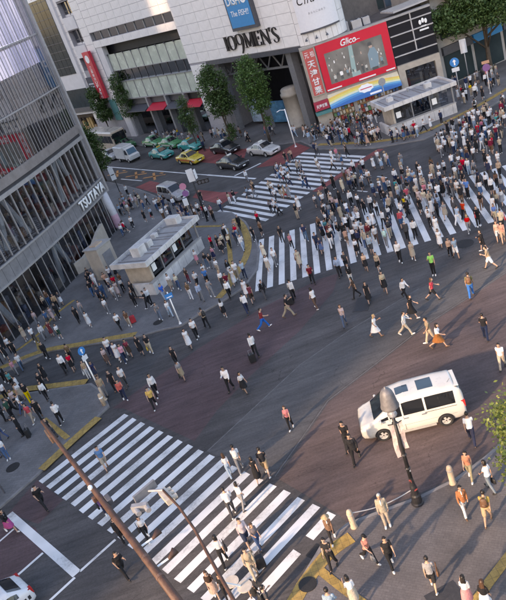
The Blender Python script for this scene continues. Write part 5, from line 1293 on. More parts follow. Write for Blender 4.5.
LEAF_A=leaf_mat('leaf_green',(.06,.125,.035),(.14,.235,.07)); LEAF_B=leaf_mat('leaf_deep',(.05,.10,.034),(.115,.185,.058)); LEAF_C=leaf_mat('leaf_yellow_green',(.08,.13,.03),(.22,.25,.06))
def tree(label,x,y,z,blobs,leaf,mat,height,r0=.14,dens=90.,seed=1,trunk_to=None,group=None,clump=.34):
    """blobs: ellipsoids (cx,cy,cz,rx,ry,rz) of the crown in local metres; leaves grow in small clumps on twigs inside them"""
    rnd=random.Random(seed); t=thing('tree',label,'tree',(x,y,z),0,group)
    tp=[(0,0,0)]; top=trunk_to or height*.8; n=6
    px=py=0
    for i in range(1,n+1):
        px+=rnd.uniform(-.06,.06); py+=rnd.uniform(-.06,.06); tp.append((px,py,top*i/n))
    m=MB(); m.tube(tp,[r0*(1.25 if i==0 else 1-.75*i/n) for i in range(n+1)],9)
    m.build('trunk',BARK,t,True)
    for bl in blobs:
        for k in range(2):
            a=tp[rnd.randint(2,n-1)]; e=(bl[0]+rnd.uniform(-.4,.4)*bl[3],bl[1]+rnd.uniform(-.4,.4)*bl[4],bl[2]+rnd.uniform(-.3,.3)*bl[5])
            mid=tuple((a[i]+e[i])/2+rnd.uniform(-.12,.12) for i in range(3))
            m=MB(); m.tube([a,mid,e],[r0*.38,r0*.25,r0*.1],6); m.build('limb',BARK,t,True)
    V=[];F=[]
    for bl in blobs:
        vol=4.19*bl[3]*bl[4]*bl[5]; nc=max(10,int(vol**.8*dens/4.6))
        for c in range(nc):
            d=Vector((rnd.gauss(0,1),rnd.gauss(0,1),rnd.gauss(0,1))).normalized(); rr=rnd.uniform(.35,1.08)**.7
            if rnd.random()<.12: rr*=1.15
            cc=Vector((bl[0]+d.x*bl[3]*rr,bl[1]+d.y*bl[4]*rr,bl[2]+d.z*bl[5]*rr)); cs=clump*rnd.uniform(.6,1.3)
            for k in range(rnd.randint(9,16)):
                p=cc+Vector((rnd.gauss(0,1),rnd.gauss(0,1),rnd.gauss(0,.7)))*cs*.55
                l=leaf*rnd.uniform(.6,1.3); a=Vector((rnd.gauss(0,1),rnd.gauss(0,1),rnd.gauss(-.25,.6))).normalized(); b=a.cross(Vector((rnd.gauss(0,.5),rnd.gauss(0,.5),1))).normalized()
                o=len(V); V+=[p-a*l*.5,p+b*l*.33,p+a*l*.55,p-b*l*.33]; F.append((o,o+1,o+2,o+3))
    me=bpy.data.meshes.new('crown'); me.from_pydata([tuple(v) for v in V],[],F); me.materials.append(mat); me.update()
    mobj('crown',me,t); return t
G_='street trees along the far pavement'
tree('leftmost small street tree before the red bank sign',-12.6,120.5,.1,[(0,0,6.6,1.5,1.5,1.6),(.3,0,4.6,1.5,1.5,1.4),(-.3,.2,8.0,.9,.9,.9)],.26,LEAF_B,9,.12,120,1,group=G_)
tree('bushy street tree left of the green glass bank front',-7.9,116.5,.1,[(0,0,6.6,1.8,1.8,1.9),(.4,0,4.4,1.9,1.9,1.4),(-.3,0,8.6,1.4,1.4,1.5)],.26,LEAF_B,10,.14,120,2,group=G_)
tree('thin street tree in front of the shop awnings',.1,93.2,.1,[(0,0,4.6,1.1,1.1,1.2),(.2,0,2.8,.7,.7,1.0),(0,0,6.1,.8,.8,.9)],.22,LEAF_B,7,.1,120,3,group=G_)
tree('tall full street tree at the left side of the portal',4.3,88.2,.1,[(0,0,7.6,1.8,1.8,2.0),(.2,.2,5.4,1.8,1.8,1.6),(-.2,0,9.2,1.1,1.1,1.2),(.2,0,1.9,.7,.7,1.1)],.24,LEAF_B,11,.16,130,4,group=G_)
tree('tall light green street tree in front of the portal',8.4,84.0,.1,[(0,0,7.4,1.75,1.75,2.0),(.1,0,5.3,1.6,1.6,1.6),(-.1,0,9.1,1.1,1.1,1.2),(.5,0,2.5,.5,.5,.6)],.24,LEAF_A,11,.16,130,5,group=G_)
tree('dark street tree behind the corner of the glass building',-12.9,94.0,.1,[(0,0,4.8,1.5,1.5,1.9),(.2,0,2.9,1.4,1.4,1.4),(-.2,0,6.6,1.1,1.1,1.3)],.24,LEAF_B,8,.14,130,6)
tree('big spreading dark tree over the pavement at upper right',34.6,80.0,.1,[(-3.2,-1,7.0,3.0,2.4,1.6),(0,-1.5,7.8,3.2,2.6,1.9),(3.2,-1,7.4,3.2,2.6,1.9),(-1.5,0,9.2,2.6,2.2,1.5),(2.5,0,9.6,2.8,2.4,1.6),(-5.0,-.4,7.6,1.8,1.7,1.1),(5.8,-1.2,7.8,2.5,2.2,1.7),(.5,-2.8,6.3,2.2,1.6,1.0)],.30,LEAF_B,10,.32,75,7,trunk_to=7.5,clump=.5)
tree('second dark tree behind the big spreading tree',45.0,83.0,.1,[(0,0,7.6,3.2,2.8,2.0),(-3.0,0,8.6,2.6,2.2,1.6),(2.8,0,8.6,2.8,2.4,1.8),(0,0,10.2,2.6,2.4,1.5)],.30,LEAF_B,10,.3,70,8,trunk_to=7.5,clump=.5)
tree('yellow green leafy tree at the right edge by the crossing',8.35,18.3,.1,[(-1.9,-1.6,4.9,1.0,1.0,.75),(-2.3,-3.2,5.0,.85,.85,.6),(-1.7,-4.2,5.1,.8,.8,.6),(-.9,.2,5.0,1.2,1.2,.9),(-.2,-.6,5.9,1.3,1.2,.9),(.6,.6,5.3,1.3,1.3,1.0),(-1.4,1.0,4.4,.8,.8,.6),(-2.0,-2.6,5.4,.8,.8,.6),(.5,-1.5,5.2,1.2,1.2,.9)],.13,LEAF_C,6,.13,170,9,trunk_to=5.0,clump=.28)
CN_=['beige', 'black', 'blue', 'bright blue', 'brown', 'coral', 'cream', 'dark brown', 'dark green', 'dark grey', 'dark red', 'grey', 'grey blue', 'khaki', 'light blue', 'lime green', 'magenta', 'maroon', 'mint', 'navy', 'olive', 'orange brown', 'pale pink', 'patterned grey', 'peach', 'pink', 'purple', 'red', 'rust', 'salmon', 'striped white', 'tan', 'teal', 'white', 'yellow']
PEOPLE=[
(3.8,15.95,0.1,48,'f','b',1,'k',33,'walk','longbrown','','person in black blouse and white skirt walking on the lower right pavement'),
(3.34,16.36,0.1,66,'f','b',33,'k',25,'walk','long','','person in white blouse and pink skirt walking on the lower right pavement'),
(-1.08,17.59,0.1,75,'m','s',14,'p',19,'walk','short','','person in light blue shirt and navy trousers walking on the lower right pavement'),
(2.53,17.5,0.1,72,'m','t',11,'h',1,'walk','short','brown bag','person in grey T-shirt and black shorts with brown bag walking on the lower right pavement'),
(-0.26,17.95,0.1,99,'f','b',33,'k',0,'walk','bob','black bag','person in white blouse and beige skirt with black bag walking on the lower right pavement'),
(1.49,19.02,0.1,-85,'m','t',1,'p',1,'walk','short','','right person in black T-shirt and black trousers on the lower right pavement'),
(-3.3,18.83,0.0,25,'m','t',9,'p',19,'walk','short','black backpack','person in dark grey T-shirt and navy trousers with black backpack walking in the open roadway'),
(0.8,19.59,0.1,-62,'f','t',29,'p',1,'stride','cap','grey bag','person in salmon T-shirt and black trousers with grey bag striding on the lower right pavement'),
(-3.69,19.32,0.0,50,'m','t',1,'p',19,'walk','short','','left person in black T-shirt and navy trousers in the open roadway'),
(-0.59,19.89,0.1,-114,'m','t',1,'p',1,'phone','short','','left person in black T-shirt and black trousers on the lower right pavement'),
(5.49,19.41,0.1,61,'m','t',34,'h',31,'walk','short','brown backpack','person in yellow T-shirt and tan shorts with brown backpack walking on the lower right pavement'),
(4.9,20.18,0.1,-91,'m','j',21,'p',33,'walk','short','','person in orange brown jacket and white trousers walking on the lower right pavement'),
(-4.85,20.33,0.0,-89,'f','t',1,'p',1,'walk','long','','person in black T-shirt and black trousers walking on the near zebra crossing'),
(1.97,21.01,0.1,-101,'m','j',0,'p',0,'stand','grey','','person in beige jacket and beige trousers standing on the lower right pavement'),
(-3.63,20.88,0.0,-83,'m','s',0,'p',0,'walk','short','black suitcase','person in beige shirt and beige trousers with black suitcase walking on the near zebra crossing'),
(-0.26,21.22,0.1,-97,'f','j',4,'p',1,'walk','hat','','person in brown jacket and black trousers and hat walking on the lower right pavement'),
(-5.31,20.6,0.0,-88,'f','b',7,'k',24,'walk','longbrown','','person in dark brown blouse and peach skirt walking on the near zebra crossing'),
(6.26,20.87,0.1,114,'f','t',33,'p',12,'walk','bob','black bag','person in white T-shirt and grey blue trousers with black bag on the lower right pavement'),
(-3.23,22.28,0.0,-62,'f','b',23,'p',2,'walk','longbrown','','person in patterned grey blouse and blue trousers walking on the near zebra crossing'),
(5.85,21.8,0.1,-118,'f','t',5,'p',13,'walk','bob','','person in coral T-shirt and khaki trousers walking on the lower right pavement'),
(-4.75,22.12,0.0,91,'f','b',33,'p',1,'walk','bob','black bag','right person in white blouse and black trousers with black bag on the near zebra crossing'),
(-3.66,22.6,0.0,-69,'m','s',30,'h',19,'walk','short','','person in striped white shirt and navy shorts walking on the near zebra crossing'),
(6.85,23.88,0.0,72,'m','t',33,'p',19,'stride','short','','person in white T-shirt and navy trousers striding beside the white minivan'),
(-4.07,24.74,0.0,90,'m','s',33,'p',9,'walk','short','','person in white shirt and dark grey trousers walking on the near zebra crossing'),
(-3.52,24.9,0.0,55,'f','b',33,'p',11,'walk','bob','','person in white blouse and grey trousers walking on the near zebra crossing'),
(-9.15,23.43,0.0,-53,'m','t',1,'p',1,'stride','short','','middle person in black T-shirt and black trousers in the side street mouth'),
(1.93,25.3,0.0,-110,'m','j',1,'p',1,'walk','short','','person in black jacket and black trousers walking beside the white minivan'),
(1.87,26.27,0.0,-113,'m','t',1,'p',1,'walk','short','','person in black T-shirt and black trousers walking beside the white minivan'),
(-2.6,26.29,0.0,87,'f','d',1,'k',1,'walk','bob','','person in black dress walking on the near zebra crossing'),
(-8.1,25.18,0.0,-68,'f','b',33,'p',1,'walk','bob','black bag','left person in white blouse and black trousers with black bag on the near zebra crossing'),
(-2.13,26.55,0.0,83,'m','t',1,'h',31,'walk','short','','person in black T-shirt and tan shorts walking in the open roadway'),
(-9.29,25.63,0.0,-63,'m','j',1,'p',1,'walk','short','black backpack','person in black jacket and black trousers with black backpack walking on the near zebra crossing'),
(-3.85,27.34,0.0,102,'f','b',33,'p',14,'walk','longbrown','','person in white blouse and light blue trousers walking on the near zebra crossing'),
(-3.31,27.51,0.0,89,'m','t',33,'p',11,'walk','short','white backpack','person in white T-shirt and grey trousers with white backpack walking on the near zebra crossing'),
(-0.38,29.28,0.0,-105,'f','t',25,'p',1,'walk','longbrown','','person in pink T-shirt and black trousers walking in the open roadway'),
(-10.11,27.75,0.0,-64,'m','s',26,'p',19,'walk','short','black bag','person in purple shirt and navy trousers with black bag walking on the near zebra crossing'),
(10.29,28.0,0.0,-122,'m','t',33,'p',0,'walk','short','','person in white T-shirt and beige trousers walking in the open roadway'),
(10.74,30.76,0.0,67,'m','t',1,'p',19,'walk','short','','right person in black T-shirt and navy trousers in the open roadway'),
(8.46,31.51,0.0,-36,'f','b',33,'k',28,'stride','bob','','person in white blouse and rust skirt striding in the open roadway'),
(-15.31,29.18,0.0,-42,'f','j',1,'k',16,'stride','bob','','person in black jacket and magenta skirt striding beside the stop line'),
(-13.62,30.04,0.0,-50,'m','t',1,'p',1,'stride','short','white backpack','person in black T-shirt and black trousers with white backpack striding beside the stop line'),
(-10.33,31.48,0.0,-71,'m','t',2,'h',0,'walk','short','','person in blue T-shirt and beige shorts walking on the near zebra crossing'),
(8.29,32.21,0.0,180,'m','t',31,'p',0,'walk','short','','person in tan T-shirt and beige trousers walking in the open roadway'),
(-2.16,33.89,0.0,-55,'f','b',33,'k',1,'walk','bob','','right person in white blouse and black skirt in the open roadway'),
(7.44,33.82,0.0,-19,'m','s',33,'p',0,'stride','short','','person in white shirt and beige trousers striding in the open roadway'),
(-2.91,34.59,0.0,-111,'m','s',33,'p',1,'walk','short','','second from left, person in white shirt and black trousers in the open roadway'),
(5.94,34.7,0.0,-19,'f','d',33,'k',33,'stride','blonde','','middle person in white dress in the open roadway'),
(8.36,35.3,0.0,-39,'f','d',1,'k',1,'stride','bob','','right person in black dress in the open roadway'),
(-7.49,35.69,0.0,-86,'m','t',34,'p',1,'walk','short','white backpack','person in yellow T-shirt and black trousers with white backpack walking in the side street mouth'),
(11.97,35.25,0.0,66,'m','t',20,'p',3,'walk','short','brown backpack','person in olive T-shirt and bright blue trousers with brown backpack walking in the open roadway'),
(4.69,37.0,0.0,-106,'f','t',22,'p',2,'walk','longbrown','','person in pale pink T-shirt and blue trousers walking in the open roadway'),
(-0.94,37.29,0.0,96,'m','s',33,'p',1,'walk','short','black suitcase','left person in white shirt and black trousers with black suitcase in the open roadway'),
(-7.33,36.91,0.0,-76,'m','s',33,'p',1,'walk','short','','person in white shirt and black trousers walking in the side street mouth'),
(10.09,36.4,0.0,-20,'f','t',27,'h',1,'stride','longbrown','','person in red T-shirt and black shorts striding in the open roadway'),
(-5.62,37.65,0.0,-88,'f','b',11,'k',31,'walk','cap','black bag','person in grey blouse and tan skirt with black bag walking in the side street mouth'),
(8.78,37.65,0.0,-68,'m','s',33,'p',1,'stride','short','','fourth from left, person in white shirt and black trousers in the open roadway'),
(-13.83,36.23,0.1,-48,'f','t',1,'h',9,'stand','bob','black bag','person in black T-shirt and dark grey shorts with black bag on the lower left corner'),
(-9.4,37.79,0.0,-74,'m','s',5,'p',19,'walk','short','','person in coral shirt and navy trousers walking in the side street mouth'),
(6.78,38.72,0.0,-98,'f','d',1,'k',1,'walk','long','','left person in black dress in the open roadway'),
(-16.61,35.8,0.1,-80,'f','b',33,'p',2,'stand','bob','','person in white blouse and blue trousers standing on the lower left corner'),
(-13.43,37.53,0.1,96,'m','s',33,'p',1,'walk','short','','person in white shirt and black trousers walking on the lower left corner'),
(-5.9,39.58,0.0,-79,'f','t',1,'p',1,'walk','long','','right person in black T-shirt and black trousers in the side street mouth'),
(8.03,39.26,0.0,-104,'f','b',0,'k',1,'walk','bob','','person in beige blouse and black skirt walking in the open roadway'),
(14.24,37.54,0.0,158,'m','t',31,'h',33,'stride','short','','person in tan T-shirt and white shorts striding in the open roadway'),
(-17.12,36.38,0.1,-75,'m','t',33,'p',2,'stand','short','','person in white T-shirt and blue trousers standing on the lower left corner'),
(-9.29,39.13,0.0,-75,'m','t',33,'p',9,'walk','short','','person in white T-shirt and dark grey trousers walking in the side street mouth'),
(0.09,40.24,0.0,0,'m','t',17,'p',3,'stride','short','','person in maroon T-shirt and bright blue trousers striding in the open roadway'),
(-10.67,38.95,0.0,-83,'m','t',31,'p',11,'stand','short','','person in tan T-shirt and grey trousers standing in the side street mouth'),
(6.28,39.92,0.0,180,'f','t',7,'p',1,'walk','long','','person in dark brown T-shirt and black trousers walking in the open roadway'),
(-10.01,39.24,0.0,-94,'m','t',1,'p',1,'stand','short','','left person in black T-shirt and black trousers in the side street mouth'),
(3.67,40.37,0.0,116,'f','t',33,'p',4,'walk','bob','','person in white T-shirt and brown trousers walking in the open roadway'),
(1.87,40.61,0.0,0,'m','t',1,'p',0,'stride','short','','person in black T-shirt and beige trousers striding in the open roadway'),
(11.26,39.23,0.0,-114,'m','t',15,'p',1,'stand','short','','person in lime green T-shirt and black trousers standing in the open roadway'),
(-15.99,37.8,0.1,180,'m','j',1,'p',1,'stand','short','black suitcase','person in black jacket and black trousers with black suitcase standing on the lower left corner'),
(-4.9,41.23,0.0,-89,'f','d',33,'k',33,'walk','bob','','right person in white dress in the side street mouth'),
(-14.92,38.98,0.1,-69,'m','t',1,'p',1,'walk','short','','left person in black T-shirt and black trousers on the lower left corner'),
(-15.43,38.86,0.1,-105,'f','t',27,'p',0,'walk','long','','person in red T-shirt and beige trousers walking on the lower left corner'),
(-17.27,38.11,0.1,165,'f','b',4,'p',2,'walk','longbrown','','person in brown blouse and blue trousers walking on the lower left corner'),
(13.23,40.27,0.0,-89,'m','t',14,'h',33,'walk','short','','person in light blue T-shirt and white shorts walking in the open roadway'),
(-4.33,42.22,0.0,-81,'m','t',33,'p',1,'walk','short','','person in white T-shirt and black trousers walking in the side street mouth'),
(6.58,42.12,0.0,-102,'f','j',1,'p',33,'walk','bob','','person in black jacket and white trousers walking in the open roadway'),
(14.95,40.0,0.0,180,'f','j',1,'h',1,'walk','bob','brown bag','person in black jacket and black shorts with brown bag walking in the open roadway'),
(2.65,42.65,0.0,87,'m','s',33,'p',1,'walk','short','black suitcase','right person in white shirt and black trousers with black suitcase in the open roadway'),
(13.03,40.78,0.0,-100,'f','t',24,'p',1,'walk','bob','','person in peach T-shirt and black trousers walking in the open roadway'),
(-17.76,39.21,0.1,171,'m','s',27,'p',11,'walk','grey','','person in red shirt and grey trousers walking on the lower left corner'),
(-0.61,43.1,0.0,95,'m','s',33,'p',19,'walk','short','','person in white shirt and navy trousers walking in the open roadway'),
(-11.4,41.67,0.0,-73,'f','t',19,'h',19,'stand','bob','','person in navy T-shirt and navy shorts standing in the side street mouth'),
(-7.6,42.54,0.0,-82,'m','t',1,'p',0,'walk','short','yellow bag','person in black T-shirt and beige trousers with yellow bag walking in the side street mouth'),
(8.63,42.39,0.0,-95,'f','t',31,'h',1,'walk','bob','black bag','person in tan T-shirt and black shorts with black bag walking in the open roadway'),
(16.35,40.09,0.0,-112,'f','t',29,'h',31,'walk','bob','','person in salmon T-shirt and tan shorts walking in the open roadway'),
(-3.52,43.18,0.0,114,'m','t',31,'p',1,'walk','short','black backpack','person in tan T-shirt and black trousers with black backpack walking in the open roadway'),
(-8.23,42.71,0.0,-81,'f','d',1,'k',1,'walk','bob','','right person in black dress in the side street mouth'),
(-16.22,40.45,0.1,178,'m','t',33,'p',2,'stride','short','black backpack','person in white T-shirt and blue trousers with black backpack striding on the lower left corner'),
(11.0,42.18,0.0,-102,'f','d',0,'k',0,'walk','bob','','person in beige dress walking in the open roadway'),
(-9.4,42.56,0.0,-76,'f','t',25,'p',19,'walk','bob','','person in pink T-shirt and navy trousers walking in the side street mouth'),
(10.18,42.46,0.0,-107,'m','s',33,'p',1,'walk','short','','third from left, person in white shirt and black trousers in the open roadway'),
(-14.78,41.09,0.1,-65,'m','s',33,'p',1,'walk','short','black bag','person in white shirt and black trousers with black bag walking on the lower left corner'),
(-17.03,40.25,0.1,132,'m','t',8,'p',1,'stand','short','','person in dark green T-shirt and black trousers standing on the lower left corner'),
(16.24,40.59,0.0,-112,'f','t',24,'h',33,'walk','longbrown','','person in peach T-shirt and white shorts walking in the open roadway'),
(7.93,43.03,0.0,-103,'f','t',24,'k',1,'walk','bob','','person in peach T-shirt and black skirt walking in the open roadway'),
(-2.16,43.83,0.0,92,'f','b',33,'k',1,'walk','long','','left person in white blouse and black skirt in the open roadway'),
(-9.05,42.97,0.0,-76,'f','t',10,'k',7,'walk','bob','white bag','person in dark red T-shirt and dark brown skirt with white bag in side street mouth'),
(-12.04,42.24,0.0,-86,'f','t',31,'p',33,'stand','bob','white bag','person in tan T-shirt and white trousers with white bag standing in the side street mouth'),
(6.19,43.53,0.0,-101,'m','s',14,'p',1,'walk','short','','person in light blue shirt and black trousers walking in the open roadway'),
(-17.59,40.37,0.1,0,'m','j',9,'p',1,'stand','short','','person in dark grey jacket and black trousers standing on the lower left corner'),
(-16.93,40.72,0.1,-162,'m','j',1,'p',1,'stride','short','','person in black jacket and black trousers striding on the lower left corner'),
(-9.85,43.02,0.0,-94,'f','d',33,'k',33,'walk','bob','','left person in white dress in the side street mouth'),
(4.3,43.97,0.0,-90,'m','t',17,'p',1,'walk','short','','person in maroon T-shirt and black trousers walking in the open roadway'),
(-10.64,42.95,0.0,-74,'f','b',22,'k',4,'walk','bob','','person in pale pink blouse and brown skirt walking in the side street mouth'),
(-0.01,44.37,0.0,86,'f','t',17,'h',7,'walk','bob','','person in maroon T-shirt and dark brown shorts walking in the open roadway'),
(13.04,42.47,0.0,-108,'f','d',33,'k',33,'walk','bob','','right person in white dress in the open roadway'),
(0.9,44.47,0.0,-82,'m','j',1,'p',9,'stride','short','black bag','person in black jacket and dark grey trousers with black bag striding in the open roadway'),
(6.85,44.04,0.0,-93,'m','t',9,'p',1,'walk','short','','person in dark grey T-shirt and black trousers walking in the open roadway'),
(-16.03,41.65,0.1,-69,'m','t',1,'p',34,'walk','short','','person in black T-shirt and yellow trousers walking on the lower left corner'),
(-16.87,41.45,0.1,-68,'f','t',22,'p',9,'walk','bob','','person in pale pink T-shirt and dark grey trousers walking on the lower left corner'),
(-15.1,42.43,0.1,-64,'m','t',1,'p',1,'walk','short','','right person in black T-shirt and black trousers on the lower left corner'),
(17.14,41.84,0.0,64,'m','j',0,'p',1,'walk','short','red bag','person in beige jacket and black trousers with red bag walking in the open roadway'),
(-10.44,44.0,0.0,-75,'m','t',33,'p',19,'walk','short','','person in white T-shirt and navy trousers walking in the side street mouth'),
(-18.09,41.61,0.1,-48,'m','t',19,'p',1,'stand','short','','person in navy T-shirt and black trousers standing on the lower left corner'),
(-16.65,42.29,0.1,-68,'f','b',33,'k',0,'walk','bob','','person in white blouse and beige skirt walking on the lower left corner'),
(-0.26,45.62,0.0,-94,'f','d',33,'k',33,'walk','bob','','left person in white dress in the open roadway'),
(-16.87,42.55,0.1,160,'f','d',24,'k',24,'walk','bob','','person in peach dress walking on the lower left corner'),
(15.39,43.18,0.0,-107,'f','b',27,'p',11,'walk','blonde','','person in red blouse and grey trousers walking on the wide middle crossing'),
(-13.21,43.97,0.0,-72,'f','t',27,'k',1,'walk','bob','','person in red T-shirt and black skirt walking in the side street mouth'),
(9.01,45.07,0.0,-103,'m','s',14,'h',9,'walk','short','','person in light blue shirt and dark grey shorts walking on the wide middle crossing'),
(-13.81,44.11,0.0,-72,'m','s',33,'p',1,'walk','short','black backpack','person in white shirt and black trousers with black backpack walking in the side street mouth'),
(-1.44,46.44,0.0,-84,'m','s',33,'p',1,'walk','short','','first from left, person in white shirt and black trousers in the open roadway'),
(13.62,44.43,0.0,-107,'f','d',33,'k',33,'stand','bob','','third from left, person in white dress on the wide middle crossing'),
(16.25,43.55,0.0,-106,'m','j',1,'p',1,'phone','short','red bag','person in black jacket and black trousers with red bag on the wide middle crossing'),
(-15.24,43.98,0.0,-74,'f','d',1,'k',1,'walk','long','','left person in black dress in the side street mouth'),
(17.33,43.23,0.0,-112,'f','b',2,'h',0,'walk','longbrown','','person in blue blouse and beige shorts walking on the wide middle crossing'),
(-16.94,43.4,0.0,177,'m','s',33,'p',19,'walk','short','','person in white shirt and navy trousers walking in the side street mouth'),
(10.24,45.48,0.0,71,'m','t',18,'p',11,'walk','short','mint backpack','person in mint T-shirt and grey trousers with mint backpack walking on the wide middle crossing'),
(8.15,45.91,0.0,-102,'f','b',33,'k',1,'walk','bob','','right person in white blouse and black skirt on the wide middle crossing'),
(-17.93,43.11,0.1,-68,'m','t',33,'p',1,'walk','short','','person in white T-shirt and black trousers walking on the lower left corner'),
(11.74,45.26,0.0,72,'m','j',9,'p',1,'walk','grey','','person in dark grey jacket and black trousers walking on the wide middle crossing'),
(12.32,45.28,0.0,70,'m','s',33,'p',1,'walk','short','','right person in white shirt and black trousers on the wide middle crossing'),
(-5.94,46.64,0.1,-71,'f','b',33,'p',14,'walk','longbrown','','person in white blouse and light blue trousers walking below the white kiosk'),
(-6.74,46.78,0.1,-79,'f','t',11,'p',12,'walk','bob','','person in grey T-shirt and grey blue trousers walking below the white kiosk'),
(9.01,46.49,0.0,-119,'m','j',0,'p',2,'walk','short','','person in beige jacket and blue trousers walking on the wide middle crossing'),
(4.13,47.33,0.0,-98,'f','d',0,'k',0,'walk','bob','brown bag','person in beige dress with brown bag walking on the wide middle crossing'),
(-3.47,47.4,0.1,-82,'m','s',14,'p',11,'walk','short','','person in light blue shirt and grey trousers walking on the pavement tip'),
(-2.68,47.46,0.1,-74,'m','t',11,'p',11,'walk','short','','person in grey T-shirt and grey trousers walking on the pavement tip'),
(15.41,44.98,0.0,40,'m','t',14,'p',33,'stride','short','','person in light blue T-shirt and white trousers striding on the wide middle crossing'),
(-13.49,45.59,0.0,-76,'m','t',4,'p',1,'walk','cap','','person in brown T-shirt and black trousers and hat walking in the side street mouth'),
(9.86,46.55,0.0,-102,'m','t',33,'p',4,'stride','short','white bag','person in white T-shirt and brown trousers with white bag striding on the wide middle crossing'),
(-1.33,47.59,0.1,-98,'m','t',17,'h',11,'stride','short','','person in maroon T-shirt and grey shorts striding on the pavement tip'),
(8.66,46.97,0.0,-115,'m','s',19,'p',1,'walk','short','red bag','person in navy shirt and black trousers with red bag walking on the wide middle crossing'),
(17.79,44.45,0.0,53,'f','d',33,'k',33,'stride','bob','','fifth from left, person in white dress on the wide middle crossing'),
(10.94,46.67,0.0,80,'m','t',19,'p',0,'walk','short','black backpack','person in navy T-shirt and beige trousers with black backpack walking on the wide middle crossing'),
(13.74,45.96,0.0,-115,'f','b',33,'p',1,'walk','bob','','third from left, person in white blouse and black trousers on the wide middle crossing'),
(-0.82,48.05,0.1,-98,'f','d',33,'k',33,'stride','long','','person in white dress striding on the pavement tip'),
(-17.75,44.71,0.0,-72,'f','t',32,'p',1,'walk','bob','','person in teal T-shirt and black trousers walking in the side street mouth'),
(16.05,45.39,0.0,40,'m','t',27,'p',1,'walk','short','brown bag','person in red T-shirt and black trousers with brown bag walking on the wide middle crossing'),
(9.55,47.23,0.0,-105,'m','s',17,'p',0,'phone','short','','person in maroon shirt and beige trousers looking at phone on the wide middle crossing'),
(-1.69,48.2,0.1,-99,'f','b',33,'p',9,'stand','blonde','black backpack','person in white blouse and dark grey trousers with black backpack standing on the pavement tip'),
(-9.11,47.52,0.1,-81,'f','t',4,'p',0,'walk','bob','red suitcase','person in brown T-shirt and beige trousers with red suitcase walking below the white kiosk'),
(18.26,44.82,0.0,54,'f','b',0,'p',9,'phone','longbrown','','person in beige blouse and dark grey trousers looking at phone on the wide middle crossing'),
(1.91,48.4,0.0,-96,'f','b',33,'k',0,'walk','long','','person in white blouse and beige skirt walking on the wide middle crossing'),
(13.89,46.45,0.0,-116,'f','b',33,'h',9,'walk','bob','','person in white blouse and dark grey shorts walking on the wide middle crossing'),
(8.49,47.75,0.0,72,'f','b',33,'k',1,'walk','bob','','middle person in white blouse and black skirt on the wide middle crossing'),
(11.17,47.24,0.0,83,'m','j',19,'p',2,'walk','cap','black backpack','person in navy jacket and blue trousers with black backpack walking on the wide middle crossing'),
(6.06,48.17,0.0,-100,'f','t',19,'k',2,'walk','bob','','person in navy T-shirt and blue skirt walking on the wide middle crossing'),
(0.06,48.56,0.1,-86,'m','t',14,'p',19,'walk','short','','person in light blue T-shirt and navy trousers walking on the pavement tip'),
(-4.25,48.42,0.1,-82,'f','t',4,'p',33,'walk','bob','','person in brown T-shirt and white trousers walking on the pavement tip'),
(-9.86,47.72,0.1,-63,'m','t',33,'p',1,'stride','short','','person in white T-shirt and black trousers striding below the white kiosk'),
(-0.47,48.74,0.1,-94,'m','t',33,'p',0,'walk','short','','person in white T-shirt and beige trousers walking on the pavement tip'),
(8.04,48.1,0.0,72,'f','t',24,'h',4,'walk','bob','','person in peach T-shirt and brown shorts walking on the wide middle crossing'),
(9.33,47.92,0.0,-108,'m','t',33,'p',14,'stride','grey','','person in white T-shirt and light blue trousers striding on the wide middle crossing'),
(15.1,46.48,0.0,-117,'f','t',11,'k',0,'stride','longbrown','','person in grey T-shirt and beige skirt striding on the wide middle crossing'),
(17.52,45.75,0.0,-115,'f','b',1,'p',4,'walk','bob','','person in black blouse and brown trousers walking on the wide middle crossing'),
(12.13,47.47,0.0,79,'m','s',27,'h',2,'stand','short','white bag','person in red shirt and blue shorts with white bag standing on the wide middle crossing'),
(18.82,45.26,0.0,54,'f','b',33,'k',11,'walk','longbrown','white bag','person in white blouse and grey skirt with white bag walking on the wide middle crossing'),
(2.58,48.99,0.0,-88,'m','t',33,'p',11,'walk','short','','person in white T-shirt and grey trousers walking on the wide middle crossing'),
(6.95,48.57,0.0,-101,'m','t',1,'p',33,'walk','short','','person in black T-shirt and white trousers walking on the wide middle crossing'),
(15.84,46.5,0.0,-116,'m','j',9,'p',9,'stand','short','','person in dark grey jacket and dark grey trousers standing on the wide middle crossing'),
(9.97,48.16,0.0,-104,'m','t',33,'p',1,'walk','short','','middle person in white T-shirt and black trousers on the wide middle crossing'),
(5.93,48.94,0.0,-92,'m','t',19,'p',19,'walk','short','','person in navy T-shirt and navy trousers walking on the wide middle crossing'),
(8.98,48.47,0.0,-108,'m','t',33,'h',19,'stride','cap','','person in white T-shirt and navy shorts and hat striding on the wide middle crossing'),
(14.81,47.22,0.0,62,'f','b',1,'p',1,'walk','longbrown','','person in black blouse and black trousers walking on the wide middle crossing'),
(8.14,48.84,0.0,-91,'m','j',1,'p',19,'walk','short','','person in black jacket and navy trousers walking on the wide middle crossing'),
(-18.54,45.92,0.0,-68,'m','j',1,'p',1,'walk','short','','left person in black jacket and black trousers in the side street mouth'),
(9.22,48.92,0.0,-111,'m','t',33,'p',1,'stride','short','','left person in white T-shirt and black trousers on the wide middle crossing'),
(-15.56,47.36,0.0,-67,'m','j',1,'p',1,'walk','short','','right person in black jacket and black trousers in the side street mouth'),
(-17.85,46.58,0.0,-69,'f','t',25,'p',11,'walk','bob','','person in pink T-shirt and grey trousers walking in the side street mouth'),
(-2.78,49.82,0.1,-83,'m','t',2,'p',1,'stride','short','','person in blue T-shirt and black trousers striding on the pavement tip'),
(7.23,49.44,0.0,-81,'f','b',33,'k',19,'phone','bob','white bag','person in white blouse and navy skirt with white bag on the wide middle crossing'),
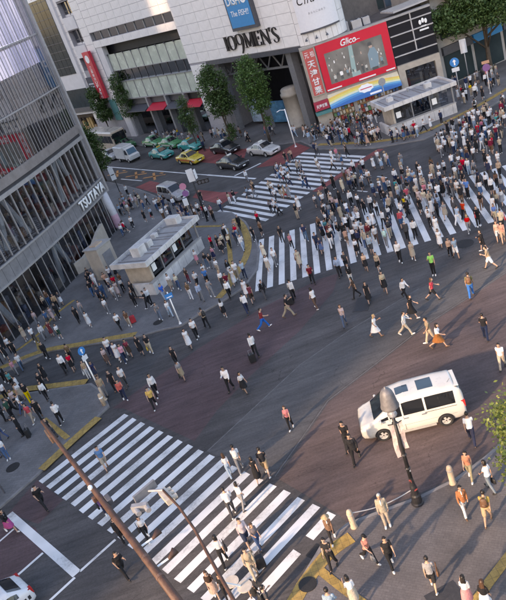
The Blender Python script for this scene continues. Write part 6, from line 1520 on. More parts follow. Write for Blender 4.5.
(14.67,47.92,0.0,67,'f','d',33,'k',33,'walk','bob','','second from left, person in white dress on the wide middle crossing'),
(-6.25,49.74,0.1,-66,'m','t',2,'p',14,'walk','short','','person in blue T-shirt and light blue trousers walking below the white kiosk'),
(-7.6,49.57,0.1,180,'m','t',1,'p',1,'walk','short','','right person in black T-shirt and black trousers below the white kiosk'),
(7.85,49.54,0.0,-86,'m','j',1,'p',33,'walk','short','','person in black jacket and white trousers walking on the wide middle crossing'),
(-17.44,47.03,0.0,-66,'m','t',33,'p',2,'walk','short','','person in white T-shirt and blue trousers walking in the side street mouth'),
(-0.93,50.15,0.1,-85,'f','j',1,'k',33,'walk','bob','','person in black jacket and white skirt walking on the pavement tip'),
(-3.55,50.1,0.1,-74,'m','t',33,'p',1,'stride','short','','left person in white T-shirt and black trousers on the pavement tip'),
(11.21,49.02,0.0,62,'m','s',33,'p',1,'stride','short','','middle person in white shirt and black trousers on the wide middle crossing'),
(15.25,48.07,0.0,68,'f','t',14,'k',2,'phone','long','white bag','person in light blue T-shirt and blue skirt with white bag on the wide middle crossing'),
(-7.43,50.06,0.1,-79,'m','s',33,'p',1,'walk','short','','person in white shirt and black trousers walking below the white kiosk'),
(10.57,49.5,0.0,59,'f','d',33,'k',33,'walk','long','','first from left, person in white dress on the wide middle crossing'),
(12.67,49.03,0.0,40,'m','t',33,'h',2,'walk','cap','','person in white T-shirt and blue shorts and hat walking on the wide middle crossing'),
(7.34,50.23,0.0,-100,'m','s',17,'p',1,'stride','short','red bag','person in maroon shirt and black trousers with red bag striding on the wide middle crossing'),
(11.83,49.44,0.0,66,'f','b',33,'p',19,'walk','long','','person in white blouse and navy trousers walking on the wide middle crossing'),
(-2.8,50.82,0.1,-75,'f','t',33,'p',1,'stand','long','','right person in white T-shirt and black trousers on the pavement tip'),
(13.23,49.23,0.0,43,'m','s',1,'p',1,'stride','short','','person in black shirt and black trousers striding on the wide middle crossing'),
(14.15,48.98,0.0,-101,'f','b',1,'k',1,'stride','long','black backpack','person in black blouse and black skirt with black backpack striding on the wide middle crossing'),
(17.05,48.05,0.0,65,'m','j',1,'p',4,'stand','short','','person in black jacket and brown trousers standing on the wide middle crossing'),
(2.04,50.99,0.0,-96,'f','d',6,'k',6,'walk','bob','','person in cream dress walking on the wide middle crossing'),
(-1.75,51.0,0.1,-92,'f','b',33,'h',0,'walk','long','','person in white blouse and beige shorts walking on the pavement tip'),
(8.67,50.29,0.0,55,'f','t',33,'h',1,'phone','bob','','person in white T-shirt and black shorts looking at phone on the wide middle crossing'),
(19.77,47.07,0.0,64,'f','b',33,'k',19,'walk','long','grey backpack','person in white blouse and navy skirt with grey backpack walking on the wide middle crossing'),
(-5.05,50.82,0.1,-85,'f','b',6,'p',2,'walk','bob','','person in cream blouse and blue trousers walking beside the white kiosk'),
(6.81,50.66,0.0,-101,'f','t',19,'k',1,'stride','bob','','person in navy T-shirt and black skirt striding on the wide middle crossing'),
(9.23,50.28,0.0,59,'f','b',33,'k',11,'walk','longbrown','black bag','person in white blouse and grey skirt with black bag walking on the wide middle crossing'),
(4.29,51.02,0.0,-90,'f','t',25,'p',1,'walk','bob','','left person in pink T-shirt and black trousers on the wide middle crossing'),
(15.0,48.98,0.0,-94,'m','j',0,'p',14,'walk','short','','person in beige jacket and light blue trousers walking on the wide middle crossing'),
(15.51,48.92,0.0,-98,'f','b',14,'k',14,'walk','bob','','person in light blue blouse and light blue skirt walking on the wide middle crossing'),
(19.21,47.61,0.0,62,'m','s',33,'h',1,'stand','short','','person in white shirt and black shorts standing on the wide middle crossing'),
(9.72,50.44,0.0,57,'f','t',33,'p',1,'phone','hat','black bag','person in white T-shirt and black trousers with black bag on the wide middle crossing'),
(7.63,50.84,0.0,71,'m','j',9,'p',19,'walk','short','grey backpack','person in dark grey jacket and navy trousers with grey backpack on the wide middle crossing'),
(18.52,48.04,0.0,53,'f','b',33,'k',2,'stride','bob','','person in white blouse and blue skirt striding on the wide middle crossing'),
(-8.65,50.8,0.1,-86,'m','j',1,'p',1,'stand','short','','person in black jacket and black trousers standing below the white kiosk'),
(-12.36,50.04,0.1,-82,'f','d',33,'k',33,'walk','bob','','person in white dress walking below the white kiosk'),
(-5.63,51.32,0.1,-85,'f','b',33,'k',0,'walk','bob','','person in white blouse and beige skirt walking beside the white kiosk'),
(-4.2,51.47,0.1,-86,'f','t',7,'p',17,'walk','bob','','person in dark brown T-shirt and maroon trousers walking on the pavement tip'),
(7.23,51.19,0.0,-102,'f','b',32,'p',9,'walk','bob','grey backpack','person in teal blouse and dark grey trousers with grey backpack on the wide middle crossing'),
(17.77,48.57,0.0,-136,'m','t',2,'p',1,'stand','short','','person in blue T-shirt and black trousers standing on the wide middle crossing'),
(8.96,50.94,0.0,63,'f','b',33,'p',1,'walk','bob','grey backpack','person in white blouse and black trousers with grey backpack walking on the wide middle crossing'),
(13.36,50.07,0.0,55,'f','b',34,'k',1,'phone','longbrown','','person in yellow blouse and black skirt looking at phone on the wide middle crossing'),
(5.57,51.56,0.0,-91,'m','t',19,'p',2,'walk','short','','person in navy T-shirt and blue trousers walking on the wide middle crossing'),
(14.84,49.77,0.0,-124,'m','t',6,'p',33,'walk','grey','','person in cream T-shirt and white trousers walking on the wide middle crossing'),
(-14.76,49.86,0.1,-65,'f','b',33,'h',8,'walk','long','','person in white blouse and dark green shorts walking outside the glass shop front'),
(17.29,49.2,0.0,-132,'m','t',33,'p',0,'walk','cap','','person in white T-shirt and beige trousers and hat walking on the wide middle crossing'),
(17.82,49.09,0.0,-133,'f','d',33,'k',33,'phone','long','grey backpack','person in white dress with grey backpack looking at phone on the wide middle crossing'),
(13.64,50.47,0.0,59,'f','t',33,'k',1,'walk','long','','person in white T-shirt and black skirt walking on the wide middle crossing'),
(15.52,49.94,0.0,-125,'m','j',9,'p',11,'stride','short','brown bag','person in dark grey jacket and grey trousers with brown bag on the wide middle crossing'),
(-10.93,51.18,0.1,-76,'f','b',33,'p',11,'walk','bob','','person in white blouse and grey trousers walking below the white kiosk'),
(12.4,50.88,0.0,64,'m','j',0,'p',1,'walk','grey','black bag','person in beige jacket and black trousers with black bag walking on the wide middle crossing'),
(16.03,49.91,0.0,79,'m','t',33,'p',1,'stride','short','','right person in white T-shirt and black trousers on the wide middle crossing'),
(20.01,48.48,0.0,66,'f','b',4,'p',1,'walk','long','brown bag','person in brown blouse and black trousers with brown bag walking on the wide middle crossing'),
(17.05,49.6,0.0,-103,'m','t',9,'p',11,'walk','short','black backpack','person in dark grey T-shirt and grey trousers with black backpack on the wide middle crossing'),
(14.64,50.4,0.0,-126,'f','d',22,'k',22,'walk','longbrown','','person in pale pink dress walking on the wide middle crossing'),
(19.36,48.8,0.0,69,'f','b',33,'p',1,'stand','bob','','fourth from left, person in white blouse and black trousers on the wide middle crossing'),
(13.2,50.82,0.0,60,'f','b',1,'h',33,'stride','long','white bag','person in black blouse and white shorts with white bag striding on the wide middle crossing'),
(-2.11,52.5,0.1,-80,'m','t',1,'p',11,'walk','short','','person in black T-shirt and grey trousers walking on the pavement tip'),
(9.94,51.64,0.0,-95,'m','s',22,'p',11,'stride','short','grey backpack','person in pale pink shirt and grey trousers with grey backpack on the wide middle crossing'),
(11.48,51.38,0.0,75,'f','b',33,'p',1,'stand','longbrown','','second from left, person in white blouse and black trousers on the wide middle crossing'),
(-18.32,49.62,0.1,-66,'m','t',1,'p',1,'walk','short','','person in black T-shirt and black trousers walking outside the glass shop front'),
(6.97,52.44,0.0,-93,'f','b',4,'k',1,'stride','long','','person in brown blouse and black skirt striding on the wide middle crossing'),
(-19.51,49.21,0.1,-62,'f','t',33,'p',1,'stride','hat','brown bag','person in white T-shirt and black trousers with brown bag striding outside the glass shop front'),
(3.86,52.84,0.0,-90,'m','t',1,'p',9,'walk','short','','person in black T-shirt and dark grey trousers walking on the wide middle crossing'),
(17.0,50.24,0.0,-100,'m','j',19,'p',9,'walk','short','','left person in navy jacket and dark grey trousers on the wide middle crossing'),
(-19.05,49.52,0.1,-61,'f','d',1,'k',1,'walk','bob','white bag','person in black dress with white bag walking outside the glass shop front'),
(17.53,50.11,0.0,-104,'m','j',9,'p',19,'walk','short','','person in dark grey jacket and navy trousers walking on the wide middle crossing'),
(-8.72,52.39,0.1,-72,'m','t',1,'p',1,'walk','short','','person in black T-shirt and black trousers walking beside the white kiosk'),
(-15.51,50.8,0.1,-70,'f','d',17,'k',17,'walk','longbrown','grey backpack','person in maroon dress with grey backpack walking outside the glass shop front'),
(16.56,50.48,0.0,78,'f','d',1,'k',1,'stand','longbrown','brown bag','left person in black dress with brown bag on the wide middle crossing'),
(-2.47,53.09,0.1,-99,'f','b',1,'p',2,'stand','long','black backpack','person in black blouse and blue trousers with black backpack standing on the pavement tip'),
(-13.37,51.53,0.1,-70,'m','t',1,'p',1,'walk','short','','left person in black T-shirt and black trousers below the white kiosk'),
(-16.13,50.75,0.1,-73,'m','s',33,'p',11,'walk','short','black backpack','person in white shirt and grey trousers with black backpack walking outside the glass shop front'),
(8.22,52.69,0.0,-125,'f','t',6,'k',11,'walk','bob','','person in cream T-shirt and grey skirt walking on the wide middle crossing'),
(7.66,52.87,0.0,-131,'f','b',33,'k',1,'walk','bob','','left person in white blouse and black skirt on the wide middle crossing'),
(14.09,51.55,0.0,81,'m','t',27,'p',11,'walk','short','black bag','person in red T-shirt and grey trousers with black bag walking on the wide middle crossing'),
(15.86,51.04,0.0,-107,'m','s',33,'p',2,'walk','short','black bag','person in white shirt and blue trousers with black bag walking on the wide middle crossing'),
(10.78,52.42,0.0,-110,'m','t',1,'p',1,'phone','short','','right person in black T-shirt and black trousers on the wide middle crossing'),
(19.24,49.94,0.0,30,'f','b',19,'k',1,'stride','bob','','person in navy blouse and black skirt striding on the wide middle crossing'),
(-16.89,50.78,0.1,-67,'m','t',33,'p',9,'walk','short','','person in white T-shirt and dark grey trousers walking outside the glass shop front'),
(14.82,51.47,0.0,77,'m','t',0,'p',1,'walk','short','','person in beige T-shirt and black trousers walking on the wide middle crossing'),
(17.08,50.9,0.0,74,'m','s',33,'p',33,'walk','short','black bag','person in white shirt and white trousers with black bag walking on the wide middle crossing'),
(8.96,53.01,0.0,80,'f','d',0,'k',0,'walk','bob','black bag','person in beige dress with black bag walking on the wide middle crossing'),
(11.39,52.55,0.0,-109,'m','s',33,'p',1,'stride','short','','left person in white shirt and black trousers on the wide middle crossing'),
(15.52,51.52,0.0,-105,'f','t',25,'p',1,'stride','long','','right person in pink T-shirt and black trousers on the wide middle crossing'),
(0.72,53.81,0.1,-80,'m','s',33,'p',14,'phone','short','','person in white shirt and light blue trousers looking at phone on the pavement tip'),
(-11.16,52.7,0.1,-89,'m','j',1,'h',1,'walk','short','','person in black jacket and black shorts walking below the white kiosk'),
(12.54,52.43,0.0,52,'m','t',1,'p',2,'walk','short','','person in black T-shirt and blue trousers walking on the wide middle crossing'),
(18.4,50.69,0.0,-118,'f','d',1,'k',1,'phone','long','brown bag','right person in black dress with brown bag on the wide middle crossing'),
(17.58,51.06,0.0,71,'f','d',33,'k',33,'walk','longbrown','','fourth from left, person in white dress on the wide middle crossing'),
(19.22,50.48,0.0,37,'f','t',14,'p',33,'walk','long','grey backpack','person in light blue T-shirt and white trousers with grey backpack on the wide middle crossing'),
(-1.77,54.06,0.1,-84,'f','b',25,'k',19,'walk','bob','','person in pink blouse and navy skirt walking on the pavement tip'),
(-18.9,50.69,0.1,-69,'f','t',33,'p',1,'walk','bob','','person in white T-shirt and black trousers walking outside the glass shop front'),
(13.13,52.59,0.0,57,'f','t',31,'p',11,'stride','bob','','person in tan T-shirt and grey trousers striding on the wide middle crossing'),
(17.16,51.48,0.0,70,'f','b',14,'p',1,'stride','longbrown','','person in light blue blouse and black trousers striding on the wide middle crossing'),
(9.59,53.42,0.0,81,'f','t',33,'h',2,'stride','bob','brown bag','person in white T-shirt and blue shorts with brown bag striding on the wide middle crossing'),
(15.7,51.99,0.0,-114,'m','s',0,'p',33,'stand','short','','person in beige shirt and white trousers standing on the wide middle crossing'),
(-10.32,53.34,0.1,-85,'m','t',33,'p',11,'walk','short','','person in white T-shirt and grey trousers walking beside the white kiosk'),
(-13.12,52.79,0.1,-82,'f','b',22,'p',11,'walk','long','','person in pale pink blouse and grey trousers walking below the white kiosk'),
(21.07,50.17,0.0,-108,'m','s',31,'p',1,'stride','grey','black backpack','person in tan shirt and black trousers with black backpack striding on the wide middle crossing'),
(-10.07,53.77,0.1,-82,'f','d',22,'k',22,'walk','long','','person in pale pink dress walking beside the white kiosk'),
(7.84,54.16,0.0,-97,'m','t',1,'p',1,'walk','short','','left person in black T-shirt and black trousers on the wide middle crossing'),
(-3.2,54.64,0.1,-91,'f','b',33,'k',25,'walk','bob','','person in white blouse and pink skirt walking on the pavement tip'),
(20.47,50.76,0.0,48,'m','j',19,'p',9,'walk','short','','right person in navy jacket and dark grey trousers on the wide middle crossing'),
(16.49,52.23,0.0,-110,'f','b',19,'p',9,'stride','long','red bag','person in navy blouse and dark grey trousers with red bag on the wide middle crossing'),
(15.8,52.48,0.0,-110,'m','j',0,'p',19,'phone','short','','person in beige jacket and navy trousers looking at phone on the wide middle crossing'),
(-17.86,51.85,0.1,-70,'f','t',0,'k',0,'walk','longbrown','','person in beige T-shirt and beige skirt walking outside the glass shop front'),
(8.33,54.21,0.0,80,'f','b',11,'h',2,'stride','long','grey backpack','person in grey blouse and blue shorts with grey backpack striding on the wide middle crossing'),
(13.88,53.18,0.0,-100,'f','b',6,'p',14,'walk','longbrown','','person in cream blouse and light blue trousers walking on the wide middle crossing'),
(-0.95,55.05,0.1,-79,'f','b',0,'k',1,'stride','hat','black backpack','person in beige blouse and black skirt with black backpack striding on the pavement tip'),
(10.75,54.01,0.0,-106,'f','b',33,'p',1,'phone','long','','first from left, person in white blouse and black trousers on the wide middle crossing'),
(14.71,53.14,0.0,67,'f','b',1,'h',11,'walk','bob','','person in black blouse and grey shorts walking on the wide middle crossing'),
(-11.61,53.94,0.1,-78,'m','t',19,'h',1,'walk','short','','person in navy T-shirt and black shorts walking below the white kiosk'),
(1.84,55.14,0.1,-88,'f','t',1,'p',1,'walk','bob','white bag','person in black T-shirt and black trousers with white bag walking on the pavement tip'),
(-10.56,54.16,0.1,-84,'f','b',19,'k',11,'walk','bob','white bag','person in navy blouse and grey skirt with white bag walking beside the white kiosk'),
]
CROWD=[
(8.03,54.6,0.0,80,'m','t',33,'p',19,'stride','short',''),
(-9.68,54.44,0.1,-86,'f','b',33,'p',1,'walk','long',''),
(8.66,54.66,0.0,79,'f','d',1,'k',1,'walk','bob',''),
(-0.23,55.37,0.1,-78,'f','b',6,'p',1,'phone','bob','grey backpack'),
(15.48,53.2,0.0,-108,'f','b',33,'p',33,'walk','hat','black backpack'),
(16.67,52.93,0.0,-106,'f','d',33,'k',33,'walk','longbrown',''),
(-16.04,53.15,0.1,-69,'m','t',2,'h',9,'walk','short','black backpack'),
(0.39,55.65,0.1,-75,'m','t',19,'p',9,'walk','short',''),
(18.51,52.5,0.0,62,'f','b',33,'p',0,'walk','bob','brown bag'),
(9.21,54.96,0.0,75,'f','b',22,'h',2,'walk','long','red bag'),
(-11.33,54.59,0.1,-76,'m','s',2,'p',2,'walk','short','black bag'),
(14.03,54.02,0.0,63,'f','b',32,'k',1,'phone','bob',''),
(17.41,53.04,0.0,-108,'f','b',33,'p',19,'stride','long','black bag'),
(19.94,52.15,0.0,-125,'f','b',11,'h',9,'walk','bob','brown bag'),
(-15.23,53.72,0.1,-73,'m','j',1,'p',1,'walk','short',''),
(14.99,53.84,0.0,63,'m','t',2,'p',9,'walk','short',''),
(2.63,55.85,0.0,-96,'f','t',4,'h',1,'walk','bob',''),
(-1.12,55.91,0.1,-93,'f','t',1,'p',1,'stand','longbrown','pink bag'),
(-15.72,53.7,0.1,-72,'f','d',22,'k',22,'walk','bob','black bag'),
(-0.72,55.95,0.1,-77,'f','b',6,'p',1,'stand','bob',''),
(12.82,54.48,0.0,-105,'m','t',19,'p',1,'walk','short',''),
(19.11,52.7,0.0,-126,'m','t',17,'p',1,'stride','short',''),
(-9.77,55.39,0.1,-85,'m','t',4,'p',2,'walk','short',''),
(10.46,55.29,0.0,-103,'m','s',33,'p',1,'walk','short',''),
(8.96,55.55,0.0,-120,'m','t',22,'p',1,'stand','cap',''),
(13.65,54.65,0.0,67,'m','t',33,'p',1,'walk','short','grey backpack'),
(19.74,52.79,0.0,-128,'m','s',33,'p',14,'phone','short',''),
(14.51,54.47,0.0,65,'m','j',1,'p',33,'walk','short',''),
(-10.33,55.47,0.1,-81,'m','t',27,'p',11,'stride','cap',''),
(16.23,54.05,0.0,-90,'f','d',33,'k',33,'walk','bob',''),
(18.73,53.27,0.0,60,'f','b',1,'k',1,'walk','bob',''),
(21.32,52.38,0.0,-113,'f','t',33,'k',33,'walk','bob','grey backpack'),
(22.0,52.27,0.0,-112,'f','t',33,'p',11,'walk','longbrown',''),
(-1.67,56.71,0.1,-92,'f','t',27,'p',1,'stand','bob',''),
(19.56,53.27,0.0,-129,'m','t',27,'p',19,'walk','short','black bag'),
(-17.17,54.15,0.1,-79,'f','b',22,'p',11,'walk','bob',''),
(12.5,55.42,0.0,73,'f','t',14,'k',19,'walk','bob','red bag'),
(15.8,54.65,0.0,-91,'m','t',14,'p',2,'walk','short',''),
(9.01,56.18,0.0,-122,'m','j',0,'p',0,'stride','short',''),
(17.83,54.11,0.0,66,'f','b',33,'k',9,'phone','longbrown','brown bag'),
(19.12,53.69,0.0,59,'f','t',11,'p',14,'stand','long','white bag'),
(9.75,56.16,0.0,54,'m','j',1,'p',1,'walk','short','brown bag'),
(-10.85,55.96,0.1,-81,'f','t',33,'p',33,'stride','longbrown',''),
(6.0,56.72,0.0,-97,'f','t',1,'p',0,'stand','bob',''),
(13.14,55.57,0.0,73,'f','d',33,'k',33,'phone','hat',''),
(0.61,57.1,0.1,-92,'f','b',27,'p',14,'walk','bob',''),
(-0.35,57.13,0.1,-90,'m','j',1,'p',1,'stand','short',''),
(15.61,55.13,0.0,-116,'f','t',6,'k',2,'walk','hat',''),
(-12.45,56.01,0.1,-72,'m','t',1,'p',2,'walk','short',''),
(17.46,54.67,0.0,68,'m','t',0,'h',0,'stand','short',''),
(13.64,55.86,0.0,75,'m','t',24,'p',2,'phone','short',''),
(21.42,53.4,0.0,61,'f','t',1,'h',1,'walk','hat','brown bag'),
(-11.12,56.55,0.1,-84,'m','t',24,'p',1,'stand','short','black backpack'),
(0.62,57.84,0.1,-92,'f','b',11,'k',1,'walk','longbrown',''),
(18.52,54.81,0.0,-107,'f','t',33,'h',1,'walk','bob',''),
(-15.54,55.74,0.1,-79,'m','s',31,'p',1,'walk','short',''),
(-0.18,57.87,0.1,-88,'f','t',33,'k',33,'phone','longbrown',''),
(16.69,55.46,0.0,-100,'f','d',33,'k',33,'walk','bob',''),
(8.55,57.37,0.0,-95,'m','t',33,'p',9,'stride','short',''),
(15.86,55.82,0.0,-117,'m','t',33,'p',1,'phone','grey','black backpack'),
(19.74,54.65,0.0,70,'f','t',33,'k',1,'stride','longbrown',''),
(9.22,57.38,0.0,-98,'f','b',33,'p',9,'stride','long','brown bag'),
(15.45,56.25,0.0,-117,'m','s',1,'h',11,'stride','short','red bag'),
(7.93,57.8,0.0,-93,'f','b',33,'k',9,'stride','long',''),
(14.8,56.44,0.0,-96,'m','s',33,'h',19,'walk','short',''),
(0.77,58.39,0.1,-94,'f','d',24,'k',24,'walk','hat',''),
(2.78,58.36,0.0,-96,'f','t',27,'k',1,'walk','bob',''),
(-15.27,56.41,0.1,-77,'f','t',9,'k',33,'walk','long',''),
(16.75,56.08,0.0,-99,'m','j',1,'p',9,'walk','short',''),
(8.49,57.94,0.0,-98,'m','s',31,'h',2,'phone','short',''),
(19.4,55.25,0.0,71,'m','t',33,'p',2,'stride','short',''),
(-10.84,57.9,0.1,-83,'m','t',33,'p',19,'phone','short',''),
(-12.24,57.71,0.1,-87,'m','t',33,'p',33,'walk','short','red bag'),
(6.56,58.63,0.0,-101,'f','d',33,'k',33,'phone','longbrown',''),
(12.19,57.73,0.0,-107,'f','b',11,'k',1,'walk','long',''),
(1.15,59.02,0.1,-87,'m','j',1,'p',1,'walk','short','black suitcase'),
(-10.37,58.18,0.1,-80,'f','b',25,'k',1,'walk','longbrown',''),
(9.23,58.39,0.0,93,'m','j',1,'p',9,'walk','short',''),
(18.0,56.31,0.0,60,'f','b',4,'k',1,'walk','long',''),
(12.97,57.71,0.0,-104,'f','t',9,'p',11,'walk','blonde',''),
(-16.75,56.84,0.1,-71,'f','b',0,'p',1,'walk','long',''),
(21.32,55.29,0.0,-106,'m','t',33,'p',9,'walk','short',''),
(4.81,59.1,0.0,-165,'m','t',14,'p',1,'walk','short',''),
(11.31,58.31,0.0,-106,'m','s',19,'p',9,'stride','grey',''),
(20.3,55.89,0.0,-106,'m','j',9,'h',1,'stride','cap','black backpack'),
(20.92,55.71,0.0,-104,'f','b',4,'k',19,'walk','hat',''),
(-12.78,58.15,0.1,-89,'f','d',1,'k',1,'phone','bob','black backpack'),
(12.44,58.37,0.0,25,'m','t',33,'p',12,'stride','short',''),
(23.46,54.88,0.0,63,'m','s',0,'p',1,'phone','grey',''),
(-16.48,57.41,0.1,-69,'m','t',4,'p',2,'walk','grey',''),
(11.71,58.72,0.0,-109,'f','b',11,'p',1,'walk','long','red bag'),
(22.91,55.34,0.0,61,'m','s',17,'h',4,'walk','short',''),
(20.67,56.22,0.0,-107,'f','b',33,'k',2,'walk','bob',''),
(13.08,58.48,0.0,-107,'m','t',33,'p',1,'walk','short',''),
(4.67,59.85,0.0,-164,'m','s',33,'p',1,'walk','grey',''),
(-12.67,58.73,0.1,-87,'f','b',1,'h',2,'stride','bob',''),
(10.8,59.16,0.0,-102,'f','d',6,'k',6,'walk','bob','black bag'),
(15.96,58.15,0.0,-104,'f','b',0,'p',33,'stand','bob',''),
(11.51,59.2,0.0,-110,'f','b',6,'p',11,'stride','bob','black backpack'),
(12.06,59.29,0.0,-106,'f','b',6,'p',1,'stride','long',''),
(22.87,56.02,0.0,-119,'m','t',1,'p',11,'stride','short',''),
(-11.38,59.55,0.1,-91,'m','t',33,'h',2,'walk','short',''),
(4.31,60.48,0.0,88,'f','b',17,'p',1,'stride','longbrown','grey backpack'),
(-10.7,59.82,0.1,-89,'m','t',33,'p',1,'stand','short','white bag'),
(11.65,59.78,0.0,-102,'f','t',22,'k',19,'stride','longbrown',''),
(23.4,56.28,0.0,-119,'f','b',27,'h',1,'walk','longbrown',''),
(-12.91,59.58,0.1,-70,'f','d',1,'k',1,'phone','bob',''),
(-12.3,59.9,0.1,-73,'m','s',33,'p',11,'walk','grey',''),
(-11.02,60.23,0.1,-89,'f','b',34,'p',9,'walk','long','brown bag'),
(22.35,57.05,0.0,45,'f','d',1,'k',1,'walk','bob',''),
(21.8,57.32,0.0,52,'m','t',1,'p',1,'walk','short',''),
(10.37,60.7,0.0,-102,'m','t',1,'p',1,'stand','short','black suitcase'),
(22.89,57.2,0.0,45,'f','b',14,'p',33,'walk','bob',''),
(23.78,56.98,0.0,-100,'f','b',4,'p',1,'walk','bob',''),
(9.58,61.28,0.0,-107,'f','b',11,'k',1,'walk','long',''),
(20.93,58.51,0.0,68,'m','t',33,'p',19,'walk','short',''),
(22.71,57.86,0.0,52,'m','j',9,'p',33,'stride','short','red bag'),
(16.57,59.92,0.0,-103,'m','t',11,'p',14,'stride','short','red bag'),
(19.99,58.99,0.0,-110,'f','b',33,'p',11,'stride','longbrown',''),
(23.37,58.01,0.0,51,'m','s',33,'p',11,'stride','short',''),
(-12.03,61.37,0.1,-84,'f','b',25,'p',1,'stride','bob',''),
(12.08,61.4,0.0,87,'f','d',22,'k',22,'walk','bob',''),
(13.17,61.29,0.0,82,'m','j',9,'p',2,'stand','short','red bag'),
(6.42,62.4,0.0,-54,'f','d',11,'k',11,'walk','bob','red bag'),
(11.69,61.72,0.0,85,'f','b',11,'p',4,'phone','bob','grey backpack'),
(24.07,58.05,0.0,53,'m','t',33,'h',11,'walk','short',''),
(22.11,58.97,0.0,62,'f','d',33,'k',33,'phone','bob',''),
(15.11,61.2,0.0,90,'f','b',33,'k',14,'stand','longbrown',''),
(21.45,59.3,0.0,-107,'m','t',11,'p',14,'walk','short',''),
(6.1,62.81,0.0,-36,'f','d',31,'k',31,'walk','long','red bag'),
(24.67,58.09,0.0,-109,'m','t',17,'p',19,'walk','short',''),
(20.63,59.65,0.0,75,'m','t',33,'p',9,'walk','short',''),
(-12.33,61.93,0.1,-84,'m','s',0,'p',1,'walk','short',''),
(-0.84,63.21,0.1,-93,'m','t',7,'p',1,'walk','short',''),
(5.24,63.06,0.0,-84,'m','t',33,'p',9,'walk','short',''),
(15.81,61.3,0.0,86,'f','b',22,'p',2,'stride','blonde',''),
(13.61,61.92,0.0,80,'m','t',33,'h',1,'walk','grey',''),
(6.53,63.08,0.0,-61,'f','b',11,'h',4,'walk','long','white bag'),
(21.19,59.82,0.0,-104,'m','j',0,'h',0,'walk','short',''),
(25.26,58.28,0.0,-107,'m','j',9,'p',0,'stride','short',''),
(-11.18,62.59,0.1,-89,'m','t',0,'p',0,'walk','short',''),
(20.26,60.27,0.0,76,'m','j',0,'h',33,'walk','short',''),
(24.89,58.64,0.0,-109,'m','t',33,'p',1,'stride','short','black bag'),
(-11.76,62.62,0.1,-85,'f','b',4,'h',1,'stride','longbrown','black backpack'),
(21.84,59.9,0.0,72,'f','t',33,'k',1,'phone','bob',''),
(5.85,63.49,0.0,-83,'f','b',1,'k',0,'stride','bob',''),
(8.43,63.2,0.0,127,'m','t',19,'p',19,'walk','short','brown bag'),
(5.22,63.59,0.0,-80,'f','b',14,'h',2,'stride','bob',''),
(14.64,62.2,0.0,-99,'f','d',33,'k',33,'stride','bob','grey backpack'),
(15.8,61.93,0.0,86,'f','b',33,'k',0,'stride','hat',''),
(23.17,59.62,0.0,57,'m','t',33,'p',19,'stride','short',''),
(12.88,62.69,0.0,-103,'m','s',33,'p',1,'walk','short',''),
(23.68,59.46,0.0,72,'f','b',17,'p',2,'walk','longbrown',''),
(24.26,59.31,0.0,73,'f','b',33,'p',2,'walk','bob','black bag'),
(25.24,58.96,0.0,-107,'f','t',33,'k',9,'stride','longbrown',''),
(-11.91,63.09,0.1,-83,'f','b',19,'p',11,'walk','hat',''),
(21.32,60.57,0.0,75,'f','b',11,'p',1,'walk','bob',''),
(22.59,60.14,0.0,71,'m','t',33,'p',2,'stand','short',''),
(20.42,60.98,0.0,69,'m','s',33,'p',0,'walk','short','grey backpack'),
(22.0,60.45,0.0,73,'m','t',14,'p',2,'walk','short',''),
(20.94,60.88,0.0,67,'f','t',33,'k',33,'stride','long',''),
(8.19,63.89,0.0,136,'m','t',33,'p',2,'stride','short','black backpack'),
(-11.48,63.41,0.1,-84,'f','b',24,'k',4,'stand','long','black bag'),
(23.35,60.09,0.0,55,'m','s',0,'p',1,'walk','cap','black bag'),
(-11.03,63.64,0.1,-84,'m','t',33,'p',2,'walk','short','white bag'),
(23.89,60.01,0.0,58,'m','t',27,'p',9,'phone','short',''),
(25.54,59.39,0.0,61,'m','t',1,'p',14,'stand','short','grey backpack'),
(-0.86,64.75,0.1,-83,'f','b',25,'k',0,'walk','long',''),
(15.38,62.99,0.0,-105,'m','t',33,'p',11,'walk','short',''),
(24.55,60.03,0.0,71,'f','b',1,'p',9,'walk','bob',''),
(-1.35,64.91,0.1,-86,'m','s',33,'p',1,'stride','short',''),
(-11.93,63.85,0.1,-81,'f','b',33,'p',1,'stand','bob',''),
(5.36,64.8,0.0,-78,'m','t',33,'p',2,'walk','short',''),
(21.47,61.38,0.0,-111,'m','j',9,'h',2,'phone','short','red bag'),
(20.81,61.74,0.0,59,'m','s',11,'p',33,'stand','short',''),
(25.86,59.86,0.0,58,'f','t',14,'k',0,'walk','bob',''),
(-11.11,64.31,0.1,-85,'f','b',14,'h',19,'walk','longbrown','red bag'),
(22.07,61.44,0.0,-111,'f','d',33,'k',33,'stride','bob','white bag'),
(23.59,60.92,0.0,-109,'m','s',1,'h',0,'stride','short',''),
(23.09,61.13,0.0,-111,'f','d',33,'k',33,'walk','bob',''),
(24.27,60.68,0.0,-108,'f','b',1,'p',2,'walk','bob','white bag'),
(-2.98,65.35,0.1,-96,'f','d',2,'k',2,'walk','long',''),
(5.18,65.31,0.0,-82,'m','j',0,'p',1,'stand','short','white bag'),
(-2.37,65.49,0.1,-155,'f','b',33,'k',4,'stand','bob',''),
(-1.58,65.54,0.1,176,'f','t',27,'p',9,'walk','bob',''),
(21.34,62.05,0.0,63,'f','t',33,'k',9,'walk','bob','white bag'),
(0.13,65.87,0.0,-70,'m','s',33,'p',19,'stride','short',''),
(26.02,60.64,0.0,-99,'m','t',32,'p',14,'walk','short','white bag'),
(24.8,61.19,0.0,63,'f','b',25,'p',19,'walk','bob',''),
(26.65,60.46,0.0,66,'f','b',33,'k',9,'stand','hat',''),
(21.7,62.43,0.0,64,'f','b',33,'k',14,'stride','bob','grey backpack'),
(3.63,66.2,0.0,178,'m','t',4,'p',11,'walk','short',''),
(7.26,65.97,0.0,-44,'m','t',33,'p',19,'walk','short',''),
(-3.72,66.45,0.1,-159,'m','t',22,'p',0,'stand','grey',''),
(23.78,62.18,0.0,-108,'m','t',33,'p',11,'stride','short','black bag'),
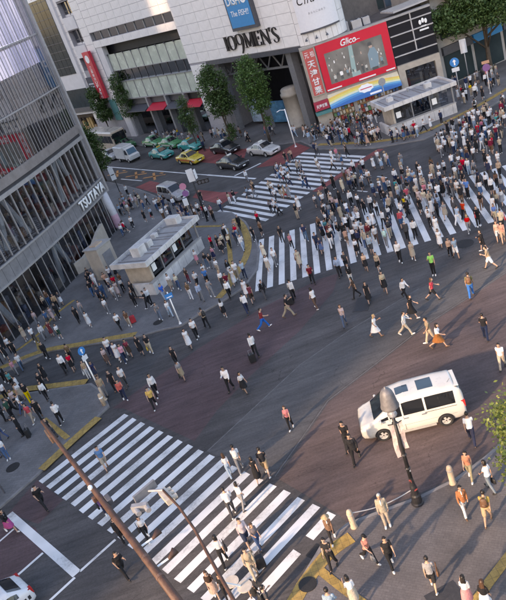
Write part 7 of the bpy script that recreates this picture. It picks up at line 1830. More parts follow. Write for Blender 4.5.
(-1.99,66.56,0.1,-85,'m','t',33,'h',1,'walk','short',''),
(3.07,66.56,0.0,167,'f','b',14,'k',9,'stride','bob',''),
(11.6,65.63,0.0,0,'m','t',33,'p',1,'stride','short',''),
(-11.13,65.73,0.1,-87,'f','b',11,'k',19,'walk','long',''),
(-2.52,66.66,0.1,-84,'f','b',9,'k',33,'phone','longbrown',''),
(25.36,61.71,0.0,-111,'f','d',14,'k',14,'stride','bob','black bag'),
(1.18,66.73,0.0,94,'f','b',0,'p',33,'walk','bob','red bag'),
(23.37,62.55,0.0,-112,'f','b',1,'k',2,'walk','bob','grey backpack'),
(26.09,61.54,0.0,61,'f','t',11,'p',19,'walk','longbrown',''),
(26.81,61.33,0.0,-109,'m','s',0,'p',9,'walk','short',''),
(10.41,66.13,0.0,-153,'f','b',33,'p',11,'stand','bob',''),
(1.7,66.95,0.0,97,'m','s',1,'p',33,'stride','short','black bag'),
(-3.21,66.92,0.1,-78,'f','t',1,'k',19,'stride','long',''),
(-3.86,67.07,0.1,-75,'m','t',19,'p',1,'walk','short',''),
(23.85,62.86,0.0,-112,'f','d',17,'k',17,'stand','long','brown bag'),
(-3.15,67.31,0.1,-75,'m','j',9,'p',11,'walk','short','red bag'),
(26.65,61.93,0.0,-112,'m','t',17,'p',19,'walk','short',''),
(25.44,62.53,0.0,-110,'m','s',24,'h',1,'stride','short','brown bag'),
(24.82,62.87,0.0,-112,'m','t',33,'p',14,'phone','cap',''),
(12.72,66.45,0.0,99,'f','b',11,'h',2,'stand','longbrown','black bag'),
(27.18,62.02,0.0,-112,'m','s',6,'p',0,'walk','grey',''),
(22.63,63.89,0.0,-109,'m','t',1,'p',1,'phone','cap',''),
(26.2,62.71,0.0,69,'m','s',33,'p',1,'phone','short','brown bag'),
(7.0,67.61,0.0,-82,'m','t',33,'p',1,'walk','short','red bag'),
(3.82,68.01,0.0,-86,'f','b',31,'k',1,'stride','bob','brown bag'),
(23.9,63.93,0.0,69,'f','b',33,'h',11,'walk','longbrown','white bag'),
(23.31,64.2,0.0,-107,'m','j',1,'p',33,'phone','short','grey backpack'),
(24.53,63.85,0.0,-109,'f','d',1,'k',1,'walk','long',''),
(6.62,68.13,0.0,-86,'f','b',14,'k',2,'phone','hat','white bag'),
(7.55,68.05,0.0,-86,'m','t',14,'h',1,'walk','short',''),
(25.11,63.75,0.0,-109,'f','b',33,'h',0,'walk','long',''),
(-5.05,68.44,0.1,-82,'f','t',33,'p',11,'walk','longbrown',''),
(7.08,68.4,0.0,-83,'m','t',22,'h',11,'phone','short',''),
(8.96,68.19,0.0,-54,'m','t',11,'h',19,'walk','short',''),
(10.57,67.98,0.0,96,'f','b',33,'p',0,'walk','long',''),
(-3.6,68.78,0.1,-78,'f','d',19,'k',19,'walk','longbrown',''),
(24.67,64.45,0.0,-98,'f','b',14,'p',2,'stride','longbrown',''),
(-3.04,68.98,0.1,-75,'f','b',24,'p',0,'stand','bob',''),
(25.89,64.13,0.0,-110,'m','t',33,'p',9,'walk','short',''),
(8.7,68.63,0.0,-56,'m','j',0,'p',1,'walk','short',''),
(26.89,63.76,0.0,-116,'m','t',33,'p',14,'walk','short',''),
(20.06,66.26,0.1,-101,'m','t',11,'h',19,'walk','short',''),
(-5.57,69.04,0.1,-82,'m','t',33,'p',4,'walk','short',''),
(-4.81,69.21,0.1,-82,'m','j',9,'p',19,'walk','short',''),
(19.27,66.71,0.1,-148,'f','b',17,'k',2,'walk','bob',''),
(25.21,64.73,0.0,-100,'m','t',33,'p',19,'walk','short',''),
(27.93,63.63,0.0,-108,'m','s',17,'p',1,'stand','short',''),
(-9.96,68.79,0.1,-86,'f','b',33,'p',2,'walk','bob',''),
(12.26,68.42,0.0,-94,'f','d',33,'k',33,'walk','bob',''),
(12.77,68.36,0.0,-95,'m','t',25,'p',11,'walk','short',''),
(20.57,66.44,0.1,-102,'m','t',33,'p',14,'walk','short',''),
(13.78,68.19,0.0,-157,'f','b',1,'p',1,'phone','longbrown',''),
(19.74,66.79,0.1,-107,'f','t',1,'k',19,'walk','bob','black backpack'),
(26.53,64.4,0.0,-109,'m','s',0,'p',1,'stand','short','white bag'),
(18.87,67.14,0.1,-161,'f','b',33,'p',19,'walk','bob','grey backpack'),
(-5.05,69.57,0.1,-81,'m','s',33,'p',11,'walk','cap',''),
(18.3,67.37,0.1,-171,'m','j',19,'p',1,'stand','short','black backpack'),
(25.79,64.98,0.0,-99,'m','t',33,'p',11,'walk','short','brown bag'),
(20.52,66.85,0.1,-105,'m','t',27,'p',9,'walk','short',''),
(-9.69,69.29,0.1,179,'m','t',27,'h',9,'stride','cap',''),
(7.24,69.86,0.0,-36,'m','t',33,'p',19,'walk','short',''),
(19.67,67.43,0.1,-98,'m','t',1,'p',11,'walk','short',''),
(7.9,69.83,0.0,-17,'m','t',2,'p',1,'walk','short',''),
(6.68,70.03,0.0,-44,'f','b',11,'k',19,'walk','long','black backpack'),
(22.09,66.8,0.1,-41,'f','b',33,'k',33,'phone','bob',''),
(21.45,67.06,0.1,-22,'m','t',33,'p',1,'stride','short',''),
(-1.41,70.44,0.0,-86,'m','t',1,'p',9,'walk','short',''),
(26.99,65.15,0.0,41,'m','t',1,'h',9,'stride','short','black backpack'),
(-9.71,69.88,0.1,161,'f','b',33,'k',1,'walk','longbrown',''),
(-8.9,70.17,0.1,-87,'m','t',33,'p',1,'walk','short','black bag'),
(28.63,64.76,0.0,64,'f','b',29,'p',9,'stride','long','black backpack'),
(6.93,70.56,0.0,-53,'f','b',33,'h',2,'walk','long','grey backpack'),
(-6.79,70.7,0.1,-84,'f','b',14,'h',1,'walk','long','red bag'),
(-7.54,70.63,0.1,-84,'f','b',1,'h',1,'walk','longbrown',''),
(27.35,65.57,0.0,43,'m','j',0,'p',11,'walk','short',''),
(16.27,69.18,0.1,128,'f','d',24,'k',24,'walk','bob',''),
(-4.31,71.28,0.1,-75,'m','s',33,'h',19,'stride','short','black bag'),
(23.5,67.56,0.1,-110,'m','j',19,'p',1,'stand','short',''),
(28.88,65.45,0.0,68,'m','j',9,'p',1,'stride','short',''),
(15.92,69.79,0.1,119,'m','j',19,'p',1,'stride','short',''),
(17.69,69.63,0.1,-78,'m','s',22,'p',1,'walk','short',''),
(16.99,69.81,0.1,-78,'m','t',33,'p',1,'stand','short','black bag'),
(15.38,70.32,0.1,113,'f','t',17,'k',11,'walk','long',''),
(3.73,71.95,0.0,-90,'m','s',33,'p',11,'walk','short',''),
(17.27,69.97,0.1,-75,'f','b',33,'k',0,'walk','long',''),
(16.98,70.07,0.1,170,'m','t',1,'h',1,'phone','short','black bag'),
(-5.76,71.88,0.1,-94,'m','s',1,'p',11,'stride','short',''),
(17.07,70.19,0.1,159,'m','t',33,'p',4,'walk','short','red bag'),
(17.52,70.1,0.1,-81,'f','b',33,'h',19,'stand','bob',''),
(16.21,70.47,0.1,118,'m','j',19,'p',2,'stride','cap',''),
(26.88,67.14,0.1,62,'m','t',33,'p',1,'walk','short','black backpack'),
(29.34,66.16,0.0,-120,'f','b',33,'p',1,'walk','long','brown bag'),
(15.94,70.63,0.1,-173,'m','t',33,'p',33,'walk','short',''),
(-5.37,72.27,0.1,132,'m','j',19,'p',2,'walk','short',''),
(16.73,70.72,0.1,171,'m','t',24,'p',9,'walk','short',''),
(11.68,72.19,0.0,-91,'f','b',11,'p',9,'walk','hat',''),
(-6.2,73.0,0.1,-86,'m','t',33,'p',2,'walk','grey',''),
(15.97,71.58,0.1,9,'f','t',33,'h',1,'stride','hat',''),
(-5.68,73.15,0.1,-87,'m','t',31,'p',0,'walk','short',''),
(8.76,73.1,0.0,-94,'f','d',9,'k',9,'stride','longbrown',''),
(11.52,72.73,0.0,-88,'m','j',19,'p',9,'phone','short',''),
(-5.13,73.52,0.1,-130,'f','b',1,'k',11,'stride','bob',''),
(17.36,71.63,0.1,-82,'f','b',33,'p',0,'walk','long','brown bag'),
(-6.01,73.56,0.1,-84,'f','t',33,'h',1,'walk','long',''),
(14.58,72.35,0.1,129,'m','s',14,'p',2,'stride','short','black bag'),
(8.37,73.56,0.0,-94,'m','t',1,'p',9,'stride','short',''),
(16.94,72.09,0.1,-82,'f','b',14,'h',1,'walk','bob',''),
(17.82,71.98,0.1,-78,'f','t',33,'k',1,'walk','long',''),
(16.27,72.46,0.1,-66,'m','t',19,'p',0,'stand','short',''),
(15.18,72.74,0.1,148,'m','j',0,'p',1,'walk','short',''),
(9.07,73.78,0.0,-92,'m','s',24,'p',1,'stride','cap',''),
(-5.54,74.17,0.1,-142,'m','t',14,'p',0,'walk','short','red bag'),
(17.04,72.47,0.1,-60,'m','s',25,'h',1,'stride','short',''),
(13.44,73.34,0.1,111,'m','j',19,'p',0,'walk','short','red bag'),
(14.73,73.12,0.1,120,'m','j',19,'p',4,'walk','short',''),
(17.15,72.97,0.1,-66,'f','b',33,'p',1,'walk','bob','red bag'),
(15.63,73.4,0.1,34,'m','s',27,'p',1,'stride','short',''),
(13.3,73.97,0.1,105,'m','t',33,'p',19,'stride','short',''),
(13.78,73.98,0.1,103,'m','t',1,'p',1,'stand','short','white bag'),
(15.19,73.86,0.1,15,'m','j',0,'p',9,'walk','short',''),
(14.64,74.2,0.1,-9,'m','j',19,'p',2,'stand','short',''),
(-7.68,75.34,0.1,-81,'f','b',24,'p',2,'walk','long',''),
(15.83,74.13,0.1,25,'m','t',17,'p',1,'stride','short','brown bag'),
(17.88,73.75,0.1,131,'f','b',33,'h',0,'walk','bob',''),
(-9.37,75.42,0.1,-76,'f','b',33,'h',0,'walk','bob',''),
(27.55,71.24,0.1,66,'f','t',33,'p',0,'walk','bob',''),
(15.11,74.89,0.1,102,'f','b',33,'p',33,'walk','bob',''),
(29.3,70.64,0.1,-113,'f','d',1,'k',1,'stride','hat','brown bag'),
(17.82,74.47,0.1,151,'f','d',9,'k',9,'stride','long','brown bag'),
(-10.32,75.92,0.1,-86,'f','b',14,'p',1,'walk','longbrown',''),
(-7.2,76.29,0.1,-23,'f','b',33,'p',1,'walk','long',''),
(15.82,75.01,0.1,105,'f','b',1,'p',33,'phone','bob',''),
(-10.01,76.16,0.1,-20,'f','b',19,'k',11,'stand','longbrown',''),
(13.79,75.78,0.1,153,'m','t',1,'p',4,'phone','short','black bag'),
(14.27,75.92,0.1,154,'f','b',1,'k',11,'walk','bob',''),
(14.97,75.9,0.1,45,'f','b',33,'p',0,'walk','longbrown',''),
(28.17,72.05,0.1,59,'f','t',33,'p',1,'walk','bob',''),
(-9.07,76.87,0.1,-79,'f','d',1,'k',1,'walk','bob',''),
(-9.68,76.84,0.1,-36,'f','b',25,'h',0,'walk','longbrown','black bag'),
(-8.4,77.01,0.1,-79,'m','t',22,'p',0,'walk','short','white bag'),
(16.89,75.66,0.1,101,'m','t',11,'p',11,'walk','short',''),
(29.07,71.9,0.1,65,'m','s',33,'p',1,'walk','short',''),
(17.94,75.49,0.1,-72,'m','j',1,'p',1,'stride','short',''),
(14.6,76.37,0.1,158,'f','b',25,'p',1,'phone','long',''),
(18.73,75.48,0.1,-77,'m','s',33,'p',33,'walk','short',''),
(-9.07,77.27,0.1,-50,'m','t',25,'p',33,'stride','short',''),
(28.11,72.59,0.1,62,'f','b',1,'k',1,'walk','bob',''),
(17.55,75.86,0.1,-93,'f','b',1,'p',2,'walk','blonde',''),
(-9.47,77.35,0.1,-25,'f','t',33,'h',0,'walk','long','red bag'),
(-8.01,77.52,0.1,-77,'f','t',6,'p',9,'stride','long','grey backpack'),
(20.55,75.19,0.1,166,'m','j',0,'p',1,'walk','short',''),
(30.65,71.7,0.1,-116,'f','b',9,'p',1,'stride','bob',''),
(14.26,76.7,0.1,148,'f','d',33,'k',33,'phone','bob','brown bag'),
(15.97,76.37,0.1,41,'f','d',33,'k',33,'walk','long','brown bag'),
(11.95,77.14,0.1,-80,'m','s',14,'p',11,'stand','short',''),
(15.26,76.63,0.1,42,'f','b',11,'k',4,'walk','long',''),
(19.37,75.82,0.1,-84,'f','b',1,'p',33,'walk','bob',''),
(18.62,76.01,0.1,125,'m','t',33,'p',2,'stride','short','brown bag'),
(30.79,72.04,0.1,-114,'m','t',24,'p',1,'stride','short','white bag'),
(-10.1,77.71,0.1,-79,'m','t',11,'p',19,'walk','short','brown bag'),
(27.8,73.36,0.1,-116,'f','d',33,'k',33,'stand','long',''),
(12.57,77.44,0.1,-85,'m','j',1,'p',14,'phone','short',''),
(12.6,77.56,0.1,-80,'m','s',33,'h',9,'stand','short','brown bag'),
(29.62,72.89,0.1,-118,'f','d',33,'k',33,'walk','bob',''),
(29.13,73.1,0.1,-116,'f','b',34,'p',0,'stand','bob',''),
(13.72,77.63,0.1,-62,'m','s',14,'p',0,'stride','short',''),
(12.71,77.88,0.1,29,'m','s',1,'p',1,'walk','short',''),
(28.36,73.64,0.1,-115,'f','t',27,'k',9,'walk','longbrown',''),
(-9.78,78.41,0.1,-81,'m','s',14,'p',0,'phone','short','black bag'),
(17.82,76.98,0.1,-178,'f','d',31,'k',31,'walk','long','red bag'),
(17.24,77.13,0.1,-171,'m','s',33,'h',14,'walk','short',''),
(28.42,73.77,0.1,-114,'m','s',33,'p',1,'phone','short',''),
(15.32,77.98,0.1,153,'m','t',14,'p',2,'stand','short',''),
(13.4,78.36,0.1,-58,'f','b',19,'k',1,'walk','long',''),
(31.42,73.04,0.1,59,'f','b',2,'p',1,'walk','long',''),
(14.03,78.41,0.1,-41,'f','b',14,'k',1,'stride','bob',''),
(-9.74,79.08,0.1,-81,'f','b',11,'k',4,'stride','long',''),
(-8.99,79.18,0.1,-82,'f','d',33,'k',33,'walk','long','black backpack'),
(15.95,78.15,0.1,168,'m','t',33,'p',0,'walk','short',''),
(15.07,78.55,0.1,107,'m','t',4,'p',2,'stride','short',''),
(32.3,73.24,0.1,-113,'m','j',9,'p',0,'phone','short',''),
(17.19,78.27,0.1,6,'m','j',19,'p',4,'walk','short',''),
(12.49,79.16,0.1,124,'m','s',9,'h',0,'walk','short',''),
(-8.48,79.76,0.1,-83,'m','t',11,'p',1,'stride','short','grey backpack'),
(20.03,77.68,0.1,141,'f','t',33,'p',1,'walk','longbrown',''),
(18.0,78.19,0.1,-65,'f','b',33,'p',19,'walk','long',''),
(15.78,78.76,0.1,117,'m','t',22,'p',1,'stride','short',''),
(13.92,79.18,0.1,-57,'f','d',33,'k',33,'phone','long',''),
(32.09,73.97,0.1,-112,'m','s',11,'p',1,'walk','short',''),
(13.4,79.59,0.1,-33,'m','j',9,'p',1,'walk','grey',''),
(16.83,78.95,0.1,-18,'f','b',17,'p',2,'stride','long',''),
(18.61,78.56,0.1,-57,'m','s',0,'h',9,'walk','short',''),
(-9.94,80.16,0.1,-128,'f','t',33,'p',4,'walk','bob','grey backpack'),
(17.99,78.79,0.1,-61,'f','d',31,'k',31,'walk','bob','red bag'),
(20.27,78.48,0.1,-18,'f','t',33,'k',1,'walk','long','white bag'),
(13.07,80.04,0.1,-37,'f','b',32,'p',11,'walk','longbrown',''),
(31.85,74.64,0.1,-113,'f','t',1,'k',2,'walk','longbrown',''),
(31.57,74.76,0.1,60,'m','s',33,'p',1,'walk','short',''),
(-10.08,80.67,0.1,-117,'f','b',11,'p',1,'walk','bob',''),
(12.1,80.54,0.1,26,'m','t',24,'p',33,'walk','short',''),
(29.93,76.06,0.1,62,'m','j',19,'p',33,'walk','short',''),
(12.5,80.93,0.1,14,'f','b',33,'p',4,'walk','longbrown','brown bag'),
(30.5,76.17,0.1,64,'m','t',33,'p',1,'walk','short',''),
(31.48,76.49,0.1,70,'m','t',11,'h',9,'phone','short',''),
(11.33,82.05,0.1,-62,'m','t',33,'p',14,'stride','short','black bag'),
(29.5,77.7,0.1,-108,'m','j',19,'h',1,'walk','short','black backpack'),
(32.64,76.64,0.1,65,'m','t',25,'p',1,'walk','short','red bag'),
(11.19,82.56,0.1,-67,'f','b',33,'p',2,'walk','bob',''),
(32.18,76.85,0.1,68,'f','t',1,'p',1,'phone','long',''),
(-9.61,83.01,0.1,-86,'m','s',33,'p',1,'walk','short',''),
(31.63,77.35,0.1,67,'f','b',33,'k',0,'stand','bob',''),
(29.57,78.68,0.1,-112,'m','s',11,'p',19,'walk','short',''),
(32.5,77.55,0.1,68,'m','t',9,'p',19,'stride','short','black bag'),
(33.91,77.12,0.1,64,'f','b',0,'p',11,'walk','long','red bag'),
(33.57,77.5,0.1,63,'m','s',6,'p',33,'phone','short','grey backpack'),
(9.3,86.11,0.1,-6,'f','b',33,'p',9,'walk','bob',''),
(9.12,86.79,0.1,16,'m','j',19,'h',9,'stride','short',''),
(6.28,87.16,0.1,-38,'f','b',1,'k',1,'walk','longbrown',''),
(8.52,87.12,0.1,-38,'f','t',25,'k',2,'walk','long',''),
(6.14,87.65,0.1,-30,'m','s',33,'p',1,'walk','short',''),
(4.66,90.37,0.1,-71,'m','j',9,'p',11,'walk','short',''),
(4.99,90.89,0.1,-74,'f','b',33,'h',2,'stand','long',''),
(5.21,91.17,0.1,179,'f','b',33,'p',11,'stride','longbrown',''),
(0.77,91.37,0.0,-93,'m','j',19,'p',1,'stand','short',''),
(5.2,91.6,0.1,150,'m','t',33,'p',9,'walk','short','red bag'),
(5.86,91.62,0.1,144,'f','b',22,'k',4,'phone','bob',''),
(4.23,91.87,0.1,-15,'f','b',33,'p',11,'walk','longbrown','red bag'),
(3.94,93.12,0.1,126,'f','b',6,'k',19,'walk','longbrown',''),
(3.44,93.56,0.1,115,'m','s',33,'p',2,'phone','short',''),
(3.87,93.7,0.1,122,'f','b',1,'k',2,'walk','blonde',''),
(3.3,95.29,0.1,-89,'f','d',6,'k',6,'stride','bob','red bag'),
(2.82,95.89,0.1,-89,'m','s',33,'h',14,'phone','short','black backpack'),
(0.59,96.1,0.1,152,'f','b',27,'p',1,'walk','bob',''),
(2.4,96.17,0.1,-89,'m','t',22,'p',1,'walk','cap',''),
(1.17,96.23,0.1,165,'m','j',0,'p',4,'phone','short','black backpack'),
(2.4,96.37,0.1,-89,'f','b',33,'p',0,'stride','bob',''),
(-0.64,98.44,0.1,105,'f','t',33,'p',1,'walk','longbrown',''),
(-0.29,99.89,0.1,127,'m','t',6,'p',11,'stride','short','red bag'),
(-1.41,100.98,0.1,-87,'f','b',33,'k',11,'stride','long',''),
(-2.68,101.57,0.1,-71,'f','d',33,'k',33,'stride','long','black backpack'),
(-2.81,102.8,0.1,-67,'m','j',1,'h',1,'walk','short',''),
(-3.3,102.91,0.1,-66,'f','b',33,'p',9,'phone','longbrown','brown bag'),
(-1.95,104.0,0.1,-50,'f','b',34,'k',2,'walk','longbrown',''),
(-2.41,104.27,0.1,-60,'m','s',33,'h',1,'stride','short','brown bag'),
(-4.02,105.66,0.1,131,'f','b',33,'k',0,'walk','long',''),
(-3.4,105.76,0.1,128,'f','b',0,'k',1,'stride','bob',''),
(-3.41,106.27,0.1,117,'f','b',14,'h',19,'walk','longbrown',''),
(-5.05,108.85,0.1,-89,'m','t',14,'h',4,'phone','short',''),
(-5.58,108.89,0.1,-91,'m','t',33,'p',33,'walk','short',''),
]
# ================================================================ people
COLR={'beige':(.48,.40,.31),'black':(.022,.022,.026),'blue':(.07,.13,.26),'bright blue':(.02,.16,.52),'brown':(.17,.10,.065),'coral':(.72,.19,.11),'cream':(.62,.55,.42),'dark brown':(.07,.045,.035),'dark green':(.03,.08,.055),'dark grey':(.075,.075,.085),'dark red':(.25,.03,.04),'grey':(.25,.25,.27),'grey blue':(.20,.25,.33),'khaki':(.30,.25,.16),'light blue':(.36,.46,.60),'lime green':(.24,.60,.06),'magenta':(.45,.05,.22),'maroon':(.20,.03,.05),'mint':(.40,.56,.52),'navy':(.028,.038,.085),'olive':(.17,.15,.08),'orange brown':(.42,.17,.06),'pale pink':(.60,.45,.44),'patterned grey':(.22,.19,.20),'peach':(.64,.40,.30),'pink':(.68,.24,.30),'purple':(.22,.07,.26),'red':(.62,.02,.035),'rust':(.36,.13,.06),'salmon':(.62,.29,.24),'striped white':(.58,.50,.56),'tan':(.42,.30,.20),'teal':(.05,.30,.32),'white':(.70,.70,.72),'yellow':(.75,.50,.02)}
def cloth(name,col):
    m=M(name,col,.85,var=.14,scale=9,bump=.55,bscale=13,spec=.2); t=m.node_tree; b=t.nodes['Principled BSDF']; bp=[n for n in t.nodes if n.type=='BUMP'][0]; bp.inputs['Distance'].default_value=.05
    src=b.inputs['Base Color'].links[0].from_socket; oi=nn(t,'ShaderNodeObjectInfo'); hs=nn(t,'ShaderNodeHueSaturation')
    for sock,a,c in (('Value',.80,1.16),('Hue',.485,.515),('Saturation',.8,1.1)):
        r=nn(t,'ShaderNodeMapRange'); r.inputs[3].default_value=a; r.inputs[4].default_value=c
        if sock=='Value': t.links.new(oi.outputs['Random'],r.inputs[0])
        else:
            f=nn(t,'ShaderNodeMath',operation='FRACT'); k=nn(t,'ShaderNodeMath',operation='MULTIPLY'); k.inputs[1].default_value=17.3 if sock=='Hue' else 41.7; t.links.new(oi.outputs['Random'],k.inputs[0]); t.links.new(k.outputs[0],f.inputs[0]); t.links.new(f.outputs[0],r.inputs[0])
        t.links.new(r.outputs[0],hs.inputs[sock])
    t.links.new(src,hs.inputs['Color']); t.links.new(hs.outputs[0],b.inputs['Base Color']); return m
CLOTH={k:cloth('cloth_'+k.replace(' ','_'),tuple(c*(.92 if k in('white','cream','striped white') else .80) for c in v)) for k,v in COLR.items()}
SKIN=[M('skin_'+'abc'[i],c,.5,var=.06,scale=10) for i,c in enumerate(((.47,.295,.22),(.42,.255,.18),(.34,.21,.145)))]
HAIRM={'dark':M('hair_dark',(.016,.012,.011),.45,var=.2,scale=20),'brown':M('hair_brown',(.07,.035,.02),.45,var=.25,scale=20),'grey':M('hair_grey',(.42,.41,.40),.6,var=.2,scale=20),'blonde':M('hair_blonde',(.42,.28,.14),.5,var=.2,scale=20)}
EYE=M('eye_dark',(.02,.015,.015),.3,var=0); LIP=M('lip',(.40,.14,.12),.5,var=0)
SHOEC=[M('shoe_black',(.02,.02,.02),.5),M('shoe_white',(.68,.67,.66),.6),M('shoe_brown',(.12,.07,.045),.5)]
# --- pose tables: (hip, knee) left, (hip, knee) right, (shoulder swing, elbow, abduct) left / right, lean
POSES={
 'stand':((3,4),(-4,3),(4,14,7),(-6,12,7),1), 'stand2':((8,12),(-3,2),(14,60,9),(0,16,7),2),
 'walk':((21,6),(-17,20),(-19,16,5),(20,24,5),4), 'walk2':((-16,22),(20,7),(18,26,5),(-18,14,6),4), 'walk3':((14,5),(-12,16),(10,85,10),(12,20,5),4),
 'stride':((30,8),(-25,26),(-28,30,6),(30,40,6),7), 'stride2':((-24,32),(30,8),(30,44,6),(-26,24,6),7),
 'walk4':((-13,15),(17,6),(-4,30,6),(16,100,8),3), 'walk5':((24,8),(-20,26),(6,20,10),(-6,18,9),5), 'stand3':((-2,4),(6,16),(30,100,14),(2,12,8),0), 'stride3':((26,6),(-22,20),(-24,60,8),(26,90,6),10),
 'phone2':((15,6),(-12,18),(10,14,6),(36,100,5),4),
 'phone':((6,6),(-5,8),(34,95,6),(24,70,5),5)}
def body_joints(pose,f):
    (hl,kl),(hr,kr),al,ar,lean=POSES[pose]
    hw=.088 if f else .092; sw=.142 if f else .168
    J={}; pel=Vector((0,0,.90)); ln=R(lean)
    def up(v): return Vector((v[0],v[1]*math.cos(ln)+v[2]*math.sin(ln),v[2]*math.cos(ln)-v[1]*math.sin(ln)))
    for s,(h,k),nm in ((1,(hl,kl),'L'),(-1,(hr,kr),'R')):
        hip=pel+Vector((s*hw,0,0)); a=R(h); kn=hip+Vector((s*-.008,math.sin(a),-math.cos(a)))*.43
        b=a-R(k); an=kn+Vector((0,math.sin(b),-math.cos(b)))*.40; ft=b*.6+R(0)
        J['hip'+nm],J['knee'+nm],J['ank'+nm]=hip,kn,an
        tilt=max(-.75,min(.35,b*.9)); J['toe'+nm]=an+Vector((s*.012,math.cos(tilt)*.17,math.sin(tilt)*.17-.045)); J['heel'+nm]=an+Vector((0,-.05*math.cos(tilt),-.055-.03*math.sin(tilt)))
    low=min(min(J['toe'+n].z-.028,J['heel'+n].z-.03) for n in 'LR'); dz=Vector((0,0,-low))
    for k in J: J[k]=J[k]+dz
    J['pel']=pel+dz; base=J['pel']
    for nm,v in (('waist',(0,0,.16)),('chest',(0,.0,.36)),('shl',(0,-.01,.49)),('neck',(0,.0,.55)),('head',(0,.035,.682))): J[nm]=base+up(v)
    for s,(sh,el,ab),nm in ((1,al,'L'),(-1,ar,'R')):
        S=base+up((s*sw,-.012,.475)); a=R(sh); q=R(ab)
        d=Vector((s*math.sin(q),math.sin(a)*math.cos(q),-math.cos(a)*math.cos(q))); E=S+d*.275
        b=a+R(el); d2=Vector((s*math.sin(q)*.35-s*.12*math.sin(R(el)),math.sin(b),-math.cos(b))).normalized(); Wt=E+d2*.235
        J['sho'+nm],J['elb'+nm],J['wri'+nm]=S,E,Wt; J['hdir'+nm]=d2
    return J
def ring_loft(mb,rings,n=12):
    """rings: (centre, ax, ay) ellipse half axes as vectors"""
    vs=[];fs=[]
    for c,ax,ay in rings:
        for k in range(n):
            t=2*math.pi*k/n; vs.append(c+ax*math.cos(t)+ay*math.sin(t))
    for i in range(len(rings)-1):
        for k in range(n): j=(k+1)%n; fs.append((i*n+k,i*n+j,(i+1)*n+j,(i+1)*n+k))
    fs.append(tuple(range(n-1,-1,-1))); fs.append(tuple(range((len(rings)-1)*n,len(rings)*n))); mb.add(vs,fs)
def limb(mb,pts,rad,n=10):
    mb.tube(pts,rad,n)
    mb.ball(pts[0],rad[0]*.98,8,6); mb.ball(pts[-1],rad[-1]*.98,8,6)
    for p,r in zip(pts[1:-1],rad[1:-1]): mb.ball(p,r,8,6)
def mixp(a,b,t): return a+(b-a)*t
def torso(mb,J,f,o=0.,z0=0.,top=True):
    X=Vector((1,0,0)); pel,wa,ch,sh=J['pel'],J['waist'],J['chest'],J['shl']; Y=Vector((0,1,0))
    hipw,waw,chw,shw=(.160,.118,.136,.138) if f else (.150,.132,.156,.163)
    rg=[(pel+Vector((0,0,-.06)),X*(hipw*.80+o),Y*(.095+o)),(pel+Vector((0,-.008,.02)),X*(hipw+o),Y*(.112+o)),(mixp(pel,wa,.6),X*(hipw*.9+o),Y*(.103+o)),(wa,X*(waw+o),Y*(.092+o)),(mixp(wa,ch,.5),X*(chw*.93+o),Y*(.102+o)),(ch+Vector((0,.012 if f else .004,0)),X*(chw+o),Y*((.122 if f else .116)+o)),(mixp(ch,sh,.6),X*(shw+o),Y*(.096+o)),(sh+Vector((0,0,.015)),X*(shw*.72+o),Y*(.070+o)),(J['neck']+Vector((0,-.005,-.01)),X*(.062+o),Y*(.062+o))]
    return rg
def finish(mb,name,voxel,smooth=3,dec=1.,extra=None):
    me=bpy.data.meshes.new(name); me.from_pydata([tuple(v) for v in mb.v],[],mb.f); me.update()
    ob=bpy.data.objects.new(name,me); TMP.collection.objects.link(ob)
    r=ob.modifiers.new('r','REMESH'); r.mode='VOXEL'; r.voxel_size=voxel
    s=ob.modifiers.new('s','SMOOTH'); s.factor=.5; s.iterations=smooth
    if dec<1: d=ob.modifiers.new('d','DECIMATE'); d.ratio=dec
    TMP.view_layers[0].update(); dg=TMP.view_layers[0].depsgraph; out=bpy.data.meshes.new_from_object(ob.evaluated_get(dg)); out.name=name
    bpy.data.objects.remove(ob,do_unlink=True); bpy.data.meshes.remove(me)
    if extra:
        bm=bmesh.new(); bm.from_mesh(out)
        for emb,mi in extra:
            vs=[bm.verts.new(v) for v in emb.v]
            for fc in emb.f:
                try: q=bm.faces.new([vs[i] for i in fc]); q.material_index=mi
                except ValueError: pass
        bm.to_mesh(out); bm.free()
    out.polygons.foreach_set('use_smooth',[True]*len(out.polygons)); return out
def make_hand(mb,J,s,nm):
    d=J['hdir'+nm]; w=J['wri'+nm]; side=Vector((0,1,0)); side=(side-d*side.dot(d)); side=side.normalized() if side.length>.2 else Vector((0,0,1)); pn=d.cross(side).normalized()
    if pn.x*s>0: pn=-pn           # palm faces the thigh
    ring_loft(mb,[(w,side*.026,pn*.02),(w+d*.05,side*.040,pn*.016),(w+d*.085,side*.040,pn*.014)],8)
    for k,(off,l) in enumerate(((.030,.070),(.010,.080),(-.010,.075),(-.029,.058))):
        a=w+d*.082+side*off; b=a+d*l*.5+pn*.010; c=b+d*l*.36+pn*.026; mb.tube([a,b,c],[.0095,.009,.007],6)
    a=w+d*.03+side*.036; b=a+d*.035+side*.022+pn*.008; c=b+d*.035+side*.004+pn*.012; mb.tube([a,b,c],[.012,.0105,.008],6)
BC={}
import numpy as np
_rs=np.random.RandomState(4); _wv=[(_rs.normal(size=3),_rs.uniform(0,6.28)) for _ in range(9)]
def ruffle(me,amp,fx,fy,fz):
    """push a mesh in and out along its normals: folds in cloth, locks in hair"""
    me.update(); n=len(me.vertices); co=np.empty(n*3,np.float32); no=np.empty(n*3,np.float32)
    me.vertices.foreach_get('co',co); me.vertices.foreach_get('normal',no); co=co.reshape(-1,3); no=no.reshape(-1,3); q=co*np.array([fx,fy,fz]); a=np.zeros(n)
    for k,(w,ph) in enumerate(_wv): a+=np.sin(q@w*(1+.35*k)+ph)/(1+.25*k)
    co=co+no*(amp*(a[:,None]*.30+.12)); me.vertices.foreach_set('co',co.astype(np.float32).ravel()); me.update()
def far_size(x,y): return 1-.13*min(1,max(0,(math.hypot(x,y)-36)/26))
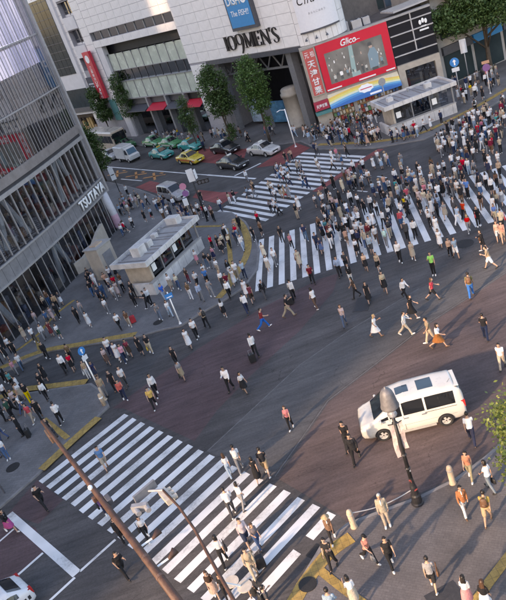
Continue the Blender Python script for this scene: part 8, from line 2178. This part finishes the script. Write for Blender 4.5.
TMP=bpy.data.scenes.new('mesh_workshop')
def body_mesh(pose,f):
    k=('body',pose,f)
    if k in BC: return BC[k]
    J=body_joints(pose,f); mb=MB(); sc=.92 if f else 1.
    ring_loft(mb,torso(mb,J,f),14)
    for n in 'LR':
        limb(mb,[J['hip'+n],mixp(J['hip'+n],J['knee'+n],.4),J['knee'+n]],[.088*sc,.078*sc,.052*sc]); limb(mb,[J['knee'+n],mixp(J['knee'+n],J['ank'+n],.35),J['ank'+n]],[.05*sc,.055*sc,.034*sc])
        limb(mb,[J['ank'+n],J['toe'+n]],[.034,.026]); mb.ball(J['heel'+n],.03,8,6)
        limb(mb,[J['sho'+n],J['elb'+n]],[.050*sc,.038*sc]); limb(mb,[J['elb'+n],mixp(J['elb'+n],J['wri'+n],.3),J['wri'+n]],[.037*sc,.038*sc,.025*sc])
    h=J['head']; limb(mb,[J['neck'],h+Vector((0,-.02,-.06))],[.056*sc,.052*sc])
    mb.ball(h+Vector((0,-.012,.025)),(.076,.096,.094),14,10); mb.ball(h+Vector((0,.022,-.045)),(.060,.068,.072),12,8); mb.ball(h+Vector((0,.05,-.092)),(.030,.028,.024),8,6)
    mb.tube([h+Vector((0,.080,.015)),h+Vector((0,.108,-.030)),h+Vector((0,.088,-.040))],[.010,.016,.012],8)
    for s in (1,-1): mb.ball(h+Vector((s*.078,-.012,-.01)),(.014,.024,.034),8,6)
    ex=[]; hd=MB()
    for s,n in ((1,'L'),(-1,'R')): make_hand(hd,J,s,n)
    ey=MB(); lp=MB()
    for s in (1,-1):
        ey.ball(h+Vector((s*.030,.084,.006)),(.013,.008,.007),6,4); ey.ball(h+Vector((s*.031,.086,.030)),(.019,.006,.004),6,4)
    lp.ball(h+Vector((0,.088,-.066)),(.021,.008,.007),6,4)
    me=finish(mb,'person_body',.020,2,1.,[(hd,0),(ey,1),(lp,2)]); BC[k]=(me,J); return BC[k]
def cloth_mesh(kind,pose,f):
    k=(kind,pose,f)
    if k in BC: return BC[k]
    J=body_joints(pose,f); mb=MB(); o=.016; sc=.92 if f else 1.
    if kind in ('tee','long','jacket','blouse'):
        oo={'tee':.020,'long':.020,'jacket':.030,'blouse':.024}[kind]
        rg=torso(mb,J,f,oo)[1:8]
        if kind in('jacket',): rg=[(J['pel']+Vector((0,0,-.10)),Vector((.175,0,0)),Vector((0,.135,0)))]+rg
        elif kind=='blouse': rg=torso(mb,J,f,.017)[2:4]+torso(mb,J,f,oo)[4:8]
        ring_loft(mb,rg,14)
        mb.ball(J['shl']+Vector((0,0,-.005)),(.078+oo,.055+oo,.045+oo*.5),10,6)
        for n in 'LR':
            if kind=='tee': limb(mb,[J['sho'+n],mixp(J['sho'+n],J['elb'+n],.62)],[.057*sc,.056*sc])
            elif kind=='blouse': limb(mb,[J['sho'+n],mixp(J['sho'+n],J['elb'+n],.9)],[.056*sc,.052*sc])
            else: limb(mb,[J['sho'+n],J['elb'+n],mixp(J['elb'+n],J['wri'+n],.93)],[.059*sc,.050*sc,.042*sc])
    elif kind in ('trousers','shorts'):
        rg=torso(mb,J,f,.018)[0:4]; ring_loft(mb,rg,14)
        for n in 'LR':
            if kind=='trousers': limb(mb,[J['hip'+n],mixp(J['hip'+n],J['knee'+n],.45),J['knee'+n],mixp(J['knee'+n],J['ank'+n],.96)],[.100*sc,.092*sc,.072*sc,.062*sc])
            else: limb(mb,[J['hip'+n],mixp(J['hip'+n],J['knee'+n],.5),mixp(J['hip'+n],J['knee'+n],.85)],[.102*sc,.098*sc,.094*sc])
    elif kind in ('skirt','dress'):
        kn=(J['kneeL']+J['kneeR'])/2; sp=abs(J['kneeL'].y-J['kneeR'].y)/2; X=Vector((1,0,0)); Y=Vector((0,1,0)); hem=Vector((0,kn.y,kn.z+(.02 if kind=='skirt' else -.06)))
        rg=[(hem,X*.235,Y*(.17+sp)),(mixp(hem,J['pel'],.5),X*.215,Y*(.155+sp*.5)),(J['pel']+Vector((0,0,.0)),X*.195,Y*.138),(mixp(J['pel'],J['waist'],.6),X*.172,Y*.126),(J['waist']+Vector((0,0,.01)),X*.147,Y*.114)]
        if kind=='dress':
            rg+=[(c,ax,ay) for c,ax,ay in torso(mb,J,f,.020)[4:8]]
        ring_loft(mb,rg,16)
        if kind=='dress':
            mb.ball(J['shl'],(.10,.08,.06),10,6)
            for n in 'LR': limb(mb,[J['sho'+n],mixp(J['sho'+n],J['elb'+n],.45)],[.064*sc,.062*sc])
    me=finish(mb,kind,.020,2); ruffle(me,.011,11,11,6); me.materials.append(CLOTH['white']); BC[k]=me; return me
def shoe_mesh(pose,f,n):
    k=('shoe',pose,f,n)
    if k in BC: return BC[k]
    J=body_joints(pose,f); mb=MB(); a,t,h=J['ank'+n],J['toe'+n],J['heel'+n]; X=Vector((1,0,0)); fw=(t-h).normalized(); upv=X.cross(fw)*1.
    if upv.z<0: upv=-upv
    rg=[(h-fw*.02+upv*.012,X*.030,upv*.034),(h+fw*.03+upv*.022,X*.040,upv*.052),(mixp(h,t,.45)+upv*.016,X*.044,upv*.046),(mixp(h,t,.8)+upv*.006,X*.050,upv*.036),(t+fw*.01+upv*.002,X*.042,upv*.028),(t+fw*.04,X*.022,upv*.018)]
    ring_loft(mb,rg,10); me=bpy.data.meshes.new('shoe'); me.from_pydata([tuple(v) for v in mb.v],[],mb.f); me.materials.append(SHOEC[0]); me.polygons.foreach_set('use_smooth',[True]*len(me.polygons)); BC[k]=me; return me
def hair_mesh(style,pose,f):
    k=('hair',style,pose,f)
    if k in BC: return BC[k]
    J=body_joints(pose,f); h=J['head']; mb=MB()
    def cap(r,c,front):
        n,m_=16,12; vs=[];fs=[]
        for i in range(m_+1):
            a=math.pi*i/m_
            for q in range(n):
                t=2*math.pi*q/n; p=Vector((r[0]*math.sin(a)*math.cos(t),r[1]*math.sin(a)*math.sin(t),-r[2]*math.cos(a)))
                if p.y>.02 and p.z<front: p=Vector((p.x*.72,p.y*.55,p.z*.8))
                vs.append(h+c+p)
        for i in range(m_):
            for q in range(n): j=(q+1)%n; fs.append((i*n+q,i*n+j,(i+1)*n+j,(i+1)*n+q))
        mb.add(vs,fs)
    if style=='short': cap((.088,.106,.100),Vector((0,-.016,.036)),.03)
    elif style=='bob': cap((.096,.112,.104),Vector((0,-.018,.034)),.03); ring_loft(mb,[(h+Vector((0,-.052,.05)),Vector((.094,0,0)),Vector((0,.070,0))),(h+Vector((0,-.056,-.04)),Vector((.100,0,0)),Vector((0,.068,0))),(h+Vector((0,-.05,-.125)),Vector((.094,0,0)),Vector((0,.060,0)))],12)
    elif style=='long':
        cap((.094,.110,.104),Vector((0,-.018,.034)),.03)
        ring_loft(mb,[(h+Vector((0,-.052,.05)),Vector((.092,0,0)),Vector((0,.068,0))),(h+Vector((0,-.060,-.06)),Vector((.098,0,0)),Vector((0,.062,0))),(h+Vector((0,-.105,-.18)),Vector((.112,0,0)),Vector((0,.052,0))),(h+Vector((.01,-.125,-.33)),Vector((.098,0,0)),Vector((0,.040,0))),(h+Vector((.01,-.120,-.42)),Vector((.055,0,0)),Vector((0,.022,0)))],12)
    elif style=='hat':
        mb.lathe([(.20,.045),(.205,.055),(.115,.075),(.105,.13),(.075,.165),(.01,.175)],20,tuple(h+Vector((0,-.01,.0))))
        cap((.090,.108,.085),Vector((0,-.02,.0)),.03)
    elif style=='cap':
        cap((.094,.112,.104),Vector((0,-.016,.036)),.02); ring_loft(mb,[(h+Vector((0,.07,.068)),Vector((.075,0,0)),Vector((0,.02,.008))),(h+Vector((0,.115,.060)),Vector((.070,0,0)),Vector((0,.02,.006))),(h+Vector((0,.155,.052)),Vector((.045,0,0)),Vector((0,.012,.004)))],10)
    me=bpy.data.meshes.new('hair'); me.from_pydata([tuple(v) for v in mb.v],[],mb.f); ruffle(me,.010,34,34,20); me.materials.append(HAIRM['dark']); me.polygons.foreach_set('use_smooth',[True]*len(me.polygons)); BC[k]=me; return me
TOPK={'t':'tee','s':'long','j':'jacket','b':'blouse','d':'dress'}; BOTK={'p':'trousers','k':'skirt','h':'shorts'}
HAIRK={'short':('short','dark'),'bob':('bob','dark'),'long':('long','dark'),'longbrown':('long','brown'),'hat':('hat','hat'),'cap':('cap','cap'),'grey':('short','grey'),'blonde':('long','blonde')}
HATM=CLOTH['tan']
def setmat(o,m):
    o.material_slots[0].link='OBJECT'; o.material_slots[0].material=m
rp=random.Random(3)
def variant(pose):
    return {'stand':rp.choice(['stand','stand3','stand2']),'walk':rp.choice(['walk','walk2','walk3','walk4','walk5']),'stride':rp.choice(['stride','stride2','stride3']),'phone':rp.choice(['phone','phone2'])}[pose]
def person(rec):
    x,y,z,hd,sex,tk,tc,bk,bc,pose,hair,bag=rec[:12]; f=sex=='f'; pv=variant(pose); me,J=body_mesh(pv,f)
    if not me.materials:
        for mm in (SKIN[0],EYE,LIP): me.materials.append(mm)
    o=mobj('person',me,None,(x,y,z),R(hd-90)); s=rp.uniform(.93,1.05)*(.935 if f else .99)*far_size(x,y); g_=rp.uniform(.88,.99); o.scale=(s*g_,s*g_,s)
    setmat(o,rp.choices(SKIN,[6,4,1])[0])
    nm={'t':'t_shirt','s':'shirt','j':'jacket','b':'blouse','d':'dress'}[tk]
    c=mobj(nm,cloth_mesh(TOPK[tk],pv,f),o); setmat(c,CLOTH['bright blue' if tc=='blue' else tc])
    if tk!='d': c=mobj(BOTK[bk],cloth_mesh(BOTK[bk],pv,f),o); setmat(c,CLOTH[bc])
    hs,hm=HAIRK[hair]; c=mobj('hat' if hs in('hat','cap') else 'hair',hair_mesh(hs,pv,f),o); setmat(c,HATM if hm=='hat' else (CLOTH['black'] if hm=='cap' else HAIRM[hm]))
    if tk=='j':
        k=('shirt',pv,f)
        if k not in BC:
            q=MB(); a,b=J['chest'],J['shl']; q.ball(mixp(a,b,.1)+Vector((0,.098,0)),(.036,.052,.17),10,8); mm=q.mesh('shirt',CLOTH['white'],True); BC[k]=mm
        c=mobj('shirt',BC[k],o); setmat(c,CLOTH[rp.choice(['white','light blue','black','grey'])])
    sm=rp.choices(SHOEC,[5,4,2])[0]
    for n in 'LR': c=mobj('shoe',shoe_mesh(pv,f,n),o); setmat(c,sm)
    return o,J,s
LEATH={'black':M('bag_black',(.02,.02,.022),.5,var=.2),'brown':M('bag_brown',(.14,.07,.04),.5,var=.25),'white':M('bag_white',(.60,.59,.57),.5,var=.12),'red':M('bag_red',(.42,.03,.04),.5,var=.15),'grey':M('bag_grey',(.20,.20,.21),.6,var=.2),'yellow':M('bag_yellow',(.60,.40,.05),.5,var=.15),'pink':M('bag_pink',(.55,.25,.30),.5,var=.15),'mint':M('bag_mint',(.38,.54,.50),.5,var=.15)}
def backpack_mesh():
    mb=MB(); X=Vector((1,0,0)); Y=Vector((0,1,0))
    ring_loft(mb,[(Vector((0,0,-.20)),X*.13,Y*.06),(Vector((0,0,-.18)),X*.15,Y*.085),(Vector((0,0,.0)),X*.15,Y*.09),(Vector((0,.0,.15)),X*.13,Y*.07),(Vector((0,.01,.21)),X*.08,Y*.04)],12)
    mb.ball((0,-.085,-.08),(.10,.035,.08),10,6); return mb.mesh('backpack',None,True)
def strap_mesh():
    mb=MB()
    for s in (1,-1): mb.tube([(s*.09,.0,.17),(s*.10,.09,.23),(s*.10,.20,.12),(s*.12,.21,-.05),(s*.13,.10,-.16),(s*.13,.0,-.16)],.013,6)
    return mb.mesh('strap',None,True)
def bag_mesh():
    mb=MB(); X=Vector((1,0,0)); Y=Vector((0,1,0)); ring_loft(mb,[(Vector((0,0,-.15)),X*.045,Y*.13),(Vector((0,0,-.13)),X*.06,Y*.15),(Vector((0,0,.05)),X*.05,Y*.14),(Vector((0,0,.10)),X*.03,Y*.12)],12); return mb.mesh('handbag',None,True)
def handle_mesh(h):
    mb=MB(); mb.tube([(0,-.09,.08),(0,-.08,.3),(0,0,h),(0,.08,.3),(0,.09,.08)],.011,6); return mb.mesh('handle',None,True)
BKM,STM,BGM,HDM,HDS=backpack_mesh(),strap_mesh(),bag_mesh(),handle_mesh(.36),handle_mesh(.24)
for me_ in (BKM,STM,BGM,HDM,HDS): me_.materials.append(LEATH['black'])
def case_mesh():
    mb=MB(); mb.bbox(-.20,.20,-.13,.13,.06,.60,.035); return mb.mesh('shell',LEATH['black'],False)
CSM=case_mesh(); q=MB(); q.tube([(-.11,-.10,.58),(-.11,-.12,.92),(.11,-.12,.92),(.11,-.10,.58)],.012,6); CHM=q.mesh('pull_handle',GREYST); q=MB(); q.lathe([(.035,-.015),(.035,.015)],10,(0,0,0),'X'); CWM=q.mesh('caster',BLKP); q=MB()
for k in range(4): q.box(-.205,.205,-.09+k*.055,-.08+k*.055,.1,.56)
CRM=q.mesh('shell_rib',LEATH['black'])
def give_bag(rec,o,J,s,label):
    bag=rec[11]; 
    if not bag: return
    col,kind=bag.split(); x,y,z,hd=rec[:4]; Mw=Matrix.Translation((x,y,z))@Matrix.Rotation(R(hd-90),4,'Z')@Matrix.Scale(s,4)
    who=label.split(' with ')[0]
    if 'person' in who: who='person'+who.split('person',1)[1]
    short=' '.join(who.split()[2:8])
    zone_=' '.join(label.split()[-5:])
    if kind=='backpack':
        p=J['chest']+Vector((0,-.19 if rec[5]!='j' else -.21,.0)); t=thing('backpack',f'{col} backpack on person in {short}','backpack'); t.matrix_world=Mw@Matrix.Translation(p)
        b=mobj('pack',BKM,t); setmat(b,LEATH[col]); b=mobj('strap',STM,t); setmat(b,LEATH['grey' if col!='grey' else 'black'])
    elif kind=='bag':
        n='L'; p=J['wri'+n]+J['hdir'+n]*.09; t=thing('handbag',f'{col} bag held by person in {short}','bag')
        if int(x*10)%2: # on the shoulder
            p=J['sho'+n]+Vector((.105,.0,-.46)); t.matrix_world=Mw@Matrix.Translation(p)
            b=mobj('bag_body',BGM,t); setmat(b,LEATH[col]); b=mobj('handle',HDM,t); b.scale=(1,1,1.38); setmat(b,LEATH[col])
        else:
            p=p+Vector((0,0,-.25)); t.matrix_world=Mw@Matrix.Translation(p); b=mobj('bag_body',BGM,t); setmat(b,LEATH[col]); b=mobj('handle',HDS,t); setmat(b,LEATH[col])
    else:
        p=Vector((-.34,-.42,0)); t=thing('suitcase',f'{col} suitcase beside person in {short}','suitcase'); t.matrix_world=Matrix.Translation((x,y,z))@Matrix.Rotation(R(hd-90),4,'Z')@Matrix.Translation(p)
        b=mobj('shell',CSM,t); setmat(b,LEATH[col]); b=mobj('shell_rib',CRM,t); setmat(b,LEATH[col]); mobj('pull_handle',CHM,t)
        for a in (-.15,.15):
            for c in (-.09,.09): mobj('caster',CWM,t,(a,c,.035))
    BAGS.append((t,zone_))
BAGS=[]
PEOPLE=[q[:6]+(CN_[q[6]],q[7],CN_[q[8]])+q[9:] for q in PEOPLE]; CROWD=[q[:6]+(CN_[q[6]],q[7],CN_[q[8]])+q[9:] for q in CROWD]
for rec in PEOPLE:
    o,J,s=person(rec); tag(o,rec[12],'person','pedestrians at the crossing'); give_bag(rec,o,J,s,rec[12])
# bag labels: add the place, then left/right where two still read the same
from collections import defaultdict
for rnd_ in range(2):
    D=defaultdict(list)
    for t,zn in BAGS: D[t['label']].append((t,zn))
    for lb,I in D.items():
        if len(I)>1:
            if rnd_==0:
                for t,zn in I: t['label']=(lb+' '+zn)
            else:
                I=sorted(I,key=lambda q:q[0].matrix_world.translation.x-.25*q[0].matrix_world.translation.y)
                for k,(t,zn) in enumerate(I): t['label']=(['left','right'] if len(I)==2 else ['first','second','third','fourth','fifth'])[min(k,4)]+' '+lb
for t,zn in BAGS:
    wd=t['label'].split(); t['label']=' '.join(wd[:16])
    t['group']='bags carried by pedestrians'
# --- the rest of the crowd, too far and too many to pick apart
LOW={}
def low(me,ratio=.14):
    if me.name in LOW: return LOW[me.name]
    ob=bpy.data.objects.new('low',me); TMP.collection.objects.link(ob); d=ob.modifiers.new('d','DECIMATE'); d.ratio=ratio if len(me.polygons)>600 else .5
    TMP.view_layers[0].update(); dg=TMP.view_layers[0].depsgraph; lo=bpy.data.meshes.new_from_object(ob.evaluated_get(dg)); bpy.data.objects.remove(ob,do_unlink=True)
    lo.calc_loop_triangles(); n=len(lo.vertices); m=len(lo.loop_triangles); co=np.empty(n*3,np.float32); lo.vertices.foreach_get('co',co); tr=np.empty(m*3,np.int32); lo.loop_triangles.foreach_get('vertices',tr); mi=np.empty(m,np.int32); lo.loop_triangles.foreach_get('material_index',mi)
    LOW[me.name]=(co.reshape(-1,3),tr.reshape(-1,3),mi); return LOW[me.name]
CM=[];CI={}
def cidx(m):
    if m.name not in CI: CI[m.name]=len(CM); CM.append(m)
    return CI[m.name]
V=[];F=[];MI=[];NV=0
def put(pm,Mw,mt,isbody=False,off=None):
    global NV
    vv,ff,mi=low(pm); A=np.array(Mw); c=vv if off is None else vv+np.array(off); c=c@A[:3,:3].T+A[:3,3]
    V.append(c); F.append(ff+NV); NV+=len(c)
    c0=cidx(mt); MI.append(np.where(mi==0,c0,np.where(mi==1,cidx(EYE),cidx(LIP))) if isbody else np.full(len(ff),c0))
for rec in CROWD:
    x,y,z,hd,sex,tk,tc,bk,bc,pose,hair,bag=rec[:12]; f=sex=='f'; pv=variant(pose); me,J=body_mesh(pv,f)
    s=rp.uniform(.93,1.05)*(.935 if f else .99)*far_size(x,y); g_=rp.uniform(.88,.99); Mw=Matrix.Translation((x,y,z))@Matrix.Rotation(R(hd-90),4,'Z')@Matrix.Diagonal((s*g_,s*g_,s,1))
    hs,hm=HAIRK[hair]; put(me,Mw,rp.choices(SKIN,[6,4,1])[0],True); put(cloth_mesh(TOPK[tk],pv,f),Mw,CLOTH[tc])
    if tk!='d': put(cloth_mesh(BOTK[bk],pv,f),Mw,CLOTH[bc])
    put(hair_mesh(hs,pv,f),Mw,HATM if hm=='hat' else (CLOTH['black'] if hm=='cap' else HAIRM[hm]))
    sm=rp.choices(SHOEC,[5,4,2])[0]
    for n in 'LR': put(shoe_mesh(pv,f,n),Mw,sm)
    if bag:
        col,kind=bag.split(); put(BKM if kind=='backpack' else BGM,Mw,LEATH[col],False,(J['chest']+Vector((0,-.19,0))) if kind=='backpack' else (J['wriL']+J['hdirL']*.09+Vector((0,0,-.22))))
V=np.concatenate(V).astype(np.float32); F=np.concatenate(F).astype(np.int32); MI=np.concatenate(MI).astype(np.int32)
me=bpy.data.meshes.new('crowd'); me.vertices.add(len(V)); me.vertices.foreach_set('co',V.ravel()); me.loops.add(F.size); me.loops.foreach_set('vertex_index',F.ravel()); me.polygons.add(len(F)); me.polygons.foreach_set('loop_start',np.arange(0,F.size,3,dtype=np.int32))
for m_ in CM: me.materials.append(m_)
me.polygons.foreach_set('material_index',MI); me.polygons.foreach_set('use_smooth',np.ones(len(F),bool)); me.update(calc_edges=True); me.validate()
o=mobj('crowd',me); o['kind']='stuff'; o['label']='dense crowd of small distant pedestrians filling the far crossings and pavements'; o['category']='crowd'
bpy.data.scenes.remove(TMP)
